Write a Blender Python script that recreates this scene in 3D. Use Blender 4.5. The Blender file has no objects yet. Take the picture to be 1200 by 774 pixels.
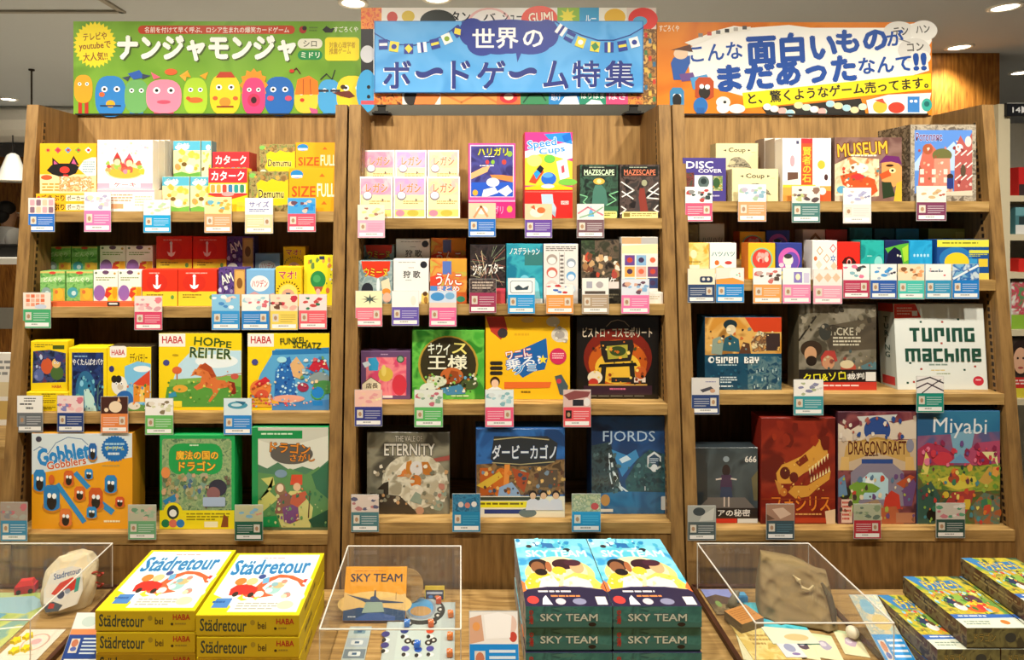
import bpy, math, random
from mathutils import Vector, Matrix
rnd = random.Random(7)
S = bpy.context.scene
COL = S.collection
# ---------------------------------------------------------------- camera, light, exposure
F, CX, CY, EYE = 720.0, 540.0, 257.0, 1.6        # focal length and vanishing point in a 1200 x 774 frame
cam = bpy.data.cameras.new('camera'); cam.sensor_width = 36; cam.lens = F / 1200 * 36
cam.shift_x = (600 - CX) / 1200; cam.shift_y = (CY - 387) / 1200; cam.clip_start = .02
camo = bpy.data.objects.new('camera', cam); COL.objects.link(camo)
camo.location = (0, 0, EYE); camo.rotation_euler = (math.pi / 2, 0, 0); S.camera = camo
S.view_settings.view_transform = 'Standard'; S.view_settings.look = 'None'
S.view_settings.gamma = 1; S.view_settings.use_curve_mapping = False
S.view_settings.exposure = 0.0
W = bpy.data.worlds.new('world'); S.world = W; W.use_nodes = True
W.node_tree.nodes['Background'].inputs[0].default_value = (1, .93, .84, 1)
W.node_tree.nodes['Background'].inputs[1].default_value = .09
SPOT_W, SPOT_COL, SPOT_Y = 74, (1, .93, .80), 1.08
SPOT_XS = (-1.75, -1.05, -.35, .35, 1.05, 1.75)
CEIL = 2.7
FAR_W = 430

# ---------------------------------------------------------------- helpers
def PX(px, Y): return (px - CX) * Y / F
def PZ(py, Y): return EYE - (py - CY) * Y / F
def lin(h):
    if isinstance(h, (tuple, list)): return tuple(h[:3])
    h = h.lstrip('#')
    if len(h) == 3: h = ''.join(c * 2 for c in h)
    o = []
    for i in (0, 2, 4):
        c = int(h[i:i+2], 16) / 255
        o.append(c / 12.92 if c <= .04045 else ((c + .055) / 1.055) ** 2.4)
    return tuple(o)
def NN(a, b, c, s=60): return ('n', lin(a), lin(b), lin(c), s)   # mottled print of three inks
def C3(c):
    if isinstance(c, tuple) and c and c[0] == 'n':
        return (c[1] + (c[4] / 400,), c[2] + (1,), c[3] + (1,))
    l = lin(c)
    return (l + (.1,), l + (1,), l + (1,))

def new_mat(name):
    m = bpy.data.materials.new(name); m.use_nodes = True
    nt = m.node_tree; return m, nt, nt.nodes['Principled BSDF']
def mk_print(name, rough, coat=0, trans=None):
    m, nt, b = new_mat(name); n, L = nt.nodes, nt.links
    at = []
    for k in ('cA', 'cB', 'cC'):
        a = n.new('ShaderNodeAttribute'); a.attribute_name = k; at.append(a)
    tc = n.new('ShaderNodeTexCoord'); sc = n.new('ShaderNodeMath'); sc.operation = 'MULTIPLY'; sc.inputs[1].default_value = 400
    L.new(at[0].outputs['Alpha'], sc.inputs[0])
    no = n.new('ShaderNodeTexNoise'); no.inputs['Detail'].default_value = 2.5; no.inputs['Distortion'].default_value = .6
    L.new(tc.outputs['Object'], no.inputs['Vector']); L.new(sc.outputs[0], no.inputs['Scale'])
    prev = at[0].outputs['Color']
    for k, (lo, hi) in ((1, (.40, .50)), (2, (.54, .62))):
        mr = n.new('ShaderNodeMapRange'); mr.inputs[1].default_value = lo; mr.inputs[2].default_value = hi
        L.new(no.outputs[0], mr.inputs[0])
        mx = n.new('ShaderNodeMix'); mx.data_type = 'RGBA'
        L.new(mr.outputs[0], mx.inputs[0]); L.new(prev, mx.inputs[6]); L.new(at[k].outputs['Color'], mx.inputs[7]); prev = mx.outputs[2]
    L.new(prev, b.inputs['Base Color']); b.inputs['Roughness'].default_value = rough
    b.inputs['Specular IOR Level'].default_value = .35; b.inputs['Coat Weight'].default_value = coat; b.inputs['Coat Roughness'].default_value = .12
    return m
PRINT = mk_print('printed_card', .45, .12)
WRAP = mk_print('shrink_wrapped_print', .3, .5)
def mk_plain(name, col, rough=.5, metal=0, noise=.06, emit=0, scale=40):
    m, nt, b = new_mat(name); n, L = nt.nodes, nt.links
    c = lin(col)
    no = n.new('ShaderNodeTexNoise'); no.inputs['Scale'].default_value = scale
    tc = n.new('ShaderNodeTexCoord'); L.new(tc.outputs['Object'], no.inputs['Vector'])
    mx = n.new('ShaderNodeMix'); mx.data_type = 'RGBA'
    mx.inputs[6].default_value = tuple(x * (1 - noise) for x in c) + (1,); mx.inputs[7].default_value = tuple(min(1, x * (1 + noise)) for x in c) + (1,)
    L.new(no.outputs[0], mx.inputs[0]); L.new(mx.outputs[2], b.inputs['Base Color'])
    b.inputs['Roughness'].default_value = rough; b.inputs['Metallic'].default_value = metal
    if emit:
        b.inputs['Emission Color'].default_value = c + (1,); b.inputs['Emission Strength'].default_value = emit
    return m
def mk_wood(name, cols, axis, ring=1.0, rough=.5):
    # oak veneer: stretched grain plus wavy figure; axis = grain direction
    m, nt, b = new_mat(name); n, L = nt.nodes, nt.links
    tc = n.new('ShaderNodeTexCoord'); mp = n.new('ShaderNodeMapping')
    s = [26, 26, 26]; s[axis] = 1.6; mp.inputs['Scale'].default_value = s
    L.new(tc.outputs['Object'], mp.inputs[0])
    g = n.new('ShaderNodeTexNoise'); g.inputs['Scale'].default_value = 3.2; g.inputs['Detail'].default_value = 6; g.inputs['Roughness'].default_value = .65
    L.new(mp.outputs[0], g.inputs['Vector'])
    mp2 = n.new('ShaderNodeMapping'); s2 = [6, 6, 6]; s2[axis] = 1.9; mp2.inputs['Scale'].default_value = s2
    L.new(tc.outputs['Object'], mp2.inputs[0])
    w = n.new('ShaderNodeTexNoise'); w.inputs['Scale'].default_value = 1.1; w.inputs['Detail'].default_value = 1; L.new(mp2.outputs[0], w.inputs['Vector'])
    mu = n.new('ShaderNodeMath'); mu.operation = 'MULTIPLY'; mu.inputs[1].default_value = 58 * ring; L.new(w.outputs[0], mu.inputs[0])
    fr = n.new('ShaderNodeMath'); fr.operation = 'SINE'; L.new(mu.outputs[0], fr.inputs[0])
    ad = n.new('ShaderNodeMath'); ad.operation = 'MULTIPLY_ADD'; ad.inputs[1].default_value = .055; L.new(fr.outputs[0], ad.inputs[0]); L.new(g.outputs[0], ad.inputs[2])
    cr = n.new('ShaderNodeValToRGB'); e = cr.color_ramp.elements
    e[0].position = .30; e[0].color = lin(cols[0]) + (1,); e[1].position = .74; e[1].color = lin(cols[2]) + (1,)
    k = e.new(.52); k.color = lin(cols[1]) + (1,)
    L.new(ad.outputs[0], cr.inputs[0]); L.new(cr.outputs[0], b.inputs['Base Color'])
    b.inputs['Roughness'].default_value = rough; b.inputs['Specular IOR Level'].default_value = .3
    return m
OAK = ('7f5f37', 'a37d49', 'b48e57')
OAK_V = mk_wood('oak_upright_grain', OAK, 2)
OAK_E = mk_wood('oak_side_dark', ('6f5230', '8e6c3e', '9d7a49'), 2)  # darker oak, used over the whole side panels
OAK_B = mk_wood('oak_plinth_dimmed', ('644825', '815e32', '93703f'), 2, 1.2)  # same oak, darkened in colour for weaker light low on the cases
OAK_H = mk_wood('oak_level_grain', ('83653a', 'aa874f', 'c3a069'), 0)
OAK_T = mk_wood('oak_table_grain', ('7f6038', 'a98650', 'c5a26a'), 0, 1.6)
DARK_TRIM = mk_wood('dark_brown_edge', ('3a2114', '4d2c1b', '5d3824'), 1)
METAL = mk_plain('dark_slot_metal', '3a3128', .45, .6)
BLACK = mk_plain('black_plastic', '15130f', .4)
WHITE = mk_plain('white_paint', 'e8e4da', .5, 0, .02)

class MB:
    def __init__(s): s.v, s.f, s.c, s.m = [], [], [], []
    def face(s, pts, c, m=0):
        i = len(s.v); s.v.extend(tuple(p) for p in pts); s.f.append(tuple(range(i, i + len(pts)))); s.c.append(c if isinstance(c[0], tuple) and len(c) == 3 and not isinstance(c[0], str) else C3(c)); s.m.append(m)
    def mesh(s, vs, fs, c, m=0):
        i = len(s.v); s.v.extend(tuple(p) for p in vs); cc = C3(c)
        for f in fs: s.f.append(tuple(k + i for k in f)); s.c.append(cc); s.m.append(m)
    def hexa(s, b, t, c, m=0):   # b, t: 4 bottom and 4 top points, counter-clockwise from above
        s.mesh(list(b) + list(t), [(3, 2, 1, 0), (4, 5, 6, 7), (0, 1, 5, 4), (1, 2, 6, 5), (2, 3, 7, 6), (3, 0, 4, 7)], c, m)
    def box(s, x0, x1, y0, y1, z0, z1, c='888', m=0):
        s.hexa([(x0, y0, z0), (x1, y0, z0), (x1, y1, z0), (x0, y1, z0)], [(x0, y0, z1), (x1, y0, z1), (x1, y1, z1), (x0, y1, z1)], c, m)
    def tube(s, pts, r, c='888', m=0, n=8):
        rings = []
        for i, p in enumerate(pts):
            p = Vector(p); a = Vector(pts[max(0, i - 1)]); b = Vector(pts[min(len(pts) - 1, i + 1)])
            d = (b - a).normalized(); u = d.orthogonal().normalized(); w = d.cross(u)
            rr = r[i] if isinstance(r, (list, tuple)) else r
            rings.append([p + (u * math.cos(2 * math.pi * k / n) + w * math.sin(2 * math.pi * k / n)) * rr for k in range(n)])
        vs = [q for R in rings for q in R]; fs = []
        for i in range(len(rings) - 1):
            for k in range(n): fs.append((i * n + k, i * n + (k + 1) % n, (i + 1) * n + (k + 1) % n, (i + 1) * n + k))
        fs.append(tuple(range(n))[::-1]); fs.append(tuple((len(rings) - 1) * n + k for k in range(n)))
        s.mesh(vs, fs, c, m)
    def lathe(s, prof, c='888', m=0, n=20, o=(0, 0, 0)):
        vs, fs = [], []
        for r, z in prof:
            for k in range(n): vs.append((o[0] + r * math.cos(2 * math.pi * k / n), o[1] + r * math.sin(2 * math.pi * k / n), o[2] + z))
        for i in range(len(prof) - 1):
            for k in range(n): fs.append((i * n + k, i * n + (k + 1) % n, (i + 1) * n + (k + 1) % n, (i + 1) * n + k))
        s.mesh(vs, fs, c, m)
    def build(s, name, mats, parent=None, loc=(0, 0, 0), smooth=False, shift=(0, 0, 0)):
        me = bpy.data.meshes.new(name)
        me.from_pydata([(v[0] - shift[0], v[1] - shift[1], v[2] - shift[2]) for v in s.v], [], s.f)
        if not isinstance(mats, (list, tuple)): mats = [mats]
        for m in mats: me.materials.append(m)
        if len(mats) > 1: me.polygons.foreach_set('material_index', s.m)
        for k, nm in enumerate(('cA', 'cB', 'cC')):
            a = me.attributes.new(nm, 'FLOAT_COLOR', 'FACE')
            a.data.foreach_set('color', [x for c in s.c for x in c[k]])
        if smooth: me.polygons.foreach_set('use_smooth', [True] * len(me.polygons))
        me.update()
        o = bpy.data.objects.new(name, me); COL.objects.link(o); o.location = loc
        if parent: o.parent = parent
        return o
def tag(o, label=None, cat=None, group=None, kind=None):
    for k, v in (('label', label), ('category', cat), ('group', group), ('kind', kind)):
        if v: o[k] = v
    return o
def empty(name, loc, label, cat, group=None, rz=0):
    o = bpy.data.objects.new(name, None); COL.objects.link(o); o.location = loc; o.rotation_euler.z = rz; o.empty_display_size = .05
    return tag(o, label, cat, group)
def copy_tree(o, loc):
    c = o.copy(); COL.objects.link(c); c.location = loc
    for ch in list(o.children):
        d = ch.copy(); COL.objects.link(d); d.parent = c
        for g in list(ch.children):
            e = g.copy(); COL.objects.link(e); e.parent = d
    return c

# ---------------------------------------------------------------- printed artwork: shapes in percent of a panel
_tc = {}
def glyphs(text, off):
    k = (text, off)
    if k not in _tc:
        c = bpy.data.curves.new('t', 'FONT'); c.body = text; c.resolution_u = 2; c.offset = off
        c.space_line = .95; c.align_x = 'LEFT'
        o = bpy.data.objects.new('t', c); me = bpy.data.meshes.new_from_object(o)
        v = [(p.co.x, p.co.y) for p in me.vertices]; f = [tuple(p.vertices) for p in me.polygons]
        bpy.data.objects.remove(o); bpy.data.curves.remove(c); bpy.data.meshes.remove(me)
        if not v: v, f = [(0, 0), (1, 0), (0, 1)], []
        xs = [p[0] for p in v]; ys = [p[1] for p in v]
        _tc[k] = (v, f, min(xs), max(xs), min(ys), max(ys))
    return _tc[k]
LAY = .000012
def art(mb, O, U, V, w, h, shapes, lay0=1, m=0):
    O, U, V = Vector(O), Vector(U), Vector(V); N = U.cross(V).normalized() * -1     # V points down the panel
    n = [lay0]
    def pt(u, v): return O + U * (u * w / 100) + V * (v * h / 100) + N * (n[0] * LAY)
    def poly(uv, c): mb.face([pt(u, v) for u, v in uv][::-1], C3(c), m)
    for s in shapes:
        k = s[0]; n[0] += 1
        if k == 'r':
            _, a, b, c, d, col = s; poly([(a, b), (c, b), (c, d), (a, d)], col)
        elif k == 'e':
            _, cu, cv, ru, rv, col = s; q = 14 if max(ru * w, rv * h) < 1.5 else 26
            poly([(cu + ru * math.cos(t * 2 * math.pi / q), cv + rv * math.sin(t * 2 * math.pi / q)) for t in range(q)], col)
        elif k == 'p':
            p = s[1]
            if isinstance(p, str): q = [float(x) for x in p.split()]; p = list(zip(q[::2], q[1::2]))
            poly(p, s[2])
        elif k == 's':
            _, cu, cv, ru, rv, q, ratio, col = s
            poly([(cu + ru * (1, ratio)[t % 2] * math.cos(t * math.pi / q - 1.571), cv + rv * (1, ratio)[t % 2] * math.sin(t * math.pi / q - 1.571)) for t in range(2 * q)], col)
        elif k == 'rr':
            _, a, b, c, d, r, col = s; ry = r * w / h; p = []
            for (x, y, a0) in ((c - r, b + ry, -90), (c - r, d - ry, 0), (a + r, d - ry, 90), (a + r, b + ry, 180)):
                for t in range(5):
                    g = math.radians(a0 + t * 22.5); p.append((x + r * math.cos(g), y + ry * math.sin(g)))
            poly(p, col)
        elif k == 'l':
            q = [float(x) for x in s[1].split()]; p = [(q[i] * w / 100, q[i + 1] * h / 100) for i in range(0, len(q), 2)]; hw = s[2] * w / 200
            for (x0, y0), (x1, y1) in zip(p, p[1:]):
                L = math.hypot(x1 - x0, y1 - y0) or 1; nx, ny = -(y1 - y0) / L * hw, (x1 - x0) / L * hw; ex, ey = (x1 - x0) / L * hw * .5, (y1 - y0) / L * hw * .5
                poly([((x) * 100 / w, (y) * 100 / h) for x, y in ((x0 + nx - ex, y0 + ny - ey), (x1 + nx + ex, y1 + ny + ey), (x1 - nx + ex, y1 - ny + ey), (x0 - nx - ex, y0 - ny - ey))][::-1], s[3])
        elif k == 'm':
            _, a, b, c, d, q, col = s; st = (d - b) / q
            for i in range(q):
                x = a; end = c if i < q - 1 else a + (c - a) * rnd.uniform(.5, .95)
                while x < end - 1:
                    e = min(end, x + rnd.uniform(.06, .22) * (c - a)); poly([(x, b + i * st), (e, b + i * st), (e, b + i * st + st * .5), (x, b + i * st + st * .5)], col); x = e + .025 * (c - a)
        elif k == 't':
            _, tx, a, b, c, d, col = s[:7]; oc = s[7] if len(s) > 7 else None; rot = math.radians(s[8]) if len(s) > 8 else 0; ow = s[9] if len(s) > 9 else .07; bold = s[10] if len(s) > 10 else .022
            v0, f0, x0, x1, y0, y1 = glyphs(tx, 0)
            cw, ch = (c - a) * w / 100, (d - b) * h / 100; mu, mv = (a + c) / 2 * w / 100, (b + d) / 2 * h / 100
            v, f = v0, f0
            for off, cc, ring in ((((ow, oc, 8),) if oc else ()) + ((bold, col, 6 if bold > .03 else 4),)):
              for kk in range(ring if off > .006 else 1):
                n[0] += 1
                pts = []; sx_, sy_ = (off * math.cos(6.2832 * kk / ring + .785), off * math.sin(6.2832 * kk / ring + .785)) if off > .006 else (0, 0)
                for x, y in v:
                    x += sx_; y += sy_
                    X = ((x - x0) / (x1 - x0) - .5) * cw; Y = (.5 - (y - y0) / (y1 - y0)) * ch
                    X, Y = X * math.cos(rot) - Y * math.sin(rot) + mu, X * math.sin(rot) + Y * math.cos(rot) + mv
                    pts.append(O + U * X + V * Y + N * (n[0] * LAY))
                mb.mesh(pts, f, cc, m)
# little vocabulary of drawn motifs (all generic)
def head(x, y, r, skin, hair, body=None, k=1.0):
    o = []
    if body: o += [('p', [(x - 2.1 * r, y + 4.2 * r * k), (x - 1.6 * r, y + 1.5 * r * k), (x - .5 * r, y + .9 * r * k), (x + .5 * r, y + .9 * r * k), (x + 1.6 * r, y + 1.5 * r * k), (x + 2.1 * r, y + 4.2 * r * k)], body)]
    return o + [('e', x, y - .25 * r * k, 1.12 * r, 1.2 * r * k, hair), ('e', x, y + .15 * r * k, .85 * r, .95 * r * k, skin)]
def eyes(x, y, dx, r, k=1.0, iris='111'):
    o = []
    for s in (-1, 1): o += [('e', x + s * dx, y, r, r * k, 'fff'), ('e', x + s * dx, y, r * .5, r * .5 * k, iris)]
    return o
def dots(n, a, b, c, d, r0, r1, cols, seed=1, k=1.0):
    q = random.Random(seed); o = []
    for i in range(n):
        r = q.uniform(r0, r1); o.append(('e', q.uniform(a, c), q.uniform(b, d), r, r * k, cols[i % len(cols)]))
    return o
def blobs(n, a, b, c, d, r0, r1, cols, seed=1, k=1.0):
    q = random.Random(seed); o = []
    for i in range(n):
        x, y, r = q.uniform(a, c), q.uniform(b, d), q.uniform(r0, r1); m = q.randint(5, 9); ph = q.uniform(0, 6)
        o.append(('p', [(x + r * (g := q.uniform(.6, 1.1)) * math.cos(ph + t * 6.283 / m), y + r * k * g * math.sin(ph + t * 6.283 / m)) for t in range(m)], cols[i % len(cols)]))
    return o
def spk(n, a, b, c, d, cols, seed=1, r0=1.0, r1=3.0): return blobs(n, a, b, c, d, r0, r1, cols.split(), seed)
PIX = {'T': '111010010010010', 'U': '101101101101111', 'R': '111101101100100', 'I': '11111', 'N': '111101101101101', 'G': '111100101101111', 'M': '1111110101101011010110101', 'A': '111001111101111', 'C': '111100100100111', 'H': '100100111101101', 'E': '111101111100111', 'S': '111100111001111', 'B': '110101110101111', 'Y': '101101111010010', ' ': '000000000000000'}
def pix(text, x0, y0, x1, y1, col):
    ws = [len(PIX[c]) // 5 for c in text]; u = (x1 - x0) / (sum(ws) + (len(ws) - 1) * .7); v = (y1 - y0) / 5; x = x0; o = []
    for c, w in zip(text, ws):
        for i, bit in enumerate(PIX[c]):
            if bit == '1': o.append(('r', x + (i % w) * u, y0 + (i // w) * v, x + (i % w + 1.06) * u, y0 + (i // w + 1.06) * v, col))
        x += (w + .7) * u
    return o
def star(x, y, r, c, k=1.0): return ('s', x, y, r, r * k, 5, .42, c)
# ---------------------------------------------------------------- the room
def struct(o): o['kind'] = 'structure'; return o
CREAM = mk_plain('ceiling_paint', 'b0b5b8', .8, 0, .02); WALLP = mk_plain('pale_wall_paint', 'd8d4ca', .7, 0, .02)
FLOORM = mk_wood('floor_boards', ('b0a796', 'c4bbaa', 'd2c9b8'), 1)
PANEL = mk_wood('orange_wood_panelling', ('6b3f14', '9c6424', 'b87b33'), 2, 1.3)
def room_box(name, x0, x1, y0, y1, z0, z1, m):
    b = MB(); b.box(x0, x1, y0, y1, z0, z1); return struct(b.build(name, m))
room_box('floor', -8, 8, -2.5, 9.2, -.05, 0, FLOORM)
room_box('ceiling', -8, 8, -2.5, 9.2, CEIL, CEIL + .05, CREAM)
room_box('wall_back', -8, 8, 9.0, 9.1, 0, CEIL, WALLP)
room_box('wall_wood_block', 2.0, 3.56, 4.06, 4.4, 0, CEIL - .002, PANEL)
room_box('wall_counter', -8, -3.6, 7.4, 7.5, 0, 2.35, PANEL)
room_box('trim_1', -6, -1.78, 3.225, 3.25, CEIL - .012, CEIL - .001, mk_plain('ceiling_joint', '8c877c', .8))
room_box('trim_2', -1.8, -1.77, 2.2, 3.25, CEIL - .012, CEIL - .001, bpy.data.materials['ceiling_joint'])
# white rounded bulkhead over the far counter
b = MB(); prof = [(y + .95, z) for y, z in ((5.6, CEIL - .001), (5.05, CEIL - .001), (5.0, 2.66), (4.98, 2.56), (5.02, 2.47), (5.12, 2.42), (5.6, 2.42))]
vs = [(x, y, z) for x in (-8, -3.0) for y, z in prof]; k = len(prof)
b.mesh(vs, [(i, i + 1, k + i + 1, k + i) for i in range(k - 1)] + [tuple(range(k))[::-1], tuple(range(k, 2 * k))], 'fff')
struct(b.build('trim_bulkhead', WHITE))
# downlights: rim, glowing lens and the lamp itself
LENS = mk_plain('glowing_lens', 'fff4dd', .4, 0, 0, 14)
def downlight(x, y, label, watts=0, z=CEIL, r=.06, ang=2.05, lean=0):
    e = empty('downlight', (x, y, z), label, 'ceiling light', 'ceiling downlights')
    m = MB(); m.lathe([(r * 1.3, 0), (r * 1.3, -.006), (r, -.008), (r * .92, -.002)]); m.build('rim', WHITE, e, smooth=True)
    m = MB(); m.lathe([(r * .92, -.003), (0.001, -.003)]); m.build('lens', LENS, e)
    if watts:
        l = bpy.data.lights.new('downlight_lamp', 'SPOT'); l.energy = watts; l.color = SPOT_COL; l.spot_size = ang; l.spot_blend = .9; l.shadow_soft_size = .045
        o = bpy.data.objects.new('downlight_lamp', l); COL.objects.link(o); o.parent = e; o.location = (0, 0, -.03); o.rotation_euler.x = lean
    return e
downlight(PX(414, 3.12), 3.12, 'round ceiling downlight above the green sign, at the top edge', 0)
downlight(PX(512, 3.05), 3.05, 'round ceiling downlight above the blue title sign, cut by the picture edge', 0)
downlight(PX(1178, 3.18), 3.18, 'bright round ceiling downlight in the upper right corner', FAR_W * .2)
downlight(-1.9, 3.7, 'added ceiling fill lamp behind the left bookcase, hidden by the green sign', FAR_W * 1.5)  # unseen spot added to brighten the ceiling by bounce off the floor
downlight(0.2, 3.9, 'added ceiling fill lamp behind the middle bookcase, hidden by the title sign', FAR_W * 1.5)  # second unseen spot, added for the same floor bounce onto the ceiling
downlight(PX(1124, 3.92), 3.92, 'bright ceiling downlight shining down the orange wood wall', FAR_W * .15)
downlight(PX(1197, 4.6), 4.6, 'small ceiling downlight beyond the wood wall at the right edge', 0)
downlight(PX(10, 5.62), 5.62, 'ceiling downlight over the far counter at the left edge', FAR_W * .3)
for x in SPOT_XS:
    e = downlight(x, SPOT_Y, 'ceiling downlight in the row lighting the bookcases', SPOT_W * (1.2 if abs(x) > 1.5 else 1), lean=.33)
r_ = MB(); r_.tube([(0, 0, 2.0), (0, 0, CEIL - .001)], .006); r_.lathe([(.02, CEIL - .012), (.02, CEIL - .001)], n=10); tag(r_.build('hanging_rod', METAL, None, (PX(37, 4.5), 4.5, 0)), 'thin dark rod hanging from the ceiling behind the left bookcase', 'rod')
# far left: pendant lamp, counter, person
pl = empty('pendant_lamp', (PX(15, 6.0), 6.0, 0), 'grey cone pendant lamp with white rim over the far counter', 'lamp')
zt, zb = PZ(182, 6.0), PZ(212, 6.0)
m = MB(); m.lathe([(.02, zt + .02), (.05, zt), (.11, zb + .08), (.15, zb + .012), (.155, zb)]); m.build('lamp_shade', mk_plain('grey_enamel', '9a978f', .4), pl, smooth=True)
m = MB(); m.lathe([(.158, zb + .008), (.16, zb - .012), (.14, zb - .012)]); m.build('rim', WHITE, pl, smooth=True)
m = MB(); m.tube([(0, 0, zt), (0, 0, 2.42)], .006); m.build('cord', BLACK, pl)
ct = empty('service_counter', (-4.6, 6.15, 0), 'wooden service counter with pale top far behind the left bookcase', 'counter')
m = MB(); m.box(-1.2, 1.2, -.25, .25, 0, 1.17); m.build('counter_front', PANEL, ct)
m = MB(); m.box(-1.25, 1.25, -.32, .3, 1.17, 1.23); m.build('worktop', WHITE, ct)
m = MB(); m.box(-1.2, 1.2, -.27, -.251, .55, .75); m.build('drawer_row', mk_plain('grey_laminate', '8e8a80', .5), ct)
cr_ = MB(); cr_.box(-.22, .2, -.12, .12, 0, .09); cr_.box(-.2, .18, -.1, .1, .09, .12)
tag(cr_.build('cash_register', BLACK, None, (PX(6, 6.0), 6.1, 1.23)), 'low black machine standing on the far counter', 'machine')
def skin_body(name, joints, edges, mat, parent):
    me = bpy.data.meshes.new(name); me.from_pydata([j[0] for j in joints], edges, []); me.materials.append(mat)
    o = bpy.data.objects.new(name, me); COL.objects.link(o); o.parent = parent
    md = o.modifiers.new('skin', 'SKIN'); md.use_smooth_shade = True
    for i, j in enumerate(joints):
        r = j[1]; me.skin_vertices[0].data[i].radius = r if isinstance(r, tuple) else (r, r)
    me.skin_vertices[0].data[0].use_root = True
    o.modifiers.new('sub', 'SUBSURF').levels = 2; o.modifiers['sub'].render_levels = 2
    return o
pe = empty('person', (PX(9, 6.95), 6.95, 0), 'person in white shirt with short black hair behind the far counter', 'person', rz=2.5)
SKIN = mk_plain('skin', 'c99a78', .5)
J = [((0, 0, .95), (.14, .1)), ((0, 0, 1.15), (.13, .09)), ((0, 0, 1.38), (.16, .1)), ((0, 0, 1.5), (.055, .055)), ((0, -.01, 1.6), (.07, .085)), ((0, -.01, 1.7), (.068, .085)), ((0, 0, 1.76), (.04, .05)),
     ((-.18, 0, 1.42), .05), ((-.25, .02, 1.15), .04), ((-.2, -.2, 1.05), .03), ((-.17, -.28, 1.04), (.018, .038)), ((.18, 0, 1.42), .05), ((.25, .02, 1.15), .04), ((.2, -.2, 1.05), .03), ((.17, -.28, 1.04), (.018, .038)),
     ((-.09, 0, .85), .085), ((-.1, -.02, .48), .058), ((-.1, .02, .09), .04), ((-.11, -.12, .04), (.035, .03)), ((.09, 0, .85), .085), ((.1, -.02, .48), .058), ((.1, .02, .09), .04), ((.11, -.12, .04), (.035, .03))]
ED = [(0, 1), (1, 2), (2, 3), (3, 4), (4, 5), (5, 6), (2, 7), (7, 8), (8, 9), (9, 10), (2, 11), (11, 12), (12, 13), (13, 14), (0, 15), (15, 16), (16, 17), (17, 18), (0, 19), (19, 20), (20, 21), (21, 22)]
for sx in (-1, 1):      # five fingers a hand
    h = 10 if sx < 0 else 14
    for q, (dx, ln) in enumerate(((-.03, .06), (-.012, .075), (.008, .08), (.026, .07), (.045, .05))):
        b0 = len(J); x = J[h][0][0] + dx * -sx
        J += [((x, -.31, 1.035), .009), ((x, -.31 - ln * .6, 1.02), .008), ((x, -.31 - ln * .8, .99), .007)]; ED += [(h, b0), (b0, b0 + 1), (b0 + 1, b0 + 2)]
body = skin_body('body', J, ED, SKIN, pe)
skin_body('shirt', [((0, 0, .92), (.165, .13)), ((0, 0, 1.15), (.155, .115)), ((0, 0, 1.42), (.2, .14)), ((0, 0, 1.52), (.1, .095)), ((-.2, 0, 1.44), .095), ((-.26, .02, 1.2), .07), ((.2, 0, 1.44), .095), ((.26, .02, 1.2), .07)], [(0, 1), (1, 2), (2, 3), (2, 4), (4, 5), (2, 6), (6, 7)], mk_plain('white_shirt_cloth', 'e4e2dc', .8), pe)
skin_body('trousers', [((0, 0, .93), (.16, .125)), ((-.09, 0, .84), .105), ((-.1, -.02, .48), .078), ((-.1, .02, .1), .06), ((.09, 0, .84), .105), ((.1, -.02, .48), .078), ((.1, .02, .1), .06)], [(0, 1), (1, 2), (2, 3), (0, 4), (4, 5), (5, 6)], mk_plain('dark_cloth', '23242b', .8), pe)
m = MB(); HR = mk_plain('black_hair', '14100e', .6)
for (dx, dy, dz, a, bb, c) in ((0, .02, 1.715, .088, .1, .095), (0, .05, 1.65, .085, .075, .1)):
    vs, fs, n1, n2 = [], [], 10, 16
    for i in range(n1 + 1):
        for q in range(n2):
            t, p = math.pi * i / n1, 2 * math.pi * q / n2; vs.append((dx + a * math.sin(t) * math.cos(p), dy + bb * math.sin(t) * math.sin(p), dz + c * math.cos(t)))
    for i in range(n1):
        for q in range(n2): fs.append((i * n2 + q, (i + 1) * n2 + q, (i + 1) * n2 + (q + 1) % n2, i * n2 + (q + 1) % n2))
    m.mesh(vs, fs, '111')
m.build('hair', HR, pe, smooth=True)
m = MB()
for sx in (-1, 1):
    vs = []; m.box(sx * .028 - .012, sx * .028 + .012, -.099, -.094, 1.665, 1.677, 'fff'); m.box(sx * .028 - .006, sx * .028 + .006, -.1005, -.0985, 1.665, 1.677, '111')
m.box(-.02, .02, -.099, -.092, 1.612, 1.618, '8a4038'); m.box(-.01, .01, -.112, -.09, 1.63, 1.66, 'c99a78')
m.build('face', PRINT, pe)
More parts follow.
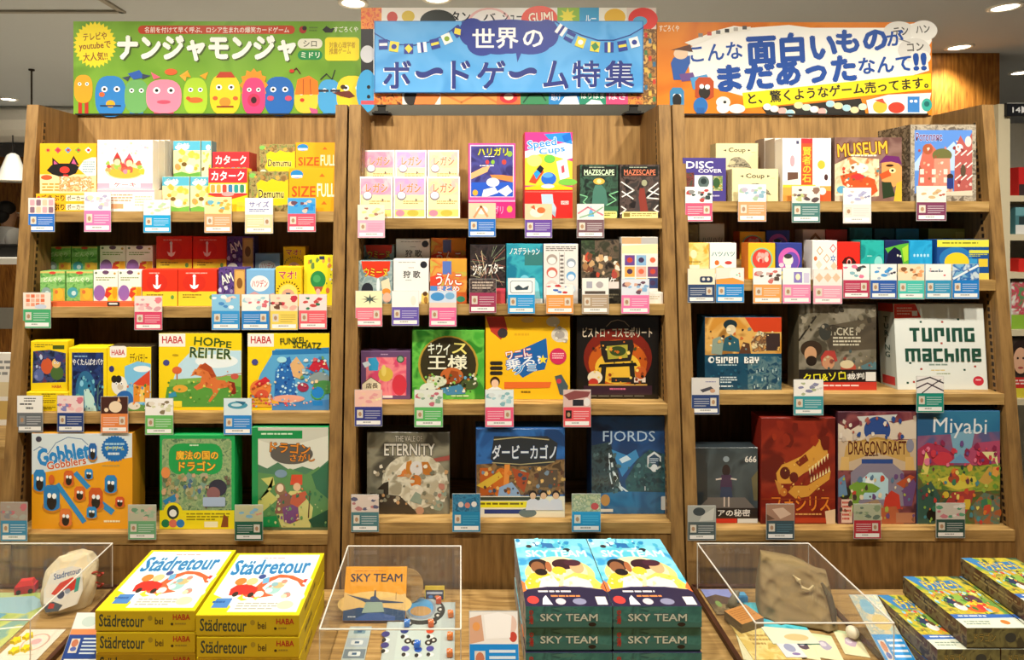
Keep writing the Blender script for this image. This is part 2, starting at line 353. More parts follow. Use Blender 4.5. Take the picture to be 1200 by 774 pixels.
# ---------------------------------------------------------------- bookcases
def YF(zrel): return 1.80 - .0904 * (.3175 - zrel)        # leaning front plane of the cases
BACK = 1.99; TOP = EYE + .336
GX = (-1.275, -.33, .6175, 1.565)
SHELF_PX = ((248, 360, 484, 626), (256, 357, 474, 613), (236, 328.5, 462, 622))
NAMES = ('left bookcase with yellow children games', 'middle bookcase under the blue title sign', 'right bookcase under the orange sign')
def shelf_z(py):
    k = (CY - py) / F; return k * 1.7713 / (1 - .0904 * k)
SZ = [[shelf_z(p) for p in c] for c in SHELF_PX]           # relative to the eye
RISER = {(0, 0): (1, .105, 190, 398), (0, 1): (1, .083, 50, 392), (1, 0): (1, .086, 425, 541), (1, 1): (1, .055, 422, 548), (2, 0): (1, .085, 836, 892), (2, 1): (1, .052, 803, 1142)}
PEGS = MB
for ci in range(3):
    x0, x1 = GX[ci] + .003, GX[ci + 1] - .003; t = .034
    e = empty('bookcase', ((x0 + x1) / 2, 1.9, 0), 'oak veneer ' + NAMES[ci], 'bookcase', 'oak display bookcases'); ox, oy = (x0 + x1) / 2, 1.9
    def part(mb, name, mat): return mb.build(name, mat, e, shift=(ox, oy, 0))
    zl = EYE - 1.0
    for (a, b_) in ((x0, x0 + t), (x1 - t, x1)):
        m = MB(); yt, yb = YF(.336), YF(-1.0); pr = [(yt, TOP), (yb, zl), (yb, 0), (BACK + .02, 0), (BACK + .02, TOP)]; k = len(pr)
        vs = [(x, y, z) for x in (a, b_) for y, z in pr]
        m.mesh(vs, [tuple(range(k))[::-1], tuple(range(k, 2 * k))] + [(i, (i + 1) % k, k + (i + 1) % k, k + i) for i in range(k)], '888')
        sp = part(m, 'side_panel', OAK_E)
        m = MB(); inner = b_ if a == x0 else a; s = 1 if a == x0 else -1; q = 60       # slotted shelf rail
        z0, z1 = -.87, .29
        for (za, zb_) in [(z0, z1)]:
            ya, yb2 = YF(za) + .022, YF(zb_) + .022
            m.hexa([(inner, ya, EYE + za), (inner + s * .0016, ya, EYE + za), (inner + s * .0016, ya + .014, EYE + za), (inner, ya + .014, EYE + za)], [(inner, yb2, EYE + zb_), (inner + s * .0016, yb2, EYE + zb_), (inner + s * .0016, yb2 + .014, EYE + zb_), (inner, yb2 + .014, EYE + zb_)], '8d6a3c', 0)
        for i in range(q):
            z = z0 + (z1 - z0) * (i + .5) / q; y = YF(z) + .029; h = .006
            m.mesh([(inner + s * .002, y - .004, EYE + z - h), (inner + s * .002, y + .004, EYE + z - h), (inner + s * .002, y + .004, EYE + z + h), (inner + s * .002, y - .004, EYE + z + h)], [(0, 1, 2, 3)], '2a1e14')
        m.build('slotted_rail', PRINT, sp, shift=(ox, oy, 0))
    m = MB(); m.box(x0 + t, x1 - t, BACK, BACK + .02, .02, TOP); part(m, 'back_panel', OAK_V)
    for si in range(4):
        z = SZ[ci][si]; y = YF(z); th = .03
        m = MB(); m.box(x0 + t, x1 - t, y, BACK, EYE + z - th, EYE + z); part(m, 'shelf', OAK_H)
        if (ci, si) in RISER:
            _, lift, pa, pb = RISER[(ci, si)]
            m = MB(); yy = y + .105; m.box(PX(pa, yy), PX(pb, yy), yy, BACK - .003, EYE + z, EYE + z + lift); part(m, 'riser_step', OAK_H)
    z = SZ[ci][3] - .03
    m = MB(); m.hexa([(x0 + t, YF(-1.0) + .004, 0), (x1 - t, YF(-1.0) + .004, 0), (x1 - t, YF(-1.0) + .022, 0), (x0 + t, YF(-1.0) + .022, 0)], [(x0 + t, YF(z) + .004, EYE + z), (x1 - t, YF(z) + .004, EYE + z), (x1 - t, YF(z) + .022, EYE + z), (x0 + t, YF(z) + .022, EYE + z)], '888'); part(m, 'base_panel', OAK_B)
# ---------------------------------------------------------------- generic printed box
def gbox(name, cat, label, X0, X1, Y, z0, z1, d, shapes, base, sides=None, tilt=0, rz=0, mat=None, group=None, extra=None):
    """a closed carton: body mesh with rounded rim lines, and a printed front cover as a part"""
    w, h = X1 - X0, z1 - z0; mat = mat or PRINT
    sides = sides or base; cx = (X0 + X1) / 2
    m = MB(); bv = min(.0012, d * .1); x0, x1 = -w / 2, w / 2
    # body with chamfered front edges
    a = [(x0, bv, 0), (x1, bv, 0), (x1, d, 0), (x0, d, 0)]; b_ = [(x, y, h) for x, y, _ in a]
    m.hexa(a, b_, sides)
    m.mesh([(x0, bv, 0), (x1, bv, 0), (x1, bv, h), (x0, bv, h), (x0 + bv, 0, bv), (x1 - bv, 0, bv), (x1 - bv, 0, h - bv), (x0 + bv, 0, h - bv)], [(0, 1, 5, 4), (1, 2, 6, 5), (2, 3, 7, 6), (3, 0, 4, 7), (4, 5, 6, 7)], base)
    o = m.build(name, mat, None, (cx, Y, z0)); tag(o, label, cat, group)
    o.rotation_euler = (-math.radians(tilt), 0, math.radians(rz))
    m = MB(); art(m, (x0 + bv * .5, 0, h - bv * .5), (1, 0, 0), (0, 0, -1), w - bv, h - bv, [('r', 0, 0, 100, 100, base)] + list(shapes))
    m.build('front_cover', mat, o)
    if extra: extra(o, w, h, d)
    return o
def side_art(o, w, h, d, shapes, right=True):
    m = MB()
    if right: art(m, (w / 2, 0.002, h), (0, 1, 0), (0, 0, -1), d - .004, h, shapes)
    else: art(m, (-w / 2, d - .002, h), (0, -1, 0), (0, 0, -1), d - .004, h, shapes)
    m.build('side_label', PRINT, o)
def B(ci, si, x0, y0, x1, y1, base, shapes, label, s=.014, lift=0, yb=None, d=.045, sides=None, tilt=0, name='board_game_box', cat='game box', mat=None, group=None, back=False, extra=None, rz=0, sx=None):
    zs = SZ[ci][si]
    if back: s = .108; lift = RISER[(ci, si)][1]
    Y = YF(zs) + s
    z0 = (PZ(yb, Y) if yb else EYE + zs + lift); z1 = PZ(y0, Y)
    Yx = YF(zs) + sx if sx is not None else Y
    return gbox(name, cat, label, PX(x0, Yx), PX(x1, Yx), Y, z0, z1, d, shapes, base, sides, tilt, rz, mat, group, extra)
# ================================================================ LEFT BOOKCASE
CG = 'card_game_box'
# ---- top shelf
cat_art = [('r', 0, 62, 100, 100, 'f7d9a0'), ('m', 4, 80, 96, 98, 3, 'd8912a'), ('p', '22 62 12 54 20 44 32 40 60 40 70 47 64 60 50 66 36 67', '1d1a18'), ('p', '22 46 22 28 36 42', '1d1a18'), ('p', '25 42 25 34 32 41', 'd1588a'), ('p', '52 41 60 24 70 44', '1d1a18'), ('p', '56 40 60 30 65 42', 'd1588a'), ('e', 44, 53, 9, 7, 'd93a2e'), ('p', '68 50 78 34 92 28 100 28 100 64 84 66', 'e9ecdc'), ('m', 76, 36, 98, 60, 5, '8fa6b5'), ('p', '40 70 52 70 50 62 42 62', 'c22c22')]
for i, c in enumerate(('e9a13a', 'd6485a', '5c9ac0', '7aa83e', 'f1f1f1')): cat_art += [('p', [(8 + i * 18, 13), (14 + i * 18, 7), (20 + i * 18, 13), (14 + i * 18, 20)], c), ('r', 12 + i * 18, 11, 17 + i * 18, 16, 'b33')]
cat_art += [('e', 12, 68, 10, 5, 'd95a30'), ('r', 34, 66, 92, 96, NN('f3c791', 'e08a4a', 'fff1d0', 90))]
B(0, 0, 46.5, 168, 113, 227, 'f2b01c', cat_art, 'yellow box with black cat face and white fish, on top shelf of left bookcase', yb=227, name=CG, d=.04)
long_art = [('t', 'ごきぶり', 10, 12, 55, 85, '3a2418'), ('r', 58, 15, 96, 85, 'f5e6c8'), ('t', 'ポーカー', 60, 20, 94, 80, '3a2418'), ('e', 5, 50, 3, 25, 'c33')]
for i, (a, b_) in enumerate(((227, 237.5), (237.5, 248))):
    B(0, 0, 42, a, 103, b_, 'f0b21e', long_art, ('long flat yellow box directly under the black cat box', 'long flat yellow box lowest under the black cat box, touching the shelf')[i], yb=b_ if b_ < 247 else None, name=CG, d=.1, s=.01 - i * .004)
cake = [('r', 0, 0, 100, 100, 'fdf6ea')] + dots(16, 6, 5, 94, 30, 1.5, 3.5, ('cfe4c8', 'f4c9a4', 'f3b6c3', 'b9cfe6'), 3) + [('e', 50, 62, 36, 18, 'f8e0a8'), ('e', 50, 66, 30, 12, 'f0b13e')] + blobs(18, 18, 42, 82, 66, 4, 9, ('e8604a', '9cbf52', 'f4c23c', 'e2889a', 'd74a40', 'f0a060'), 5) + head(36, 44, 7, 'f6cfa8', '8a4a30') + head(58, 46, 7, 'f6cfa8', 'c0392b') + [('p', '30 36 36 24 42 36', 'd33'), ('p', '52 38 58 26 64 38', 'e0546a'), ('r', 0, 88, 100, 100, 'f5a9bd'), ('r', 22, 84, 78, 97, 'fff7f0'), ('t', 'ケーキ', 30, 87, 70, 95, 'c2485e')]
B(0, 0, 114, 164, 179, 222, 'fdf6ea', cake, 'white box with pastel children cake picture, in front of three others, top shelf', yb=222, name=CG, d=.033, sides='f6eadb')
for k in range(3):
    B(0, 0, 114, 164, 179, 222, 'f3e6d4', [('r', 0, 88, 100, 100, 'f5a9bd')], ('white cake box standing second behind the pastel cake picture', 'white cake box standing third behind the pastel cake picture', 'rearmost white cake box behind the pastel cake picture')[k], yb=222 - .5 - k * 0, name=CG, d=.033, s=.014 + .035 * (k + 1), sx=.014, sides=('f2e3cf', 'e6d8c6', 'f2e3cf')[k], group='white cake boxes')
flat = [('r', 0, 0, 100, 12, 'f5b5c5'), ('m', 24, 22, 62, 60, 3, 'd9a07a'), ('r', 24, 66, 46, 88, 'f0a878'), ('m', 66, 30, 96, 80, 4, 'e6c3a5'), ('t', 'ケーキ', 4, 25, 20, 70, 'd9708a')]
B(0, 0, 113.5, 222, 181, 248, 'fff6ea', flat, 'white and pink box lying flat under the white cake boxes', name=CG, d=.15, s=.006, sides='f6e8d8')
bread = [('r', 0, 0, 100, 26, '58b4cf'), ('e', 32, 18, 26, 8, 'd9eef2'), ('t', 'パンかも', 12, 5, 60, 17, 'fff', '2b7f9c')] + blobs(14, 8, 30, 92, 82, 8, 17, ('f2dc6a', 'e8c24c', 'f6ecb0', 'd9a83c', 'f0e080'), 9, .8) + [('e', 60, 76, 16, 11, 'fbf4e4'), ('e', 40, 64, 10, 6, '7a5a2a'), ('p', '0 100 0 90 30 84 60 90 100 84 100 100', '6fb04a'), ('e', 14, 70, 9, 8, 'e89a5a')]
for k, (x0, x1, y0, y1, bk) in enumerate(((190, 222, 207, 248, 0), (223, 243.5, 207, 248, 0), (203, 235, 165, 0, 1), (236, 247.5, 165, 0, 1))):
    B(0, 0, x0, y0, x1 if k != 1 else x0 + 32, y1, 'f5e9b0', bread if k < 3 else [('r', 0, 0, 100, 26, '58b4cf'), ('e', 70, 18, 26, 8, 'd9eef2')] + blobs(9, 8, 34, 92, 82, 14, 26, ('f2dc6a', 'e8c24c', 'f6ecb0', '7a5a2a'), 9, .4), ('sky blue and yellow bread box in front row beside the pastel cake box', 'sky blue and yellow bread box in front row, half covered by the red box', 'sky blue and yellow bread box in raised back row beside the pastel cake box', 'sky blue and yellow bread box in raised back row behind the red box')[k], name=CG, back=bool(bk), s=.05, sides='6a9fa8', d=.04)
kata = [('r', 0, 0, 100, 34, 'd9323a'), ('t', 'カターク', 8, 7, 92, 28, 'fff'), ('r', 4, 37, 96, 58, 'f9e3cf')] + [('rr', 6 + i * 15, 38, 17 + i * 15, 57, 4, c) for i, c in enumerate(('e8a24a', 'c9a850', 'cf4a3a', '3f7fb0', '2f9a94', '3a8a6a'))] + [('r', 0, 58, 100, 62, 'd9323a'), ('p', '0 62 100 62 50 74', 'e0472c'), ('e', 50, 60, 16, 5, 'f2a0a0'), ('r', 74, 78, 92, 90, 'f0c93a')]
B(0, 0, 244, 197, 290, 248, 'f6d42a', kata, 'red and yellow card box with white letters, front row of top shelf', name=CG, s=.012, d=.035)
B(0, 0, 249, 178, 292, 0, 'd9323a', [('t', 'カターク', 8, 14, 92, 48, 'fff')] + [('rr', 6 + i * 15, 60, 17 + i * 15, 90, 4, c) for i, c in enumerate(('e8a24a', 'c9a850', 'cf4a3a', '3f7fb0', '2f9a94', '3a8a6a'))], 'red card box with white letters, raised behind the red and yellow one', name=CG, back=True, d=.07, sides='c43a35')
demu = [('r', 0, 0, 100, 100, NN('7c8a4a', 'a8915a', '6a5a34', 80)), ('p', '18 30 30 20 45 26 58 18 76 24 100 20 100 82 70 86 44 80 28 84 14 70 22 52', 'f2c71e'), ('t', 'Demumu', 24, 46, 88, 66, '3a2a14', 'fbe98a'), ('e', 8, 10, 9, 6, '7fc05a'), ('e', 10, 84, 9, 8, 'eee1c4')] + blobs(8, 2, 2, 98, 18, 4, 9, ('b0884a', '8a6a3a', 'd9a54a'), 4)
size = [('r', 0, 0, 100, 100, 'f6a81a'), ('e', 16, 14, 13, 10, '2b86c4'), ('r', 5, 16, 27, 22, 'e8eef2'), ('t', 'SIZE', 6, 42, 54, 66, 'd9531e'), ('t', 'FULL', 58, 36, 94, 66, 'fff3d0'), ('p', '62 20 68 12 74 20', 'e0691e'), ('p', '66 84 72 76 78 84', 'e0691e')]
B(0, 0, 292, 201, 338, 248, '9a8a48', demu, 'yellow forest bubble box in front row beside the orange size box', name=CG, d=.05)
B(0, 0, 338.5, 197, 396, 248, 'f6a81a', size, 'orange box reading SIZE FULL, front row at right end of top shelf', name=CG, d=.05)
B(0, 0, 304, 169, 346, 0, '9a8a48', demu, 'yellow forest bubble box in the raised back row', name=CG, back=True, d=.05)
B(0, 0, 346.5, 167, 397, 0, 'f6a81a', size, 'orange box reading SIZE FULL, in the raised back row', name=CG, back=True, d=.05)
# ---- second shelf
def gb(k): return [('r', 0, 0, 100, 100, NN('6fae58', '8cc46c', '5c9a4c', 50)), ('r', 0, 0, 100, 6, 'd9c06a'), ('e', 50, 5, 14, 5, 'd9483a'), ('p', '0 22 100 12 100 28 0 38', 'a6d48a'), ('t', 'どんぐり', 14, 20, 86, 36, 'e9f2cf'), ('e', 24, 72, 20, 18, ('8fa8a0', '4aa2a8')[k]), ('e', 28, 74, 9, 8, 'c9e2e0'), ('r', 52, 58, 100, 100, 'd8a83c'), ('e', 78, 76, 16, 20, 'e8b83a'), ('e', 66, 70, 7, 7, 'd9743a')]
for k in range(2):
    B(0, 1, (47, 77.5)[k], 318, (76, 109)[k], 354, '7ab860', gb(k), ('green acorn card box, first in the front row of second shelf', 'green acorn card box, second in front row, with teal creature')[k], yb=353, name=CG, s=.02)
    B(0, 1, (54, 84)[k], 289, (83, 114)[k], 0, '7ab860', gb(k), ('green acorn card box, first in the raised back row', 'green acorn card box, second in the raised back row')[k], name=CG, back=True)
wp = [('r', 0, 0, 100, 100, 'f8f0e4'), ('e', 50, 6, 14, 7, '6a4a6a'), ('e', 10, 8, 5, 4, '6a7a5a'), ('e', 88, 10, 5, 4, 'c9a050'), ('m', 10, 22, 90, 36, 2, '8aa05a'), ('e', 24, 74, 24, 26, '9a6ab0'), ('r', 58, 54, 100, 100, 'f2c22c'), ('p', '52 60 74 54 78 62 60 68 76 76 58 92 46 84', 'd9442c'), ('e', 88, 74, 10, 20, 'e8a020')]
for k in range(2):
    B(0, 1, (109.5, 138.5)[k], 317, (138, 166)[k], 354, 'f6eee0', wp, ('white box with purple blob, front row, left of its twin', 'white box with purple blob, front row, beside the red anchor box')[k], yb=353, name=CG, s=.02)
    B(0, 1, (117, 148)[k], 288, (147, 179)[k], 0, 'f6eee0', wp, ('white box with purple blob, raised back row behind its twin', 'white box with purple blob, raised back row beside the red box')[k], name=CG, back=True)
tr = MB(); Yt = YF(SZ[0][1]) + .008; tr.box(PX(47, Yt) , PX(164, Yt), Yt, Yt + .075, EYE + SZ[0][1], PZ(353.2, Yt + .012) - .0006, 'e0683c'); tr.box(PX(126, Yt), PX(140, Yt), Yt - .001, Yt, EYE + SZ[0][1] + .002, PZ(354, Yt), '3a3430'); tr.box(PX(128, Yt), PX(138, Yt), Yt - .0015, Yt - .0008, EYE + SZ[0][1] + .006, PZ(355.2, Yt), 'f4efe6')
tag(tr.build('card_tray', PRINT), 'flat orange red tray under the green and white card boxes', 'tray')
anc = [('r', 0, 0, 100, 60, 'e2361e'), ('r', 0, 60, 100, 100, 'f6d436'), ('e', 42, 36, 30, 26, 'd93020'), ('p', '39 22 45 22 45 44 54 40 50 50 42 54 34 50 30 40 39 44', 'fff'), ('e', 42, 18, 4, 5, 'fff'), ('m', 20, 8, 80, 14, 1, 'f0b0a0'), ('m', 12, 68, 60, 80, 2, '8a6a20'), ('e', 86, 76, 5, 6, '6a9a4a')]
for k in range(2):
    B(0, 1, (166.5, 208.5)[k], 316, (208, 254)[k], 360, 'e2361e', anc, ('red and yellow box with white anchor arrow, front row, nearer the white boxes', 'red and yellow box with white anchor arrow, front row, nearer the blue card')[k], name=CG, s=.016)
    B(0, 1, (183, 226)[k], 277, (225, 265.5)[k], 0, 'e2361e', anc, ('red and yellow anchor box in the raised back row, beside white boxes', 'red and yellow anchor box in the raised back row, beside purple box')[k], name=CG, back=True)
pur = [('r', 0, 0, 100, 100, NN('4a3a7a', '6a4a90', '2e2450', 70)), ('r', 58, 4, 98, 100, 'c9964a'), ('rr', 62, 8, 94, 70, 6, 'e0b060'), ('e', 20, 84, 20, 14, 'f1efe6'), ('t', 'AM', 8, 16, 52, 40, 'f4f0e6', '2e2450', -20), ('e', 78, 40, 11, 14, '8a5a2a')] + blobs(6, 4, 40, 50, 66, 3, 7, ('f4f0e6', 'd9d2e6', '9a8ab0'), 2)
B(0, 1, 256, 314, 288, 360, '4a3a7a', pur, 'purple and orange card box behind the light blue price card', name=CG, s=.016)
B(0, 1, 266, 277, 297.5, 0, '4a3a7a', pur, 'dark purple card box in the raised back row', name=CG, back=True)
sky = [('r', 0, 0, 100, 100, '7fb6e0'), ('e', 48, 38, 34, 22, 'f4f4f0'), ('t', 'ハツデン', 20, 28, 76, 48, 'd0444a', 'f4f4f0'), ('p', '0 70 30 60 60 72 100 64 100 100 0 100', 'd9a0a0'), ('p', '0 82 50 72 100 84 100 100 0 100', '5a94c8')]
B(0, 1, 288.5, 316, 321.5, 360, '7fb6e0', sky, 'light blue card box with white cloud title, front row', name=CG, s=.016)
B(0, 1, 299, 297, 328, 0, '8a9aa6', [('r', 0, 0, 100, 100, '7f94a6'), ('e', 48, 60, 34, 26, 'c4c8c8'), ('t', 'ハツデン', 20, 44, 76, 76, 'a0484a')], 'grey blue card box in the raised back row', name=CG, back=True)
mao = [('r', 0, 0, 100, 100, 'f5c81e'), ('t', 'マオ!', 12, 10, 80, 30, 'b8246a', 'fbe04a'), ('e', 48, 66, 36, 22, 'f7dd6a'), ('e', 48, 74, 26, 18, 'e0a88a'), ('p', '38 66 58 66 48 80', '2c3a5a')] + [('p', [(48 + 40 * math.cos(a), 66 + 26 * math.sin(a)), (48 + 48 * math.cos(a + .08), 66 + 32 * math.sin(a + .08)), (48 + 40 * math.cos(a + .16), 66 + 26 * math.sin(a + .16))], '2a1a14') for a in [3.2 + i * .26 for i in range(12)]]
B(0, 1, 323, 313, 353.5, 360, 'f5c81e', mao, 'yellow card box with purple title and black lashes, front row', name=CG, s=.016)
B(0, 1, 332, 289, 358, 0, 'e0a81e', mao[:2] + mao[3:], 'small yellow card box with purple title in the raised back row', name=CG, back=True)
cac = [('r', 0, 0, 100, 100, 'f0e02a')] + blobs(10, 10, 4, 95, 22, 4, 8, ('d9a050', '6a8a4a', 'c9c0a0', 'e08a3a'), 6) + [('r', 48, 0, 64, 7, '33405a'), ('e', 44, 48, 24, 18, '2f8a4a'), ('e', 40, 46, 12, 8, '4fa860'), ('p', '30 62 60 62 54 72 36 72', 'b05a40'), ('e', 44, 72, 7, 6, 'f0b0a0'), ('e', 74, 70, 6, 6, 'e0784a')] + dots(9, 70, 25, 96, 60, 1.5, 3.5, ('5a7a3a', 'e8e2c0', '8a9a4a'), 3)
B(0, 1, 356, 300, 394, 360, 'f0e02a', cac, 'bright yellow box with green round plant, at right end of second shelf', name=CG, s=.03, d=.06)
# ---- third shelf
HB = lambda: [('r', 0, 0, 32, 17, 'f4efe6'), ('t', 'HABA', 4, 3.5, 29, 12.5, 'c4242c')]
drk = [('r', 0, 0, 100, 100, 'f4d418'), ('p', '6 20 50 17 96 24 96 82 4 84', NN('20263f', '3a4a78', '6a3a50', 60)), ('m', 10, 6, 60, 14, 2, '8a7a20'), ('r', 60, 8, 92, 16, '4a5a20'), ('e', 44, 50, 16, 16, 'cf5a34'), ('e', 72, 64, 18, 14, '4a6a34'), ('e', 70, 44, 12, 10, 'e8c07a'), ('e', 22, 68, 14, 12, '5a6aa0'), ('e', 78, 34, 12, 8, '3a3a78'), ('t', 'HABA', 58, 88, 84, 94, 'c4242c')] + eyes(70, 43, 4, 2.4) + blobs(8, 12, 30, 40, 76, 3, 7, ('6a78b0', '8a94c0', '444f80', 'c0c8e0'), 8)
B(0, 2, 36, 400, 79, 460, 'f4d418', drk, 'small yellow box with dark cave picture standing on flat yellow boxes', yb=458.8, name=CG, d=.03, s=.02)
for k in range(3):
    yb = (467.6, 475.3, 483)[k]
    B(0, 2, 31 + k * .5, (460, 467.6, 475.3)[k], 80, yb, 'f2d21a', [('m', 36, 20, 70, 80, 2, '5a4a10'), ('t', 'HABA', 76, 28, 92, 74, 'c4242c')], ('uppermost of three flat yellow boxes under the dark cave box', 'middle one of three flat yellow boxes under the dark cave box', 'lowest of three flat yellow boxes under the dark cave box')[k], yb=yb if k < 2 else None, name=CG, d=.11, s=.012)
gho = [('r', 0, 0, 100, 100, 'f5d818'), ('r', 8, 7, 92, 100, NN('1d2a54', '2a3f78', '182044', 40)), ('t', 'やくたんばオバケ', 10, 17, 92, 27, 'f1f1f4', '1d2a54'), ('m', 14, 12, 70, 16, 1, '8fb0d0'), ('e', 44, 66, 26, 30, '2f6a94'), ('e', 44, 72, 20, 24, '3a86a8'), ('p', '40 66 52 64 66 78 74 100 44 100', 'c6e6da'), ('e', 34, 56, 5, 5, '8fd0e8'), ('e', 24, 80, 8, 8, '48a8a0'), *spk(40, 10, 36, 90, 98, '2a5a8a 1a2c5c 4a90a8 16204a 7ac0d0', 4, 1, 4), ('l', '76 100 78 60 84 52', 4, '4a6a70'), ('l', '78 74 88 66', 3, '4a6a70')]
B(0, 2, 80.5, 408, 125, 483, 'f5d818', gho, 'yellow edged dark blue box with pale ghost in a night cave', name=CG, d=.05, s=.012)
pan = [('r', 0, 0, 100, 100, 'f6d618'), ('rr', 6, -2, 44, 16, 5, 'f4efe6'), ('t', 'HABA', 10, 4, 40, 12, 'c4242c'), ('t', 'テディメモリー', 52, 9, 92, 24, '5a3a14'), ('p', '40 30 70 22 100 26 100 90 40 90', '7fc4e8'), ('e', 80, 34, 20, 5, 'f4f4f0'), ('p', '58 58 98 36 98 64', 'd94a2c'), ('r', 60, 60, 98, 86, 'e8902c'), ('p', '76 66 86 62 84 86 74 86', 'f8d06a'), ('e', 28, 60, 18, 15, 'f3ede0'), ('e', 16, 50, 7, 6, '2a2420'), ('e', 26, 50, 7, 6, '2a2420'), ('e', 30, 62, 7, 5, 'd8c8b0'), ('e', 40, 82, 20, 14, '2f6ab0'), ('e', 18, 84, 10, 8, '6a3a7a'), ('r', 40, 90, 100, 100, '6a9a4a'), ('e', 10, 34, 6, 5, '3a3a78'), ('e', 62, 92, 14, 6, 'e8e0d0')] + spk(30, 42, 52, 98, 96, 'f0b04a e8784a 5a94d0 f4e8d0 8a5a2a 4a8a3a', 4, 1, 3) + eyes(27, 57, 6, 2.6)
B(0, 2, 125.5, 407, 177, 483, 'f6d618', pan, 'yellow box with panda in blue overalls before a red roof', name=CG, d=.06, sides='3f3424')
horse = HB() + [('p', '10 84 24 40 40 22 100 22 100 96 6 96', 'bfe0ee'), ('e', 70, 36, 26, 9, 'eaf3f4'), ('p', '14 60 100 54 100 96 6 96', '7fb04a'), ('p', '10 70 60 62 100 70 100 96 6 96', '5a9a3e'), ('p', '38 56 46 46 50 40 58 40 66 50 70 60 84 62 92 66 94 74 88 76 84 70 74 72 70 80 62 90 60 88 66 78 64 72 56 70 46 74 42 70 50 64 52 56 44 54', 'd8743a'), ('p', '48 44 56 38 64 44 70 56 64 58 60 50', 'b04a24'), ('p', '84 62 92 64 94 78 86 82 90 72', '8a2a1c'), ('p', '40 52 44 46 52 48 48 54', 'e08a4a'), ('e', 26, 72, 9, 5, 'e8a83a'), ('e', 22, 48, 6, 5, 'd9683a'), ('l', '22 52 22 60', 1.5, 'b05a30'), ('l', '70 58 84 54 100 52', 1.2, 'c08a5a'), ('e', 92, 56, 5, 4, 'c85a4a'), ('t', 'HOP', 43, 5, 74, 16, '3a5a20', None, 4), ('t', 'PE', 74, 10, 88, 18, '3a5a20', None, 4), ('t', 'REITER', 38, 19, 88, 32, '2c4a2a', 'dfe8b0', 3, .05), ('e', 9, 38, 4, 4, '4a4a8a'), ('r', 4, 88, 28, 96, 'f8dc3a'), ('e', 20, 28, 4, 1.5, 'c0a020'), ('p', '12 78 20 76 22 82 12 84', '3a94b8')] + spk(34, 10, 62, 98, 94, '8ac05a 4a8a34 a8cc6a e8d85a 6aa048', 3, .8, 2.2) + spk(14, 40, 46, 90, 70, 'e08a4a b85a2c c8662e', 4, .8, 2)
B(0, 2, 186, 391, 283, 483, 'f6d41a', horse, 'yellow square box with orange running horse on green meadow', d=.07, s=.022, sides='4a3c1c')
gem = HB() + [('p', '0 96 16 52 34 20 100 20 100 96', '5aa6d4'), ('p', '30 22 100 18 100 26 30 28', '2a78b4'), ('p', '32 96 34 50 42 34 52 30 58 60 62 96', '2a6ab4')] + dots(60, 34, 36, 60, 84, .9, 1.8, ('9fd4f0', 'c8ecf8', '1c4a94', '3a8ad0'), 11) + [('e', 42, 34, 6, 4, 'a8e0e8'), ('p', '52 40 60 30 70 44 66 60 56 56', 'e0b078'), ('p', '74 46 84 32 96 36 100 48 90 44 86 52', 'c4283a'), ('e', 88, 58, 12, 8, '8a9a9a'), ('e', 94, 70, 14, 9, '4a8a4a'), ('e', 16, 72, 13, 12, 'e8803a'), ('p', '8 66 22 56 28 62 14 70', 'd02c34'), ('e', 18, 80, 8, 7, 'd9583a'), ('p', '4 84 36 84 40 96 4 96', 'f0b23a'), ('e', 68, 70, 7, 6, 'a03050'), ('e', 50, 85, 20, 5, 'f0a890'), ('p', '30 92 100 86 100 100 30 100', '4a8ac8'), ('s', 86, 78, 9, 9, 14, .85, '5ab43a'), ('e', 86, 77, 7.6, 7.6, '2484d0'), ('r', 80, 88, 92, 94, '2484d0'), ('t', 'FUNKEL-', 40, 5, 74, 13, '3a4a24', None, -4), ('t', 'SCHATZ', 56, 11, 90, 19, '3a4a24', None, 3), ('e', 9, 37, 4, 4, '4a4a8a'), ('m', 4, 86, 30, 94, 2, 'c08a20')] + spk(40, 4, 84, 80, 95, 'f0b0a0 e8786a f4d0b8 8ab8e0 d84a5a', 3, .8, 2) + spk(36, 62, 28, 98, 74, 'f0d0a0 a8c0c8 6a9a5a d8686a 3a7ab8 e8e8e0', 5, 1, 3) + spk(20, 4, 62, 34, 84, 'f0b070 c8442c e8d0a0 a8502c', 6, 1, 2.6)
B(0, 2, 290, 391, 386, 483, 'f6d41a', gem, 'yellow square box with blue gem tower, red dragon and dwarf', d=.07, s=.022, sides='3a2c1c')
# ---- bottom shelf
gob = [('p', '0 0 100 0 100 25 0 43', 'dbe6ea'), ('p', '0 43 100 25 100 100 0 100', 'f0a51c'), ('l', '2 18 8 14 14 16 16 22 24 10 36 4 50 6 56 12', .8, '6a8ab0'), ('t', 'Gobblet', 6, 13, 57, 30, '2c8ad0', 'f4f8fa', -9), ('t', 'Gobblers', 15, 27, 54, 35, 'd0582c', 'f4f0e6', -9), ('e', 7, 6, 3, 3, '445'), ('s', 83, 16, 14, 14, 26, .9, '1f6fb8'), ('m', 73, 10, 93, 18, 2, 'a8d0e8'), ('t', 'ボードゲーム', 74, 13, 92, 18, 'd8d84a'), ('m', 76, 20, 90, 25, 1, 'd8e8f0'), ('m', 70, 33, 90, 36, 1, 'c8a050'), ('m', 72, 91, 90, 95, 1, 'fff2c8')]
def gobb(x, y, r, h, c): return [('e', x, y + h * .55, r * 1.2, h * .35, 'c9801a'), ('p', [(x - r, y + h * .6), (x - r, y - h * .35), (x - r * .6, y - h * .6), (x + r * .6, y - h * .6), (x + r, y - h * .35), (x + r, y + h * .6)], c), ('e', x, y + h * .5, r, h * .25, c), ('e', x, y + h * .3, r * .62, h * .4, '2a221c'), ('e', x - r * .3, y - h * .05, r * .25, h * .14, 'fff'), ('e', x + r * .32, y - h * .02, r * .28, h * .15, 'fff')]
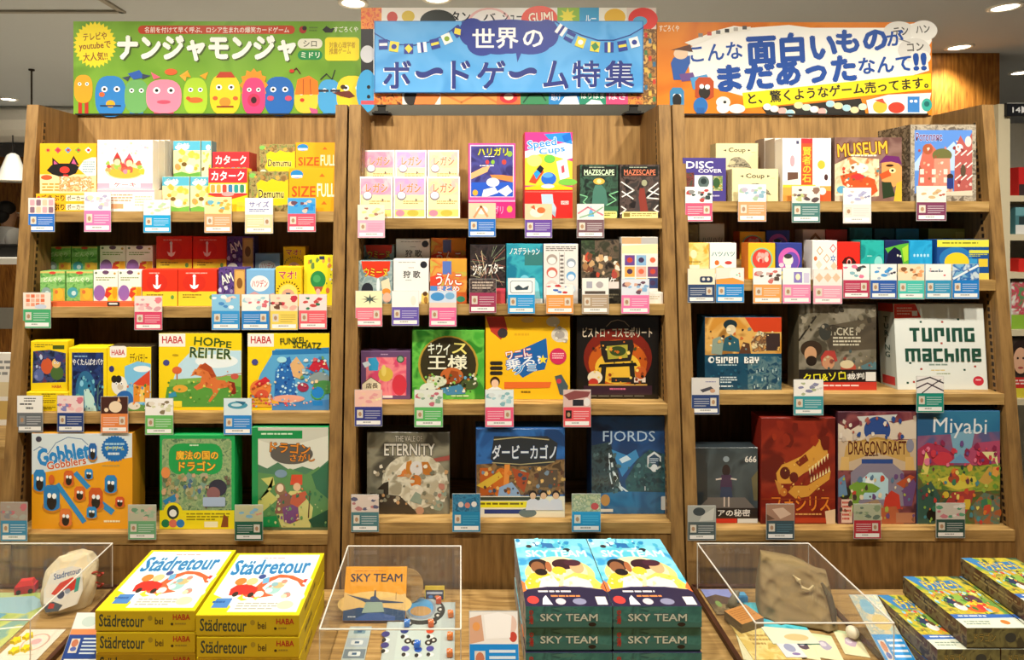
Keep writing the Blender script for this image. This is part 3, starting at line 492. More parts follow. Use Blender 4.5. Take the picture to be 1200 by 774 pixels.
gob += [('l', '26 54 52 92', 5, '2f8fd0'), ('l', '44 42 56 56', 5, '2f8fd0'), ('l', '70 74 80 82', 6, '2f8fd0')]
for x, y, r, h, c in ((8, 48, 6, 17, '2a86c8'), (20, 66, 8, 20, '2a7fc0'), (37, 46, 5, 12, 'd9662c'), (57, 42, 4, 8, '2f8fd0'), (48, 62, 5.5, 11, 'e0702c'), (64, 67, 7, 17, 'd05a24'), (79, 52, 6, 14, '2a86c8'), (88, 71, 4.5, 8, 'd9582c'), (60, 82, 5, 9, '2f8fd0'), (34, 87, 6, 14, 'e27a38'), (61, 18, 4, 13, '2a6ab0')): gob += gobb(x, y, r, h, c)
gob += [('e', 20, 48, 3, 5, 'd9662c')]
gob = [s if s[1] != 'Gobblet' else s + (.06, .05) for s in gob]
B(0, 3, 37, 508, 155, 624, 'f0a51c', gob, 'large square box, pale blue over orange, with blue and orange goblet pieces', d=.07, s=.026, yb=None, sides='c88a20')
mag = [('r', 0, 0, 100, 100, '18a050'), ('rr', 3, 4, 96, 100, 4, NN('7a9a6a', '9aae7a', '5a7a58', 70)), ('rr', 12, 9, 84, 42, 14, '1f9c4c'), ('t', '魔法の国の', 22, 17, 78, 26, 'f6c23a', 'a84a1c'), ('t', 'ドラゴン', 26, 28, 74, 38, 'f6c23a', 'a84a1c'), ('m', 40, 10, 60, 13, 1, 'cfe8c0')] + blobs(26, 6, 42, 60, 70, 3, 7, ('8a8a5a', 'a8a070', '6a8a6a', '5a6a4a', 'b0a888', '7a9a8a'), 21) + [('e', 8, 40, 6, 6, 'e08a4a'), ('p', '4 70 22 62 22 70 10 76', '2a7fb0'), *spk(60, 5, 42, 95, 78, '8a9a6a b0b08a 5a7a5a c8a07a 4a6a8a a88a5a 6a5a4a', 7, 1, 3.4), ('e', 78, 56, 12, 9, '2a2a3c'), ('e', 72, 62, 9, 7, '8a5a5a'), ('rr', 58, 66, 88, 76, 2, 'a8b8d0'), ('r', 0, 80, 100, 100, 'f0dc1a'), ('e', 18, 82, 13, 10.5, 'f0dc1a'), ('e', 18, 82, 8, 7.5, '2a3a34'), ('e', 18, 83, 5, 4, 'f0f0e8'), ('e', 8, 94, 5.5, 4.4, '1f7a4a'), ('e', 18, 94, 5.5, 4.4, 'd9705a'), ('e', 28, 94, 5.5, 4.4, '2a7ac0'), ('m', 36, 83, 94, 92, 3, '9a8a10'), ('r', 60, 92, 78, 98, 'f4efc8'), ('p', '82 98 86 84 92 88 92 98', '8a4a20')]
B(0, 3, 187, 510, 275, 625, '18a050', mag, 'green storybook style box with yellow strip at its base, magic dragon title', d=.06, s=.026)
drs = [('r', 0, 0, 8, 100, '178a48'), ('r', 8, 0, 100, 100, 'c9c8b8'), ('p', '8 12 40 20 100 8 100 40 8 40', 'd8d8c8'), ('r', 6, 3, 66, 11, '178a48'), ('m', 12, 5.5, 58, 8.5, 1, 'd0e8c8'), ('p', '8 36 20 40 34 34 50 42 66 38 84 42 100 32 100 100 8 100', '4a7a5a'), ('p', '8 44 30 46 50 40 70 46 88 38 100 60 100 100 8 100', '5a8a50'), ('p', '78 46 100 34 100 70 84 60', '2f6a4a'), ('p', '40 100 30 80 50 62 64 62 80 78 76 100', 'cfc87a'), ('p', '8 72 26 60 12 50 28 48 30 56 20 60 34 70 8 86', 'c8c46a'), ('e', 52, 26, 28, 10, '5a5650'), ('t', 'ドラゴン', 24, 15, 76, 25, 'e08a2c', '5a3a20', 4), ('t', 'さがし', 50, 26, 82, 33, 'e08a2c', '5a3a20')] + [('p', '30 84 34 68 44 62 54 68 54 84', '8a5a4a'), ('p', '40 78 60 74 62 90 50 94 42 92', '7a4a7a'), ('p', '52 66 70 62 74 68 60 78 50 74', 'c05a3a'), ('e', 37, 60, 7, 6, '8a6a4a'), ('e', 37, 59, 4.5, 4, 'eed0b0'), ('p', '50 56 52 46 66 46 66 56', 'd04a2a'), ('e', 59, 58, 5, 4, 'e0b890'), ('l', '76 62 74 88', 1.4, '5a3a24'), ('p', '8 88 32 86 36 97 8 97', '178a48'), ('p', '74 90 100 80 100 98 80 98', '24503a'), ('r', 8, 97.5, 100, 100, '5a6a4a'), ('e', 38, 45, 8, 4, '7a94a8')] + spk(40, 10, 62, 98, 97, '6a9a5a 3f7a4c 8ab06a c8c88a 2f6a48', 5, .8, 2.6) + spk(14, 32, 58, 66, 92, 'a86a54 8a5a8a d87a4a e8c8a8', 6, .8, 2)
B(0, 3, 295, 501, 385, 624, '178a48', drs, 'tall green spined box with two travellers in a green valley', d=.06, s=.02)
# ================================================================ MIDDLE BOOKCASE
def pink(a, b_, c): return [('r', 0, 0, 100, 100, 'fdf3ea'), ('r', 4, 4, 96, 96, NN(a, b_, c, 25)), ('r', 4, 44, 96, 78, 'f3ecb0'), ('t', 'レガシ', 20, 16, 84, 38, 'e8833a', 'f6d8e4', 0, .05), ('e', 24, 46, 15, 11, '6a5a70'), ('e', 24, 45, 13, 9, 'f4e8ea'), ('m', 30, 58, 92, 68, 2, 'b8a060'), ('p', '68 52 74 56 68 60', '6a4a5a'), ('r', 4, 80, 96, 96, 'f0d878'), ('e', 20, 88, 14, 8, 'e88aa0'), ('e', 60, 88, 18, 8, 'c8b84a')]
PKS = (('f0a8c0', 'e898b8', 'f4c0c8'), ('d8a0d0', 'f0b0c4', 'c8a0dc'), ('f8c8b0', 'f4d8a0', 'f8b8b0'))
for k in range(3):
    B(1, 0, (421, 461.2, 500)[k], 207, (460.2, 499, 539)[k], 256, 'fdeee8', pink(*PKS[k]), ('rose pink little box in front row at left end of middle top shelf', 'lilac pink little box in the middle of the front row', 'peach pink little box at the right of the front row')[k], name=CG, d=.06, s=.012, sides='f6e2e0')
    B(1, 0, (426, 463.2, 501)[k], 176, (462.5, 500, 538)[k], 0, 'fdeee8', pink(*PKS[k]), ('rose pink little box stacked up behind in the raised back row', 'lilac pink little box in the middle of the raised back row', 'peach pink little box at the right of the raised back row')[k], name=CG, d=.06, back=True, sides='f6e2e0')
hal = [('r', 0, 0, 100, 100, 'e0489a'), ('r', 3, 2, 97, 72, 'f6d0e4'), ('r', 5, 3.5, 95, 71, NN('3f3a78', '4a4a94', '34306a', 20)), ('t', 'ハリガリ', 20, 6, 84, 16, 'd8d23c', '4a5a1c'), ('m', 34, 17, 70, 19, 1, 'e8e8f0'), ('m', 24, 29, 84, 32, 1, 'f0e8f0'), ('e', 40, 25, 4, 3, 'd0444a'), ('e', 52, 25, 4, 3, '8aba3a'), ('e', 76, 25, 5, 3.5, 'c8443a'), ('e', 88, 14, 6, 4, '8ab04a'), ('p', '5 40 30 32 46 30 40 38 5 48', 'f0b07a'), ('p', '95 52 50 46 46 42 70 42 95 44', 'e88a4a'), ('r', 5, 52, 95, 71, '2a5ac8'), ('e', 52, 52, 14, 6, 'e8e8ec'), ('p', '32 62 56 58 64 66 40 71 28 71', 'f0f0f0'), ('p', '62 64 84 56 94 64 80 71', 'f4f4f0'), ('e', 14, 66, 6, 4, 'e8a83a'), ('r', 0, 76, 100, 78, 'f2b0d0'), ('r', 0, 78, 100, 100, 'd8307e'), ('e', 88, 88, 6, 4.5, 'e8b04a'), ('t', 'ハリガリ', 30, 84, 74, 94, 'f0a0c4')]
B(1, 0, 549, 168, 604, 256, 'e0489a', hal, 'magenta box with hands reaching for a bell, between pink and red boxes', name=CG, d=.06, sides='c8387e')
cup = [('r', 0, 0, 100, 68, 'f03a8a'), ('p', '0 22 100 10 100 30 0 44', 'fbe6f0'), ('p', '0 30 40 24 100 34 100 62 0 62', 'f6d23a'), ('p', '40 2 96 0 100 14 50 8', '2a8ad8'), ('t', 'Speed', 6, 8, 66, 20, '2f8ad8', 'eaf4fc', -8), ('t', 'Cups', 30, 17, 84, 26, '2f8ad8', 'eaf4fc', -8), ('p', '78 4 96 0 98 8 84 12', '1a6ac8'), ('e', 20, 33, 16, 7, 'f2ee7a'), ('e', 52, 31, 12, 5, '6ac04a'), ('p', '20 46 32 40 40 46 22 60 8 58', 'e04a2a'), ('p', '18 48 30 41 36 45 24 55', '2a9ad8'), ('p', '24 43 32 38 40 42 34 48', '1c1c28'), ('e', 50, 54, 16, 7.5, '2a6ad0'), ('e', 48, 50, 11, 3, '5aa0e8'), ('p', '66 34 88 30 94 52 74 56', 'f4f0ec'), ('p', '76 40 82 38 84 46 78 48', 'd04a5a'), ('e', 90, 58, 20, 4, '7ac04a'), ('p', '0 64 50 60 100 64 100 70 0 70', 'f8c81e'), ('r', 0, 67, 100, 100, 'e62a26'), ('e', 48, 63, 14, 2.4, 'f6eae0'), ('r', 0, 69, 100, 69.6, 'f08a7a'), ('p', '34 72 58 72 60 82 66 88 64 99 48 90 36 84', 'b8d0e0'), ('r', 76, 80, 92, 84, 'fae0dc'), ('t', 'AMIGO', 77, 80.6, 91, 83.4, 'e62a26')]
B(1, 0, 615, 155, 671, 256, 'e62a26', cup, 'tall pink, yellow and red box with stacked cups, middle top shelf', name=CG, d=.06, s=.012, sides='d03a52')
def maze(a, b_, c, ti): return [('r', 0, 0, 100, 100, NN(a, b_, c, 40)), ('r', 4, 3, 96, 22, '1a1e1a'), ('m', 24, 4, 78, 7, 1, 'b0b8a0'), ('t', 'MAZESCAPE', 11, 9, 90, 19, ti), ('l', '11 20 90 20', .8, ti)]
B(1, 0, 679.5, 193, 724.5, 256, '1d2620', maze('2a3a30', '3a5a48', '1c2822', 'd8f0c8') + [('e', 50, 31, 15, 6, 'e8b04a'), ('e', 50, 31, 6, 4, 'fbe8a0'), ('p', '34 50 40 38 58 38 68 48 74 76 30 80', '4a7a6a'), ('l', '0 56 20 60 8 70 30 80', 2.4, '8ad09a'), ('l', '100 50 76 56 96 66 70 76', 2.4, '8ad09a'), ('r', 0, 78, 100, 86, '3a6a4a'), ('rr', 58, 87, 97, 100, 4, 'f0e88a'), ('m', 64, 90, 94, 97, 2, '6a6a2a')], 'black and green box with maze title and glowing light', name=CG, d=.05)
B(1, 0, 726, 193, 773, 256, '201c1c', maze('3a3432', '5a4a44', '241e1e', 'd87a5a') + [('e', 62, 34, 7, 6, 'a0a080'), ('p', '50 44 62 44 72 90 44 90', '8a3a30'), ('p', '36 90 46 50 52 90', '4a4040')] + [('l', p, 3, 'f0ece4') for p in ('4 32 36 48 6 60', '6 50 34 64', '96 34 72 48 98 56', '98 44 68 62 98 64', '4 78 16 84 2 92', '96 76 86 84 98 88')] + [('r', 6, 88, 96, 100, 'f0e09a'), ('r', 10, 90, 26, 98, '8a7a3a'), ('m', 30, 91, 92, 98, 2, '8a7a3a')], 'black box with maze title in red and white bars, at shelf end', name=CG, d=.05)
# ---- second shelf
umi = [('r', 0, 0, 100, 100, NN('8aa0a0', 'a8b8b4', '70888a', 40)), ('p', '8 0 94 0 92 22 70 36 56 40 30 34 12 20', 'e03a20'), ('t', 'ウミーヌ', 16, 16, 86, 36, 'f6c83a', '7a2418'), ('e', 26, 66, 17, 15, '2a2c34'), ('e', 58, 58, 5, 18, 'e8f0f0'), ('p', '66 48 90 40 96 70 72 74', 'f0dcb8'), ('e', 82, 72, 13, 8, 'e8903a'), ('e', 84, 86, 12, 12, 'e8b8a0')]
B(1, 1, 420, 306, 460, 357, '8aa0a0', umi, 'grey box with red title shield, front row behind the cream price card', name=CG)
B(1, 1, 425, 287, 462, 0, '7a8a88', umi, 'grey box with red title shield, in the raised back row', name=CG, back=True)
kar = [('r', 0, 0, 100, 100, 'f3f0ea'), ('m', 14, 6, 76, 9, 1, '9a948a'), ('e', 86, 12, 10, 8, '28282e'), ('m', 42, 18, 62, 21, 1, 'a09a90'), ('t', '狩 歌', 28, 26, 76, 42, '2a2622'), ('m', 34, 46, 62, 49, 1, 'a09a90'), ('p', '80 78 92 72 100 78 100 100 78 100', 'e8c86a'), ('e', 90, 78, 7, 5, '5a3a24'), ('e', 92, 92, 6, 8, 'a87a3a')]
B(1, 1, 461, 304, 502.5, 357, 'f3f0ea', kar, 'plain white box with black two character title, front row', name=CG)
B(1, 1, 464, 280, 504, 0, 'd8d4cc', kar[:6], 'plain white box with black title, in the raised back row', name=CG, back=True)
unk = [('r', 0, 0, 100, 100, NN('e8a04a', 'd87a3a', 'c8b04a', 30)), ('r', 34, 4, 58, 34, '5a78c0'), ('r', 60, 0, 100, 28, 'd8a03a'), ('p', '0 40 20 34 40 40 20 60 0 60', 'e04a30'), ('t', 'うんこ', 16, 32, 86, 58, 'f8f4ee', 'd0302a', 0, .09), ('r', 0, 60, 60, 84, '4a8ad0'), ('t', 'まとめ', 20, 60, 80, 72, 'f8f4ee', 'd0302a'), ('e', 26, 80, 18, 9, 'e8eef4'), ('r', 66, 74, 100, 100, 'd0602c'), ('e', 84, 90, 12, 7, '3a8a6a')]
B(1, 1, 504, 304, 547, 357, 'e08a3a', unk, 'orange and blue collage box with white and red title, front row', name=CG)
B(1, 1, 505, 279, 546, 0, 'd88a4a', unk, 'orange and blue collage box with white title, raised back row', name=CG, back=True)
fw = [('r', 0, 0, 100, 100, NN('201c1e', '3a3030', '2c2624', 60))]
q_ = random.Random(3)
for i in range(46):
    a = q_.uniform(0, 6.28); r0, r1 = q_.uniform(8, 20), q_.uniform(30, 66); cx_, cy_ = (56, 30) if i % 2 else (44, 58)
    fw += [('l', '%g %g %g %g' % (cx_ + r0 * math.cos(a), cy_ + r0 * .8 * math.sin(a), max(1, min(99, cx_ + r1 * math.cos(a))), max(1, min(99, cy_ + r1 * .8 * math.sin(a)))), .9, ('d8b890', 'c07a6a', 'e8d8b0', '8a9a7a')[i % 4])]
fw += [('t', 'ジケイスター', 6, 32, 94, 50, 'f4eee4', '2a1c1c', -5), ('r', 70, 74, 100, 84, 'd84a5a'), ('r', 60, 84, 100, 100, 'e0545a')]
B(1, 1, 551, 287, 592.5, 357, '201c1e', fw, 'black box with firework burst and white title, second shelf', name=CG, s=.018)
peng = [('r', 0, 0, 100, 100, NN('2a90a8', '3aa8b8', '1f7a98', 18)), ('r', 50, 14, 100, 36, '3a7a78'), ('t', 'ノスデラトゥン', 8, 6, 92, 18, 'e8f6f4', '1f6a80'), ('p', '10 92 16 66 24 58 32 66 36 82 50 62 64 82 70 66 78 58 88 66 94 92', '8ad8e4'), ('e', 50, 66, 16, 14, '7acce0'), ('e', 50, 70, 9, 9, '2a7a94'), ('r', 0, 92, 100, 100, 'e8f0f0')]
B(1, 1, 593.5, 286, 636, 357, '2a90a8', peng, 'teal box with pale arched shapes and white title', name=CG, s=.018)
whi = [('r', 0, 0, 100, 100, 'e6e0da'), ('m', 6, 4, 94, 13, 3, '5a5450'), ('l', '46 14 46 80', 1, '8a8480'), ('l', '60 14 60 80', 1, '8a8480')]
for i in range(3): whi += [('e', 24, 26 + i * 22, 16, 9, ('a89a90', 'd06a5a', 'e8c8c0')[i]), ('e', 24, 28 + i * 22, 12, 6, 'f0e8e2'), ('e', 80, 32 + i * 22, 14, 8, ('98a4b0', '6aa8d8', 'd0dce4')[i]), ('e', 80, 34 + i * 22, 10, 5, 'eef2f4')]
whi += [('m', 48, 18, 58, 78, 9, '6a6460'), ('e', 20, 86, 9, 5, 'c04a4a'), ('e', 36, 86, 9, 5, '3a70b8'), ('r', 56, 81, 86, 91, 'c83a3a'), ('r', 56, 81, 70, 91, '3a6ac0')]
B(1, 1, 637, 286, 677.5, 357, 'e6e0da', whi, 'white box with columns of red and blue masks, blue side', name=CG, s=.018, sides='2a62b8')
syn = [('r', 0, 0, 100, 100, NN('3a3a2c', '6a5a4a', '2a2420', 40)), ('r', 0, 0, 36, 30, NN('44543a', '2f3a2a', '5a5a4a', 40))] + blobs(20, 6, 34, 96, 72, 5, 12, ('d8b890', 'a87a50', 'e8dcc8', '7a4a34', 'c8a070', 'c04a34'), 14) + [('t', 'シンジケ', 20, 78, 92, 92, 'f4eee6', '2a2018', -3), ('e', 88, 72, 8, 8, 'b04a40'), ('r', 70, 86, 100, 100, 'e8d8d0')]
B(1, 1, 681, 281, 725.5, 339, '2f2a22', syn, 'dark box with crowd of figures and white title, on another dark box', name=CG, yb=338.6, s=.02)
B(1, 1, 679, 339.5, 728, 357, '2a2820', [('r', 0, 0, 100, 100, NN('2c2a24', '403a30', '1c1a16', 50)), ('m', 56, 30, 94, 70, 2, '8a8068')], 'dark flat box under the dark crowd picture box', name=CG, s=.012, d=.06)
grd = [('r', 0, 0, 100, 100, 'f0e8dc'), ('r', 0, 0, 54, 12, 'd0a87a'), ('r', 54, 0, 100, 12, 'b8b4b0'), ('p', '0 16 100 12 100 30 0 30', 'f4e0b0')]
for i in range(3):
    for j in range(3):
        c = (('6a4a90', '8ab4d8', 'e8e0d8'), ('f0a850', 'e8b0a0', '7a4a70'), ('a8d0e0', 'e8c070', '3a4a78'))[j][i]; grd += [('r', 8 + i * 32, 33 + j * 21, 36 + i * 32, 52 + j * 21, c), ('e', 22 + i * 32, 42 + j * 21, 8, 5, ('c84a3a', '4a3a5a', 'e06a4a')[(i + j) % 3])]
B(1, 1, 728.5, 278, 771, 343, 'f0e8dc', grd, 'white box with three by three grid of portraits, standing on white box', name=CG, yb=342.1, s=.02)
B(1, 1, 729, 343, 777, 357, 'f2ece0', [('m', 40, 30, 94, 70, 2, 'd8c8a8')], 'white flat box under the portrait grid box', name=CG, s=.012, d=.06)
# ---- third shelf
coc = [('r', 0, 0, 100, 100, '6a4a70'), ('r', 10, 12, 92, 92, NN('e8607a', 'f08a90', 'd84a70', 24)), ('p', '14 14 30 12 36 24 34 40 16 40', '3aa0d0'), ('p', '2 24 14 20 20 28 8 34', 'd8e4ec'), ('e', 50, 48, 15, 15, 'd8b84a'), ('e', 46, 40, 5, 12, 'e8d06a'), ('e', 78, 70, 15, 22, 'd83a4a'), ('e', 80, 16, 8, 8, '3a5a44'), ('e', 80, 16, 5.5, 5.5, '8ab08a'), ('m', 40, 5, 66, 9, 1, 'c8a8c8'), ('p', '2 68 20 54 40 68 40 82 2 82', 'f2e6c4'), ('l', '2 68 20 54 40 68', 1.4, '6a5a34'), ('t', '店長', 10, 66, 34, 77, '4a3a24'), ('r', 44, 92, 64, 97, 'e8e0e4')]
B(1, 2, 423, 412, 481, 474, '6a4a70', coc, 'small mauve edged box with pink flamingo like birds', name=CG, s=.045, mat=WRAP)
kiw = [('r', 0, 0, 100, 100, NN('4aa83a', '6ac04a', '35882c', 18)), ('e', 50, 50, 42, 42, 'b8963a'), ('e', 50, 50, 39, 40, '3a3420'), ('t', 'キウイ', 22, 19, 52, 35, 'e8ecd8', '2a2418', 4), ('t', 'ス', 56, 19, 76, 34, 'ece07a', '2a2418', 4), ('t', '王様', 22, 36, 76, 57, 'f2f0d4', '2a2418', 0, .09), ('e', 55, 66, 16, 12, 'c86a34'), ('p', '46 78 54 58 64 60 66 76', '9a4a24'), ('e', 34, 74, 14, 8, 'd8e0c0'), ('e', 24, 86, 14, 10, 'e0e8d8'), ('p', '40 84 70 78 74 92 48 94', '4a8ab0'), ('e', 80, 78, 12, 8, '4a5a34')] + dots(26, 18, 64, 92, 82, 1, 2.4, ('e8e8d0', '2a3a20', '8ac05a'), 5) + [('m', 54, 94, 96, 98, 1, 'cfe8b0')] + spk(40, 20, 62, 86, 90, 'e8e8d8 8a5a2c c87a3a 4a6a34 6aa8c8 2a2a1c d8c890', 6, 1, 2.8)
B(1, 2, 483, 387, 567.5, 474, '4aa83a', kiw, 'green square box with brown disc, white title and kiwi birds', s=.045, d=.06, mat=WRAP)
yel = [('r', 0, 0, 100, 100, 'f4be1c'), ('p', '0 0 22 0 26 16 18 28 6 18', 'b8382c'), ('e', 20, 20, 6, 6, '3a3438'), ('e', 88, 22, 10, 9, 'd8d0c0'), ('e', 88, 22, 6, 5, 'a8a098'), ('e', 80, 6, 8, 6, 'c8c0a8'), ('e', 50, 4, 8, 3.5, 'd8b060'), ('m', 34, 20, 60, 26, 1, 'e0a81c'), ('p', '46 38 72 26 74 50 70 64 58 66 44 74 40 70 30 62 28 52 24 48', '1e62a8'), ('t', 'ワニに', 24, 40, 54, 50, 'f4f0ea', 'c8303a', -10), ('t', '乗る?', 24, 49, 66, 61, 'f0f4f8', '2a6ab8', -10), ('t', 'グミ', 32, 58, 60, 68, '3a9ad8', 'f0f4f8', -10), star(68, 52, 6, 'f8d83a'), ('e', 86, 48, 10, 10, 'd0305a'), ('m', 79, 44, 93, 52, 3, 'f4c0c8'), ('rr', 5, 54, 20, 58.5, 2, '2c2822'), ('rr', 5, 60, 20, 64.5, 2, '2c2822'), ('rr', 5, 66, 20, 70.5, 2, '2c2822'), ('p', '22 79 78 79 76 86 22 87', 'e8702c'), ('p', '82 72 90 70 98 84 96 96 88 94', '4a5a60'), ('e', 87, 78, 3, 3, 'c83a4a')] + head(11, 80, 5.2, 'f0c8a8', '3a2418', 'e8f0f4') + [('m', 42, 90, 64, 94, 1, '8a6a14')] + spk(12, 78, 8, 97, 30, 'e8e0d0 a8a090 c8c0b0', 4, 1, 3)
B(1, 2, 569, 371, 668, 474, 'f4be1c', yel, 'yellow square box with blue slanted comic title and crocodile feet', s=.045, d=.065)
bis = [('r', 0, 0, 100, 100, '14110f'), ('r', 2, 2, 98, 98, '1c1815'), ('e', 50, 50, 42, 36, '7a2418'), ('e', 50, 56, 36, 28, 'c05a1c'), ('e', 50, 62, 28, 20, 'e8b83a'), ('l', '36 12 42 6 50 4 58 6 64 12', 1, '8a7a60'), ('t', 'ビストロ・コスモポリート', 7, 13, 92, 25, 'd8c8b0', '14110f'), ('p', '28 30 68 28 70 36 66 54 34 56 30 46', '2a2420'), ('p', '36 36 62 34 62 50 38 52', 'a8a03a'), ('e', 50, 42, 10, 6, '3a4a24'), ('p', '28 58 72 56 74 60 26 62', '1c1a18'), ('p', '30 60 36 60 34 82 28 82', '2a2420'), ('p', '64 60 70 60 72 82 66 82', '2a2420'), ('p', '42 74 66 74 66 80 42 80', '2c2c28'), ('e', 22, 74, 9, 8, 'e8dcc0'), ('e', 20, 80, 6, 5, 'c03a2c'), ('r', 70, 74, 84, 80, 'e8d8c8'), ('e', 78, 68, 7, 8, 'c8602c'), ('r', 14, 82, 86, 84, 'c89a4a'), ('r', 8, 84, 92, 95, '3a2430'), ('m', 40, 87, 62, 91, 1, 'd06a8a'), ('m', 10, 96, 90, 98, 1, '7a7468')] + spk(44, 16, 30, 84, 82, 'e8a03a 8a3a1c f0d06a 2a201c c86a24 4a4a24', 4, .8, 2.6)
B(1, 2, 676, 371, 772, 474, '14110f', bis, 'black square box with glowing food stall and silver title', s=.05, d=.065, mat=WRAP)
# ---- bottom shelf
ete = [('r', 0, 0, 100, 100, NN('6a6858', '8a8672', '4a4840', 12)), ('e', 58, 60, 40, 34, NN('b8ae94', 'd8d2bc', '9a927a', 22)), ('t', 'THE VALE OF', 34, 4, 67, 11, 'cac4b4', '3a362e'), ('t', 'ETERNITY', 21, 14, 82, 28, 'dcd8cc', '3a362e'), ('p', '34 50 44 38 52 34 50 52 38 54', 'e8e0d0'), ('p', '48 36 54 34 54 52 46 52', 'c07a2c'), ('e', 60, 44, 8, 9, 'd8d4d0'), ('p', '66 36 74 36 82 52 68 52', 'b8702a'), ('p', '36 54 46 44 50 54', 'd07a3a'), ('e', 59, 60, 7, 8, 'c8742c'), ('e', 60, 72, 8, 8, 'd8d0bc'), ('p', '80 32 100 28 100 34 84 36', '9a4a44'), ('p', '12 70 20 62 26 60 26 76 20 80 20 70', '2c2824'), ('p', '4 74 40 78 60 98 60 100 0 100 0 80', '3a322a'), ('e', 64, 96, 5, 5, 'b88a70'), ('m', 78, 92, 96, 96, 1, 'd8d0c0')] + blobs(8, 60, 66, 96, 90, 4, 9, ('a89c80', '8a9a8a', 'b87a6a'), 12) + spk(60, 4, 40, 97, 92, 'd8d0b8 a89c84 8a8a78 e8e0cc c89a6a 70705e', 4, 1, 3.6)
B(1, 3, 430, 507, 527, 613, '5a5648', ete, 'grey stone coloured box with misty winged creature and silver title', s=.05, d=.065, mat=WRAP)
der = [('r', 0, 0, 100, 100, NN('24508a', '2f66a8', '1c3c6a', 12)), ('p', '0 40 100 34 100 74 0 76', NN('6a5034', '8a6a44', '4a3826', 40)), ('p', '20 8 80 8 92 16 90 36 78 42 24 42 16 34', '2c3034'), ('l', '20 12 50 9 82 12', 1.2, 'b8a878'), ('t', 'ダービーカゴノ', 18, 18, 90, 34, 'd8dce0', '1c3c6a', 0, .06), ('l', '18 38 50 40 88 37', 1, 'b8a878'), ('e', 28, 62, 9, 18, 'c8661c'), ('p', '4 44 18 44 20 74 4 76', 'b85a20'), ('p', '0 64 26 48 30 54 10 68', 'd8b03a'), ('p', '32 40 38 40 36 76 30 76', 'e08a3a'), ('p', '26 66 40 60 48 70 50 76 24 78', '8fa8c8'), ('e', 52, 52, 6, 6, '8ab0a0'), ('p', '40 44 60 50 54 72 46 64', 'a84a24'), ('r', 70, 46, 92, 66, '5a4a3a'), ('r', 0, 76, 100, 100, 'f0e6c8'), ('r', 0, 77, 72, 81, '3a4030'), ('r', 0, 82, 70, 89, 'f2e01e'), ('m', 3, 83.5, 66, 88, 1, '7a6a10'), ('r', 9, 91, 56, 96, '2c3c7a'), ('r', 1, 90, 8, 97, 'e8e4d8'), ('e', 58, 95, 10, 5, '6a7a7a')] + spk(56, 2, 44, 98, 75, 'd87a2c 8a5a34 3f4a5a c8a05a a84a24 e8b86a 5a3a2c 7a8a9a', 4, 1, 3.4)
for x in (64, 76, 90): der += head(x, 75, 4, 'e0b48c', '241a14', 'd8d8e0')
B(1, 3, 558, 503, 662, 613, '24508a', der, 'blue box with desert racing riders, yellow strip and three portraits', s=.03, d=.065)
fjo = [('r', 0, 0, 100, 100, NN('1c3a64', '224a7c', '183054', 8)), ('p', '0 30 24 26 30 40 36 62 40 80 0 80', NN('24343c', '30464c', '1a262c', 40)), ('p', '26 34 46 40 58 34 62 42 48 54 40 62', '3a84b8'), ('p', '36 44 46 40 52 44 40 48', 'c8dce8'), ('p', '44 66 60 44 76 34 100 40 100 78 46 78', NN('2a4c58', '2f5a60', '20404c', 30)), ('l', '25 40 28 56 34 70 40 76', 2.4, 'd0dce0'), ('l', '23 38 24 60 28 74', 1.6, 'c0d0d8'), ('l', '30 58 38 72 48 78', 2, 'd8e4e8'), ('p', '0 80 40 77 100 78 100 100 0 100', NN('245a88', '2c6a98', '1c4a74', 14)), ('t', 'FJORDS', 15, 15, 83, 29, 'a8bcd0', None, 0, .07, .004), ('p', '82 36 91 41 91 52 82 57 73 52 73 41', 'd8e0e4'), ('p', '82 38.5 89 42.5 89 50.5 82 54.5 75 50.5 75 42.5', '2a4c68'), ('m', 76, 43, 88, 49, 3, 'c0d0dc'), ('e', 82, 53, 4.5, 4, 'e0e6ea'), ('l', '70 72 70 76', 1, 'd8e0e4'), ('rr', 91, 82, 99, 96, 1.5, 'd8dcd8'), ('e', 18, 86, 6, 6, 'b8843a'), ('r', 10, 95, 28, 98, 'd8d4c8')] + spk(36, 2, 32, 36, 78, '24383e 3a5054 1a282e 4a6468', 4, 1, 3.4) + spk(30, 48, 46, 98, 77, '2f5c64 3a6a70 1c4048 5a8488', 5, 1, 3)
B(1, 3, 693, 488, 783, 613, '16304f', fjo, 'deep blue box with waterfall valley and thin silver capitals', s=.05, d=.065, mat=WRAP)
# ================================================================ RIGHT BOOKCASE
disc = [('r', 0, 0, 100, 100, '4a3f86'), ('t', 'DISC', 8, 8, 70, 24, 'f2f0f4'), ('t', 'COVER', 36, 26, 90, 34, 'f2f0f4'), ('r', 0, 34, 26, 70, NN('3a4a3c', '7a3a34', '22302c', 60)), ('r', 27, 40, 68, 76, 'e8eae6'), ('e', 48, 56, 13, 14, '5a6a68'), ('e', 48, 54, 7, 7, '2c3838'), ('r', 70, 42, 92, 76, NN('c8c090', '6a8a4a', 'd8a03a', 60)), ('e', 78, 58, 8, 12, '3a5a34'), ('m', 66, 86, 96, 92, 1, 'c8c0e0')]
B(2, 0, 800, 185, 851, 236, '4a3f86', disc, 'purple box with white block letters and record picture, right top shelf', name=CG, s=.01, d=.04)
coup = [('r', 0, 0, 100, 100, 'eadca8'), ('t', 'Coup', 30, 14, 70, 32, '3a342a'), ('p', '17 22 24 19 24 26', '3a342a'), ('p', '83 22 76 19 76 26', '3a342a'), ('p', '28 72 34 52 44 44 56 44 68 52 78 66 84 78 30 78', NN('7a7260', 'a89e84', '5a5444', 90)), ('e', 38, 64, 8, 9, 'c8bc94'), ('l', '26 74 50 66 84 80', 1.6, '5a5444'), ('m', 84, 28, 96, 31, 1, 'a89c70')]
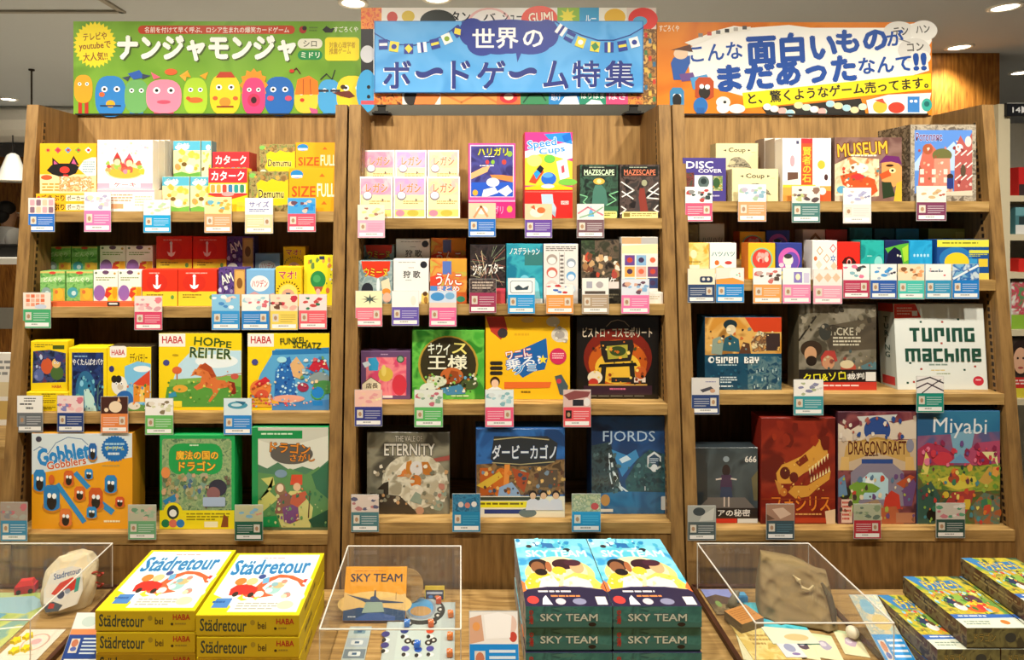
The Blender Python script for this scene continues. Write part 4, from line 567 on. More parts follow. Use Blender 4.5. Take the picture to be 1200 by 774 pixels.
B(2, 0, 858, 198, 912, 236, 'eadca8', coup, 'cream box with black letter title and grey engraving, front row', name=CG, s=.012, sides='c8ba88')
B(2, 0, 839, 168, 888.5, 0, 'eadca8', coup, 'cream box with black letter title, in the raised back row', name=CG, back=True, sides='c8ba88')
wht = [('r', 0, 0, 100, 100, 'f2f0ec'), ('r', 38, 0, 62, 76, 'e2502c'), ('r', 38, 0, 62, 8, 'd8303a'), ('t', '賢\n者\nの\n石', 41, 14, 59, 70, 'f6c43a'), ('e', 20, 36, 5, 9, 'c8a0a8'), ('r', 10, 54, 32, 68, '6a4a3a'), ('r', 28, 4, 34, 9, '4a4a6a'), ('e', 80, 42, 8, 7, 'e8b83a'), ('e', 90, 62, 4, 5, '4a2c2c'), ('p', '0 68 36 64 36 74 0 76', 'e0dcd4'), ('r', 0, 76, 100, 100, 'f2a04a'), ('r', 0, 74, 68, 78, 'f8c83a'), ('p', '66 100 76 82 100 84 100 100', 'e85a2c'), ('e', 82, 84, 8, 6, 'f6e8dc')]
B(2, 0, 917, 162, 974, 236, 'f2f0ec', wht, 'white box with red vertical band and yellow characters', name=CG, d=.04, sides='ece4da')
for k in range(2):
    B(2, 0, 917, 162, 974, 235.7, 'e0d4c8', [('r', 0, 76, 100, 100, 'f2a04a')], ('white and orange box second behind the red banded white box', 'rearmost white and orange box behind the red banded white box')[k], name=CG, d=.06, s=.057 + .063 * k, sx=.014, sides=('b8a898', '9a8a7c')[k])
mus = [('r', 0, 0, 100, 100, NN('7a5a50', '8a6a60', '6a4a44', 14)), ('p', '0 42 24 30 66 34 66 92 20 96 0 100', NN('d8b890', 'e8d8b0', 'c07a4a', 30)), ('t', 'MUSEUM', 4, 8, 78, 28, 'f2b43a', '5a2c1c', -4), ('m', 24, 27, 66, 32, 1, 'e8e0c8'), ('e', 36, 48, 14, 8, 'e8f0d8'), ('p', '8 60 30 54 60 66 64 84 50 96 30 84 12 74', 'c8562c'), ('e', 34, 62, 10, 5, 'c83a3a'), ('p', '70 40 90 36 100 46 100 70 88 78 70 68', 'e09a5a'), ('p', '66 40 76 28 96 30 100 42 84 38', '6a2a64'), ('p', '66 58 82 50 84 60 70 66', 'c8562c'), ('e', 86, 52, 5, 4, 'f0e0a0'), ('e', 86, 52, 2, 2, '2a2018'), ('p', '70 70 84 70 90 92 72 96', '2c3a24'), ('p', '92 72 100 68 100 100 88 100', 'd0b03a'), ('e', 82, 44, 6, 2, '3a2418'), ('e', 10, 82, 7, 6, '5aa0c0'), ('r', 0, 88, 24, 100, 'f0dcc0')] + spk(34, 8, 40, 66, 96, 'e8a06a c84a34 f0d8a0 5a8a8a 8a5a34 e8e0c8', 7)
B(2, 0, 978, 161, 1057, 236, '6a5048', mus, 'brown box with gold museum title and moustached man in purple hat', name=CG, d=.05, mat=WRAP)
chu = [('r', 0, 0, 100, 100, NN('8a8070', 'b0a490', '6a6054', 60)), ('r', 6, 7, 94, 93, '5a88d0'), ('p', '6 50 20 34 40 44 66 22 80 40 94 30 94 60 6 60', 'b0c8e8'), ('t', 'Ротопляс', 8, 11, 48, 21, '7a3a5a', 'a8c0e8'), ('p', '14 50 20 30 30 24 40 34 42 56 58 56 60 90 10 90', 'c86a58'), ('e', 26, 32, 8, 7, 'a85a3a'), ('e', 48, 40, 15, 9, '6a6a3c'), ('p', '36 44 60 44 62 92 34 92', 'd88a74'), ('p', '68 30 76 14 84 26 94 10 94 92 66 92', 'b05a54'), ('e', 74, 30, 6, 5, 'e0dcd8'), ('e', 88, 22, 5, 7, 'd8d0c8')]
chu += spk(26, 12, 30, 62, 90, 'd8806c a84a44 e8c8b8 8a5a3a c8a080', 3) + spk(14, 64, 14, 93, 92, 'd8c8c0 8a3a3c c87a70', 4)
for i in range(3):
    for j in range(3): chu += [('r', 14 + i * 18, 58 + j * 11, 20 + i * 18, 65 + j * 11, 'f0d8c8'), ('l', '%d %d %d %d' % (68 + i * 9, 40 + j * 16, 76 + i * 9, 34 + j * 16), 2, 'e8e0d8')]
chu += [('e', 60, 68, 5, 4, '3a2a24'), ('r', 55, 70, 65, 84, '2c3a7a'), ('l', '57 84 57 90', 1.6, 'e0b890'), ('l', '63 84 63 90', 1.6, 'e0b890'), ('p', '6 90 94 86 94 93 6 93', 'd8c8b0'), ('e', 80, 60, 4, 8, '5a4a3a')]
B(2, 0, 1067, 146, 1144, 236, '8a7c68', chu, 'tall box with red domed church and blue sky, patterned border', name=CG, d=.14, s=.012, sides=NN('8a7c68', '4a4036', 'a89880', 60), mat=WRAP)
# ---- second shelf
B(2, 1, 803, 263, 818.5, 0, '6a5a34', [('r', 0, 0, 100, 100, NN('7a6a3c', '6a5a30', '8a7a4a', 30))], 'brown box at the left end of the raised back row', name=CG, back=True)
B(2, 1, 819.5, 262, 849, 0, 'a8a090', [('r', 0, 0, 100, 100, 'b0a898'), ('t', 'ハツハツ', 10, 38, 92, 60, '5a6a6a'), ('e', 30, 78, 10, 8, 'b0602c'), ('e', 72, 74, 12, 6, 'a84a3a')], 'grey white box with coloured title, raised back row', name=CG, back=True)
cg_ = [('r', 0, 0, 100, 100, NN('e8c05a', 'f2d888', 'd8a83c', 30)), ('e', 36, 30, 14, 12, 'f4e8b8'), ('m', 16, 50, 70, 56, 1, '9a7a34'), ('r', 0, 64, 100, 100, 'f0dc9a'), ('r', 6, 60, 60, 72, 'fbf0d0')]
B(2, 1, 802.5, 285, 831, 328, 'e8c05a', cg_, 'pale gold card box at the left end, front row', name=CG)
B(2, 1, 832, 285, 863, 328, 'f4f0ea', [('r', 0, 0, 100, 100, 'f5f1ea'), ('t', 'ハツハツ', 6, 24, 94, 36, '3a8a8a'), ('e', 26, 54, 9, 7, 'd8702c'), ('e', 70, 54, 14, 5, 'd0443a'), ('p', '14 70 40 60 60 70 50 84 20 84', 'f0c88a'), ('e', 74, 74, 9, 7, '8ac04a')], 'white card box with teal title and orange fish, front row', name=CG)
yr = [('r', 0, 0, 100, 100, 'f2bc28'), ('e', 50, 44, 42, 32, '8ac89a'), ('e', 50, 44, 36, 28, 'e0463a'), ('e', 50, 40, 22, 14, 'f08a80')] + dots(7, 30, 30, 70, 56, 5, 8, ('f2b0a8', 'd03a3a', 'f4d0c0'), 2) + [('m', 34, 68, 66, 74, 1, '8a5a14')]
B(2, 1, 877, 285, 908.5, 328, 'f2bc28', yr, 'yellow card box with red round dish, front row', name=CG, sides='d87a2c')
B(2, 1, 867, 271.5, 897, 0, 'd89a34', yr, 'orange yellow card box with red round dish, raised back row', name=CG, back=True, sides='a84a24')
bp = [('r', 0, 0, 100, 100, '34408f'), ('e', 50, 46, 42, 34, 'd060b0'), ('e', 58, 50, 30, 26, '6a50b0'), ('e', 46, 46, 20, 16, 'f2e4d8'), ('e', 46, 36, 16, 7, '3a3a3c'), ('p', '34 60 58 60 54 78 40 78', 'f0ece8'), ('e', 20, 60, 10, 6, 'f0d0e0'), ('r', 8, 78, 96, 100, 'f2e02c'), ('m', 16, 84, 88, 92, 1, '8a7a1c')]
B(2, 1, 909.5, 285, 940, 328, '34408f', bp, 'blue and pink card box with white face and yellow base, front row', name=CG)
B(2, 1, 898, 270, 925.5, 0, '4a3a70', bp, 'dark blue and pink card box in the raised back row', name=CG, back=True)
pat = [('r', 0, 0, 100, 100, 'f6eee6')] + [('p', [(x, y - 12), (x + 14, y), (x, y + 12), (x - 14, y)], c) for x, y, c in ((30, 26, 'c8a070'), (58, 46, 'd8b090'), (26, 62, 'f0d8c0'), (84, 20, 'e8606a'), (88, 66, 'e8c8a8'), (56, 78, 'e8b89a'))] + [('p', [(x, y - 8), (x + 10, y), (x, y + 8), (x - 10, y)], 'f8f2ea') for x, y in ((30, 26), (58, 46), (84, 20))] + [('s', 84, 46, 14, 12, 6, .4, '3a78c0'), ('e', 12, 46, 7, 6, 'd8784a'), ('s', 84, 46, 5, 5, 6, .5, 'f6eee6')]
B(2, 1, 952, 282, 981, 328.5, 'f6eee6', pat, 'white card box with diamond pattern and blue snowflake, front row', name=CG)
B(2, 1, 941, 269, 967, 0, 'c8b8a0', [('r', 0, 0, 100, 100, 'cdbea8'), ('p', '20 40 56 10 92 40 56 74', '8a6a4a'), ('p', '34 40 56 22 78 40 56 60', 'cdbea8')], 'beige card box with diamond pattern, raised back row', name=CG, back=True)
eye = [('r', 0, 0, 100, 100, 'e22c20'), ('p', '18 54 32 42 50 38 68 42 84 54 68 66 50 70 32 66', '3a1412'), ('e', 51, 54, 13, 12, 'e22c20'), ('e', 51, 54, 9, 8.5, 'f0d8d0'), ('e', 51, 54, 7, 6.5, '3a1412')]
B(2, 1, 981.5, 284, 1008, 328, 'e22c20', eye, 'red card box with one black eye, front row', name=CG)
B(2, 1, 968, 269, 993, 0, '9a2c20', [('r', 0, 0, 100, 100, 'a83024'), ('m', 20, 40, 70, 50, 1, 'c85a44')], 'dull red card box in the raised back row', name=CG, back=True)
tea = [('r', 0, 0, 100, 100, NN('1fa098', '2ab0a8', '188a88', 20)), ('e', 76, 56, 18, 16, '8ad8d0'), ('m', 26, 38, 66, 44, 1, 'a0d8d0'), ('p', '20 100 28 84 36 96 48 78 60 100', '5ac0b8')]
B(2, 1, 1009, 282, 1036, 328, '1fa098', tea, 'teal card box with pale moon disc, front row', name=CG)
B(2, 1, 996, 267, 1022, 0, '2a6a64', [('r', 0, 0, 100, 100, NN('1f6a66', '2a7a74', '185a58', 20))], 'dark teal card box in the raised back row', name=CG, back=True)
mon = [('r', 0, 0, 100, 100, '1c2a5a'), ('p', '0 20 60 10 100 6 100 80 70 90', '5ab43a'), ('p', '4 60 14 30 40 16 66 26 76 60 74 80 10 80', '14163a'), ('e', 54, 38, 4, 3, 'e8e8d0'), ('e', 66, 40, 4, 3, 'e8e8d0'), ('t', 'おばけ', 14, 66, 60, 78, 'f6dc3a', '2a1a10'), ('t', 'タワー', 14, 80, 76, 93, 'f6dc3a', '2a1a10'), ('p', '72 20 98 10 98 50 80 56', 'a8d83a')]
B(2, 1, 1037, 282, 1065, 328, '1c2a5a', mon, 'dark navy and green card box with yellow title, front row', name=CG)
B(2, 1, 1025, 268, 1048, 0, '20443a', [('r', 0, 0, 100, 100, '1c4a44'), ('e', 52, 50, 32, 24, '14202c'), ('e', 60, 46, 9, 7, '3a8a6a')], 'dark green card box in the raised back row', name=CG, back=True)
blu = [('r', 0, 0, 100, 100, NN('1e9ad0', '2aa8dc', '1a8cc4', 14))] + [('s', 22 + i * 15, 38, 6, 5, 6, .6, 'b8e4f4') for i in range(5)]
B(2, 1, 1065.5, 282, 1092.5, 328, '1e9ad0', blu, 'bright blue card box with row of pale dots, front row', name=CG)
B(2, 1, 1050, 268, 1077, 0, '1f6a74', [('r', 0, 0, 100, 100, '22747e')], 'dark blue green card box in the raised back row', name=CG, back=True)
gog = [('r', 0, 0, 100, 100, '1c4f94'), ('r', 0, 0, 100, 18, 'e8e04a'), ('e', 36, 48, 32, 30, '2a78b8'), ('e', 38, 56, 24, 24, 'f2cf2a'), ('r', 62, 26, 100, 34, 'd8d84a'), ('m', 62, 36, 98, 44, 2, 'c8c83a'), ('r', 62, 48, 78, 68, '3a9ad0'), ('r', 80, 48, 98, 68, 'e8c83a'), ('r', 72, 84, 100, 100, 'f0d860'), ('p', '0 100 40 86 70 100', 'a8c0d8'), ('p', '26 70 50 70 46 76 32 76', '5a3a10'), ('m', 10, 6, 90, 13, 1, '8a8a24')]
B(2, 1, 1098, 281, 1159, 328, '1c4f94', gog, 'blue and yellow box with yellow ball, front row at shelf end', name=CG, d=.05)
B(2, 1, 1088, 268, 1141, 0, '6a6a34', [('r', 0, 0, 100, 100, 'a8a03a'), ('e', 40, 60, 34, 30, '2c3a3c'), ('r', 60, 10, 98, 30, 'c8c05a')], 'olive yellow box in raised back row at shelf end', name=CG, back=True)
# ---- third shelf
sir = [('r', 0, 0, 100, 52, NN('c88a34', 'd8a85a', '9a6a2c', 14)), ('p', '52 0 100 0 100 20 64 20', 'c8401c'), ('p', '0 54 30 50 60 50 100 50 100 100 0 100', NN('14405a', '1c5068', '10344c', 12)), ('e', 33, 10, 9, 7, '1c3036'), ('e', 34, 17, 6.5, 7, 'd8c8a4'), ('p', '22 46 26 28 34 24 44 30 46 48', '2a5a68'), ('p', '10 30 20 26 24 36 22 52 8 50', '8a9a8a'), ('p', '60 34 70 18 80 22 80 46 62 48', NN('e0d0a0', '6a4a34', 'c08a4a', 60)), ('p', '80 22 98 22 98 46 80 46', '3a2a28'), ('p', '44 50 50 34 58 36 60 50', '5a3a28'), ('r', 2, 62, 98, 100, NN('14405a', '1a4a62', '10344c', 12)), ('e', 8, 58.5, 4, 4.5, 'f0f0ea'), ('e', 9, 58.5, 2, 2.5, '14405a'), ('m', 16, 65, 44, 68, 1, 'a8c0c8'), ('m', 20, 82, 42, 92, 3, 'c8d8dc'), ('r', 56, 54, 100, 100, NN('2a5a70', '5a7a80', '14405a', 50)), ('m', 12, 94, 54, 98, 1, 'd0dce0')] + [('r', 60 + (i * 7) % 38, 62 + (i * 11) % 34, 61.5 + (i * 7) % 38, 66 + (i * 11) % 34, 'a8c0c0') for i in range(14)] + spk(26, 6, 12, 98, 46, 'e0c08a 3a2c24 d8a85a 7a8a84 c86a34 f0e0b8', 5) + spk(20, 4, 70, 54, 98, '1f5a74 2a6a80 0f3a50', 6) + pix('SIREN BAY', 14, 54.5, 70, 63, 'f2f2ec')
B(2, 2, 826, 372, 916, 462, '14405a', sir, 'dark teal box with two gentlemen and block letter title', s=.04, d=.06)
tic = [('r', 0, 0, 100, 100, NN('6a6250', '8a8270', '4a4436', 14)), ('p', '30 26 100 14 100 52 40 56', NN('4a4236', '5a5040', '3a342a', 10)), ('t', 'TICKET', 38, 27, 78, 36, 'c0b8a0', '3a342a'), ('m', 44, 38, 80, 50, 3, 'c8c0a8'), ('l', '0 42 22 14', 2.4, '2a241c'), ('l', '24 28 44 24 60 28', 1.4, '3a342a'), ('e', 34, 32, 8, 10, '3a3a34'), ('e', 16, 52, 14, 10, '3a2c20'), ('e', 15, 58, 8, 9, 'c89870'), ('e', 16, 66, 7, 6, '2a2018'), ('p', '28 62 34 54 46 54 50 66 30 72', 'b04038'), ('e', 38, 68, 8, 8, 'c8906a'), ('p', '0 84 10 74 24 76 44 78 56 86', '4a4a44'), ('e', 64, 74, 10, 6, 'b8503c'), ('e', 62, 70, 9, 5, 'd8c8a0'), ('p', '80 72 96 66 100 68 100 80 84 80', '5a7a80')] + spk(34, 2, 4, 98, 30, '7a725e 585040 948a76 3f392e', 8, 1.5, 5) + spk(24, 30, 54, 98, 80, 'a89878 6a6450 c8b890 4a5a5a 8a4a3a', 9)
ob = lambda o, w, h, d: side_art(o, w, h, d, [('r', 0, 0, 100, 100, NN('5a5040', '4a4436', '6a6250', 20))], False)
def obi(o, w, h, d):
    m = MB(); art(m, (-w / 2, -.0009, h * .24), (1, 0, 0), (0, 0, -1), w, h * .24, [('r', 0, 0, 100, 100, '221c1a'), ('p', '0 8 56 2 100 6 100 0 0 0', '221c1a'), ('t', 'クロ&ソロ', 6, 14, 60, 56, 'e8e02c', '221c1a', -4), ('t', '裁判', 62, 18, 84, 48, 'f0ece4', None, -4), ('r', 86, 12, 99, 56, 'e8e4dc'), ('p', '0 70 30 62 100 60 100 100 0 100', 'c83a2c'), ('m', 30, 74, 90, 88, 1, 'f0e0d8')]); m.build('paper_band', PRINT, o)
B(2, 2, 936, 357, 1027, 462, '5a5240', tic, 'smoky grey box with detectives and black paper band', s=.04, d=.06, mat=WRAP, extra=obi)
tur = [('r', 0, 0, 100, 100, 'dfe3dc'), ('p', '0 0 24 0 30 16 0 17', 'd83c24'), ('m', 3, 4, 20, 14, 3, 'f0b0a0'), ('r', 20, 8, 26, 14, 'e8e4dc'), ('m', 36, 70, 70, 74, 1, '8a9a90'), ('m', 38, 77, 66, 79, 1, 'd0b04a'), ('m', 44, 81, 62, 83, 1, '7a8a4a'), ('e', 90, 90, 6, 5.6, 'c83040'), ('m', 87, 88, 94, 91, 1, 'f0d0d0')] + [('r', x, y, x + 2.4, y + 2.2, 'a8443a' if i % 2 else '1f4a3a') for i, (x, y) in enumerate(((28, 20), (52, 20), (70, 17), (50, 45), (14, 68), (26, 75), (74, 76), (86, 72), (10, 91), (17, 90)))] + pix('TURING', 16, 28, 88, 44, '1f4a3a') + pix('MACHINE', 10, 52, 94, 67, '1f4a3a')
B(2, 2, 1052, 357, 1158, 462, 'dfe3dc', tur, 'white square box with dark green machine lettering, leaning back', s=.042, d=.07, tilt=4, sides='b8bcb0', extra=lambda o, w, h, d: side_art(o, w, h, d, [('r', 0, 0, 100, 100, 'c4c8bc'), ('r', 0, 0, 100, 10, 'c83c2c'), ('t', 'T\nU\nR\nI\nN\nG', 34, 16, 66, 64, '2a4a3c'), ('r', 10, 86, 90, 96, 'c83c3a')], False))
# ---- bottom shelf
gir = [('r', 0, 0, 100, 100, NN('3a4448', '485458', '2c3438', 8)), ('p', '20 66 80 66 100 84 0 84', '6a6460'), ('p', '0 10 20 20 20 68 0 84', '2c3438'), ('t', '666', 80, 11, 98, 19, 'e8e4dc'), ('e', 50, 15, 5, 4, '8a98a0'), ('e', 50, 30, 6.5, 8, '2c2226'), ('p', '42 36 58 36 60 56 40 56', '44304c'), ('p', '42 52 58 52 60 66 40 66', '2c3c5a'), ('l', '42 41 34 42', 2.4, 'd8ccc0'), ('l', '58 41 66 42', 2.4, 'd8ccc0'), ('l', '47 66 47 78', 2.4, 'c8b8ac'), ('l', '54 66 54 78', 2.4, 'c8b8ac'), ('r', 0, 80, 100, 100, '2a2422'), ('t', 'マリアの秘密', 10, 82, 88, 91, 'e8e4dc'), ('r', 34, 94, 67, 100, 'd0281c'), ('r', 68, 94, 100, 100, 'e0e0dc'), ('p', '90 40 100 30 100 70 94 70', '6a6244')]
B(2, 3, 814, 525, 888, 622, '2c3438', gir, 'dark grey box with lone girl standing in a corridor', s=.04, d=.05, mat=WRAP)
fos = [('r', 0, 0, 100, 100, NN('7a1f14', '8f2a18', '641810', 10)), ('p', '22 62 20 52 28 44 36 42 54 36 68 28 78 20 88 24 90 34 74 46 58 52 46 58 40 62', 'd89a3c'), ('e', 32, 52, 7, 6, '5a1c12'), ('e', 44, 56, 6, 5, '641c12'), ('p', '46 42 60 34 64 40 52 46', '7a2a16'), ('p', '36 70 44 64 62 64 76 58 94 50 92 58 76 66 64 74 46 76', 'd8983a'), ('p', '18 58 26 62 32 70 24 72', 'c8863a'), ('e', 30, 70, 5, 4, 'c8762c')] + [('p', [(64 + i * 4, 48 - i * 2.2), (66 + i * 4, 54 - i * 2.4), (67 + i * 4, 46.5 - i * 2.2)], 'f0dca0') for i in range(7)] + [('p', [(66 + i * 4, 61 - i * 1.6), (67.5 + i * 4, 55 - i * 1.6), (69 + i * 4, 60 - i * 1.6)], 'f0dca0') for i in range(7)] + [('t', 'フォシリス', 14, 74, 93, 88, 'e8842c', '5a1810', 0, .05), ('m', 46, 90, 84, 93, 1, 'e0a05a'), ('r', 46, 94, 90, 99, 'b83a1c'), ('p', '86 88 100 86 100 100 88 100', 'e8c8a0'), ('r', 0, 76, 100, 77, '9a3a1c')] + blobs(8, 4, 4, 96, 24, 4, 9, ('8f2a18', '6a1c12', '9a3018'), 4) + spk(26, 28, 34, 88, 70, 'e8b85a b8742a c8863a f0c870', 6, .6, 1.8)
B(2, 3, 892, 490, 979, 622, '7a1f14', fos, 'dark red box with golden dinosaur skull', s=.035, d=.06)
dra = [('r', 0, 0, 100, 100, NN('6a2c38', '8a4a4c', '4a2430', 14)), ('p', '0 10 16 16 30 10 50 4 70 10 100 6 100 24 0 26', 'd8c8b4'), ('p', '24 4 76 2 70 8 30 10', 'c8c8c4'), ('e', 50, 16, 17, 12, '2c4a8a'), ('p', '0 26 28 26 40 20 60 20 72 26 100 24 100 52 0 52', 'c8b094'), ('p', '8 40 12 28 50 22 88 28 92 40 88 44 50 32 12 44', 'b08840'), ('p', '6 46 10 30 50 24 90 30 94 46 84 44 50 36 16 44', 'c8a05a'), ('p', '4 40 14 40 14 52 2 52', 'd8b06a'), ('p', '86 40 96 40 98 52 86 52', 'd8b06a'), ('t', 'DRAGONDRAFT', 13, 26, 87, 38, '5a2418', 'd8b46a', 0, .05), ('m', 34, 38, 62, 40.5, 1, '4a2418'), ('r', 30, 42, 70, 46, '2c4a8a'), ('p', '16 54 30 46 70 46 84 54 84 84 16 84', '8a8090'), ('p', '30 78 30 60 40 54 56 54 64 60 64 78', 'b8d8e0'), ('p', '36 58 48 60 44 66 34 64', 'eef4f4'), ('p', '14 66 24 62 44 64 54 68 48 72 34 72 26 80 30 92 20 92 14 78', '7aa03a'), ('p', '60 76 68 70 78 74 80 86 66 90 58 84', 'c83a2c'), ('p', '82 70 96 60 100 64 94 84 84 84', '6a4a7a'), ('p', '74 64 92 56 98 58 84 68', 'b8502c'), ('p', '20 84 50 78 64 90 60 100 20 100', 'a88a68'), ('p', '52 86 74 84 84 100 56 100', 'b8603c'), ('r', 4, 78, 18, 99, 'e8c8b4'), ('m', 5, 80, 17, 98, 5, 'c84a3a'), ('e', 8, 72, 8, 6, '2c2c1c'), ('r', 74, 90, 98, 99, 'b87a5a'), ('e', 92, 30, 5, 6, '8a8a9a'), ('p', '0 60 8 56 12 74 0 76', '6a8aa8')] + spk(50, 2, 54, 98, 98, 'a8b04a c84a34 6a4a7a d8b88a 4a3a34 e8d8b8 8a5a44 5a7a94', 5, 1, 3.6) + spk(24, 2, 4, 98, 24, '8a4a54 c8b8a8 a85a4a 2c4a8a e0d4c4', 6, 1.5, 4)
B(2, 3, 982, 483, 1074, 622, '4a2430', dra, 'maroon box with gold dragon banner over a stone arch', s=.035, d=.06)
miy = [('r', 0, 0, 100, 40, NN('2a6a94', '34789c', '2a5a84', 6)), ('p', '0 22 100 18 100 50 0 50', NN('7a4a70', '8a5a78', '5a5a84', 10)), ('p', '40 20 70 16 62 46 46 46', '7aa8c0'), ('p', '0 34 12 28 28 30 44 38 44 52 0 54', 'a83450'), ('p', '56 38 72 28 100 26 100 50 60 50', 'b04a6a'), ('e', 30, 42, 12, 6, 'c83a48'), ('e', 80, 42, 10, 6, 'a82840'), ('p', '38 46 52 38 64 46', '6a9ac0'), ('r', 0, 48, 100, 100, NN('4a6a34', '6a5a34', '34503a', 26)), ('p', '0 56 20 48 60 50 100 46 100 70 60 72 10 68', NN('7a9a3a', 'a8a83a', '5a7a34', 34)), ('p', '26 60 44 56 70 58 74 66 48 70 34 66', 'd8c84a'), ('e', 44, 60, 7, 4, 'a84a30'), ('p', '30 86 42 72 70 70 64 84 54 96', 'a83a38'), ('p', '74 62 86 50 100 48 100 56 84 66', 'c8a04a'), ('p', '4 56 10 36 16 44 12 56', 'e0d06a'), ('p', '78 36 96 36 98 50 94 44 88 44', 'e8e0a0'), ('p', '0 70 16 62 28 76 20 100 0 100', '3a5a4c'), ('e', 88, 90, 14, 7, 'b8602c'), ('p', '66 84 80 72 100 76 100 100 70 100', NN('7a6a44', '5a7a6a', 'a8603a', 40)), ('t', 'Miyabi', 19, 6, 84, 24, 'dfe3e6', None, 2, 0, .004), ('e', 18, 92, 7, 5.5, '241c14')] + blobs(18, 20, 50, 96, 90, 3, 6, ('d8b83a', '6a9a3a', 'c84a34', '3a7a5a', 'e0a04a'), 17) + spk(60, 2, 48, 98, 99, '8ab04a e8d86a c83a34 2c4a3a d87a34 4a8a94 6a3a44 b8c85a', 8, 1, 3) + spk(30, 2, 28, 98, 48, 'd84a64 8a2a4c e07a94 6a4a84 c83a48', 9, 1.5, 4)
B(2, 3, 1075, 482, 1172, 622, '2a5a84', miy, 'blue and purple box with bright garden hills and thin white title', s=.035, d=.06)
# ================================================================ PRICE CARDS on the shelf edges
SLEEVE = mk_plain('clear_card_sleeve', 'b8b9b4', .2, 0, .02)
def price_card(ci, si, x0, y0, x1, y1, col, top, label, split=46, thumb='d8d0c0', line='fff', name='price_card'):
    Y = YF(SZ[ci][si]) - .0035 - (TAGN[0] % 3) * .0016; TAGN[0] += 1
    X0, X1, z0, z1 = PX(x0, Y), PX(x1, Y), PZ(y1, Y), PZ(y0, Y); w, h = X1 - X0, z1 - z0
    m = MB(); m.box(-w / 2, w / 2, 0, .0014, 0, h, 'c9cac4')
    o = m.build(name, SLEEVE, None, ((X0 + X1) / 2, Y, z0)); tag(o, label, 'price card', 'price cards on the shelf edges')
    hs = h * split / 100; iw = w * .98
    m = MB(); art(m, (-iw / 2, 0, h * .993), (1, 0, 0), (0, 0, -1), iw, hs, top); m.build('picture_panel', PRINT, o)
    m = MB(); hp = h - hs - h * .02; right = TAGN[0] % 5 == 0
    t0 = 68 if right else 8
    art(m, (-iw / 2, 0, h * .993 - hs), (1, 0, 0), (0, 0, -1), iw, hp, [('r', 0, 0, 100, 100, col), ('r', t0, 16, t0 + 22, 58, thumb), ('e', t0 + 11, 38, 6, 12, 'b08a6a')] + [('r', 8 if right else 37, 20 + q * 12, (64 if right else 93) - (q == 3) * 12, 23.5 + q * 12, mix(col, line)) for q in range(4)])
    ip = m.build('info_panel', PRINT, o)
    m = MB(); art(m, (-iw / 2, 0, h * .993 - hs - hp * .72), (1, 0, 0), (0, 0, -1), iw, hp * .21, [('r', 6, 0, 94, 100, 'f4f2ee'), ('m', 30, 25, 74, 90, 1, 'a8a8a4')], 6); m.build('price_strip', PRINT, ip)
    return o
TAGN = [0]
def mix(a, b_): return tuple(x * .5 + y * .5 for x, y in zip(lin(a), lin(b_)))
WH = 'f3f0ea'
def tp(n, cols, bg=WH, seed=0): return [('r', 0, 0, 100, 100, bg)] + blobs(n + 5, 8, 14, 92, 88, 7, 18, cols, seed or n * 7 + len(cols))
def tx(t, bg=WH, c='3a3a3c'): return [('r', 0, 0, 100, 100, bg), ('t', t, 14, 20, 86, 56, c), ('m', 14, 66, 86, 88, 2, c)]
P_ = price_card
R3 = ('c83a4a', '6a4a3a', 'e8b0a0')
# left bookcase
P_(0, 0, 33, 232, 64, 272, '2a6cc0', [('r', 0, 0, 100, 100, 'f0d8d0')] + [('rr', 6 + i * 24, 10 + j * 46, 24 + i * 24, 48 + j * 46, 4, ('e8a0a8', '8a6a7a', 'e8c0a0')[(i + j) % 3]) for i in range(4) for j in range(2)], 'blue price card under the black cat box at top left')
P_(0, 0, 98.5, 225, 130, 272, 'e87ab0', tp(6, ('e8c0d0', 'b0a8c8', 'f0d8b0')), 'bright pink price card under the pastel cake box')
P_(0, 0, 168, 234, 200, 273, '1fa2d8', tp(5, ('b8d0a8', 'e8d8b0', 'f0c8b0')), 'sky blue price card under the bread boxes')
P_(0, 0, 239.5, 231, 271.5, 273, 'e8a070', tp(6, ('e8b04a', 'c89a4a', '6ab0c8'), 'f2e8a0'), 'salmon price card under the red and yellow card box')
P_(0, 0, 287, 232, 320, 274, 'f0cfa0', tx('サイズ', WH, '6a6aa8'), 'pale peach price card between the red box and SIZE FULL box')
P_(0, 0, 337, 232, 370, 272, 'e8546a', tp(6, ('2a8ad8', 'e8c0b0', '6a4a5a'), '4aa0d8'), 'rose red price card with blue picture under SIZE FULL box')
P_(0, 1, 27, 343, 59.5, 385, '4aa870', [('r', 0, 0, 100, 100, 'f0e0d0')] + [('r', 10 + i * 18, 10 + j * 26, 24 + i * 18, 30 + j * 26, ('e89a7a', 'e0704a', 'e8b8a0')[(i + j) % 3]) for i in range(4) for j in range(3)] + [('e', 64, 84, 22, 14, 'c8d0e0')], 'green price card under the green acorn boxes')
P_(0, 1, 157.5, 347, 190, 387, 'd8486a', tp(7, ('e8808a', 'f0c0c0', 'd8a0a8'), 'f0dcd4'), 'crimson price card under the white and red anchor boxes')
P_(0, 1, 248, 345, 281, 387, '3a96d4', tp(4, ('e8eef2', '4a8ac8', 'f0d0c0'), '8ac4e4'), 'light blue price card, first of four in a row under the purple box')
P_(0, 1, 283, 345, 315.5, 387, '2880c8', tp(6, ('d8707a', 'a8d0d8', 'e8e0e0')), 'medium blue price card with white top, second of four in a row')
P_(0, 1, 316.5, 345, 349, 387, 'f0d060', tp(7, R3, 'f0dcc0'), 'yellow price card, third of four, under purple titled yellow box', line='6a5a2a')
P_(0, 1, 350, 345, 383, 386, 'e8606a', tp(5, ('c84a4a', '3a7a5a', 'f0e0d8'), 'f2dcd8'), 'coral pink price card under the green plant box')
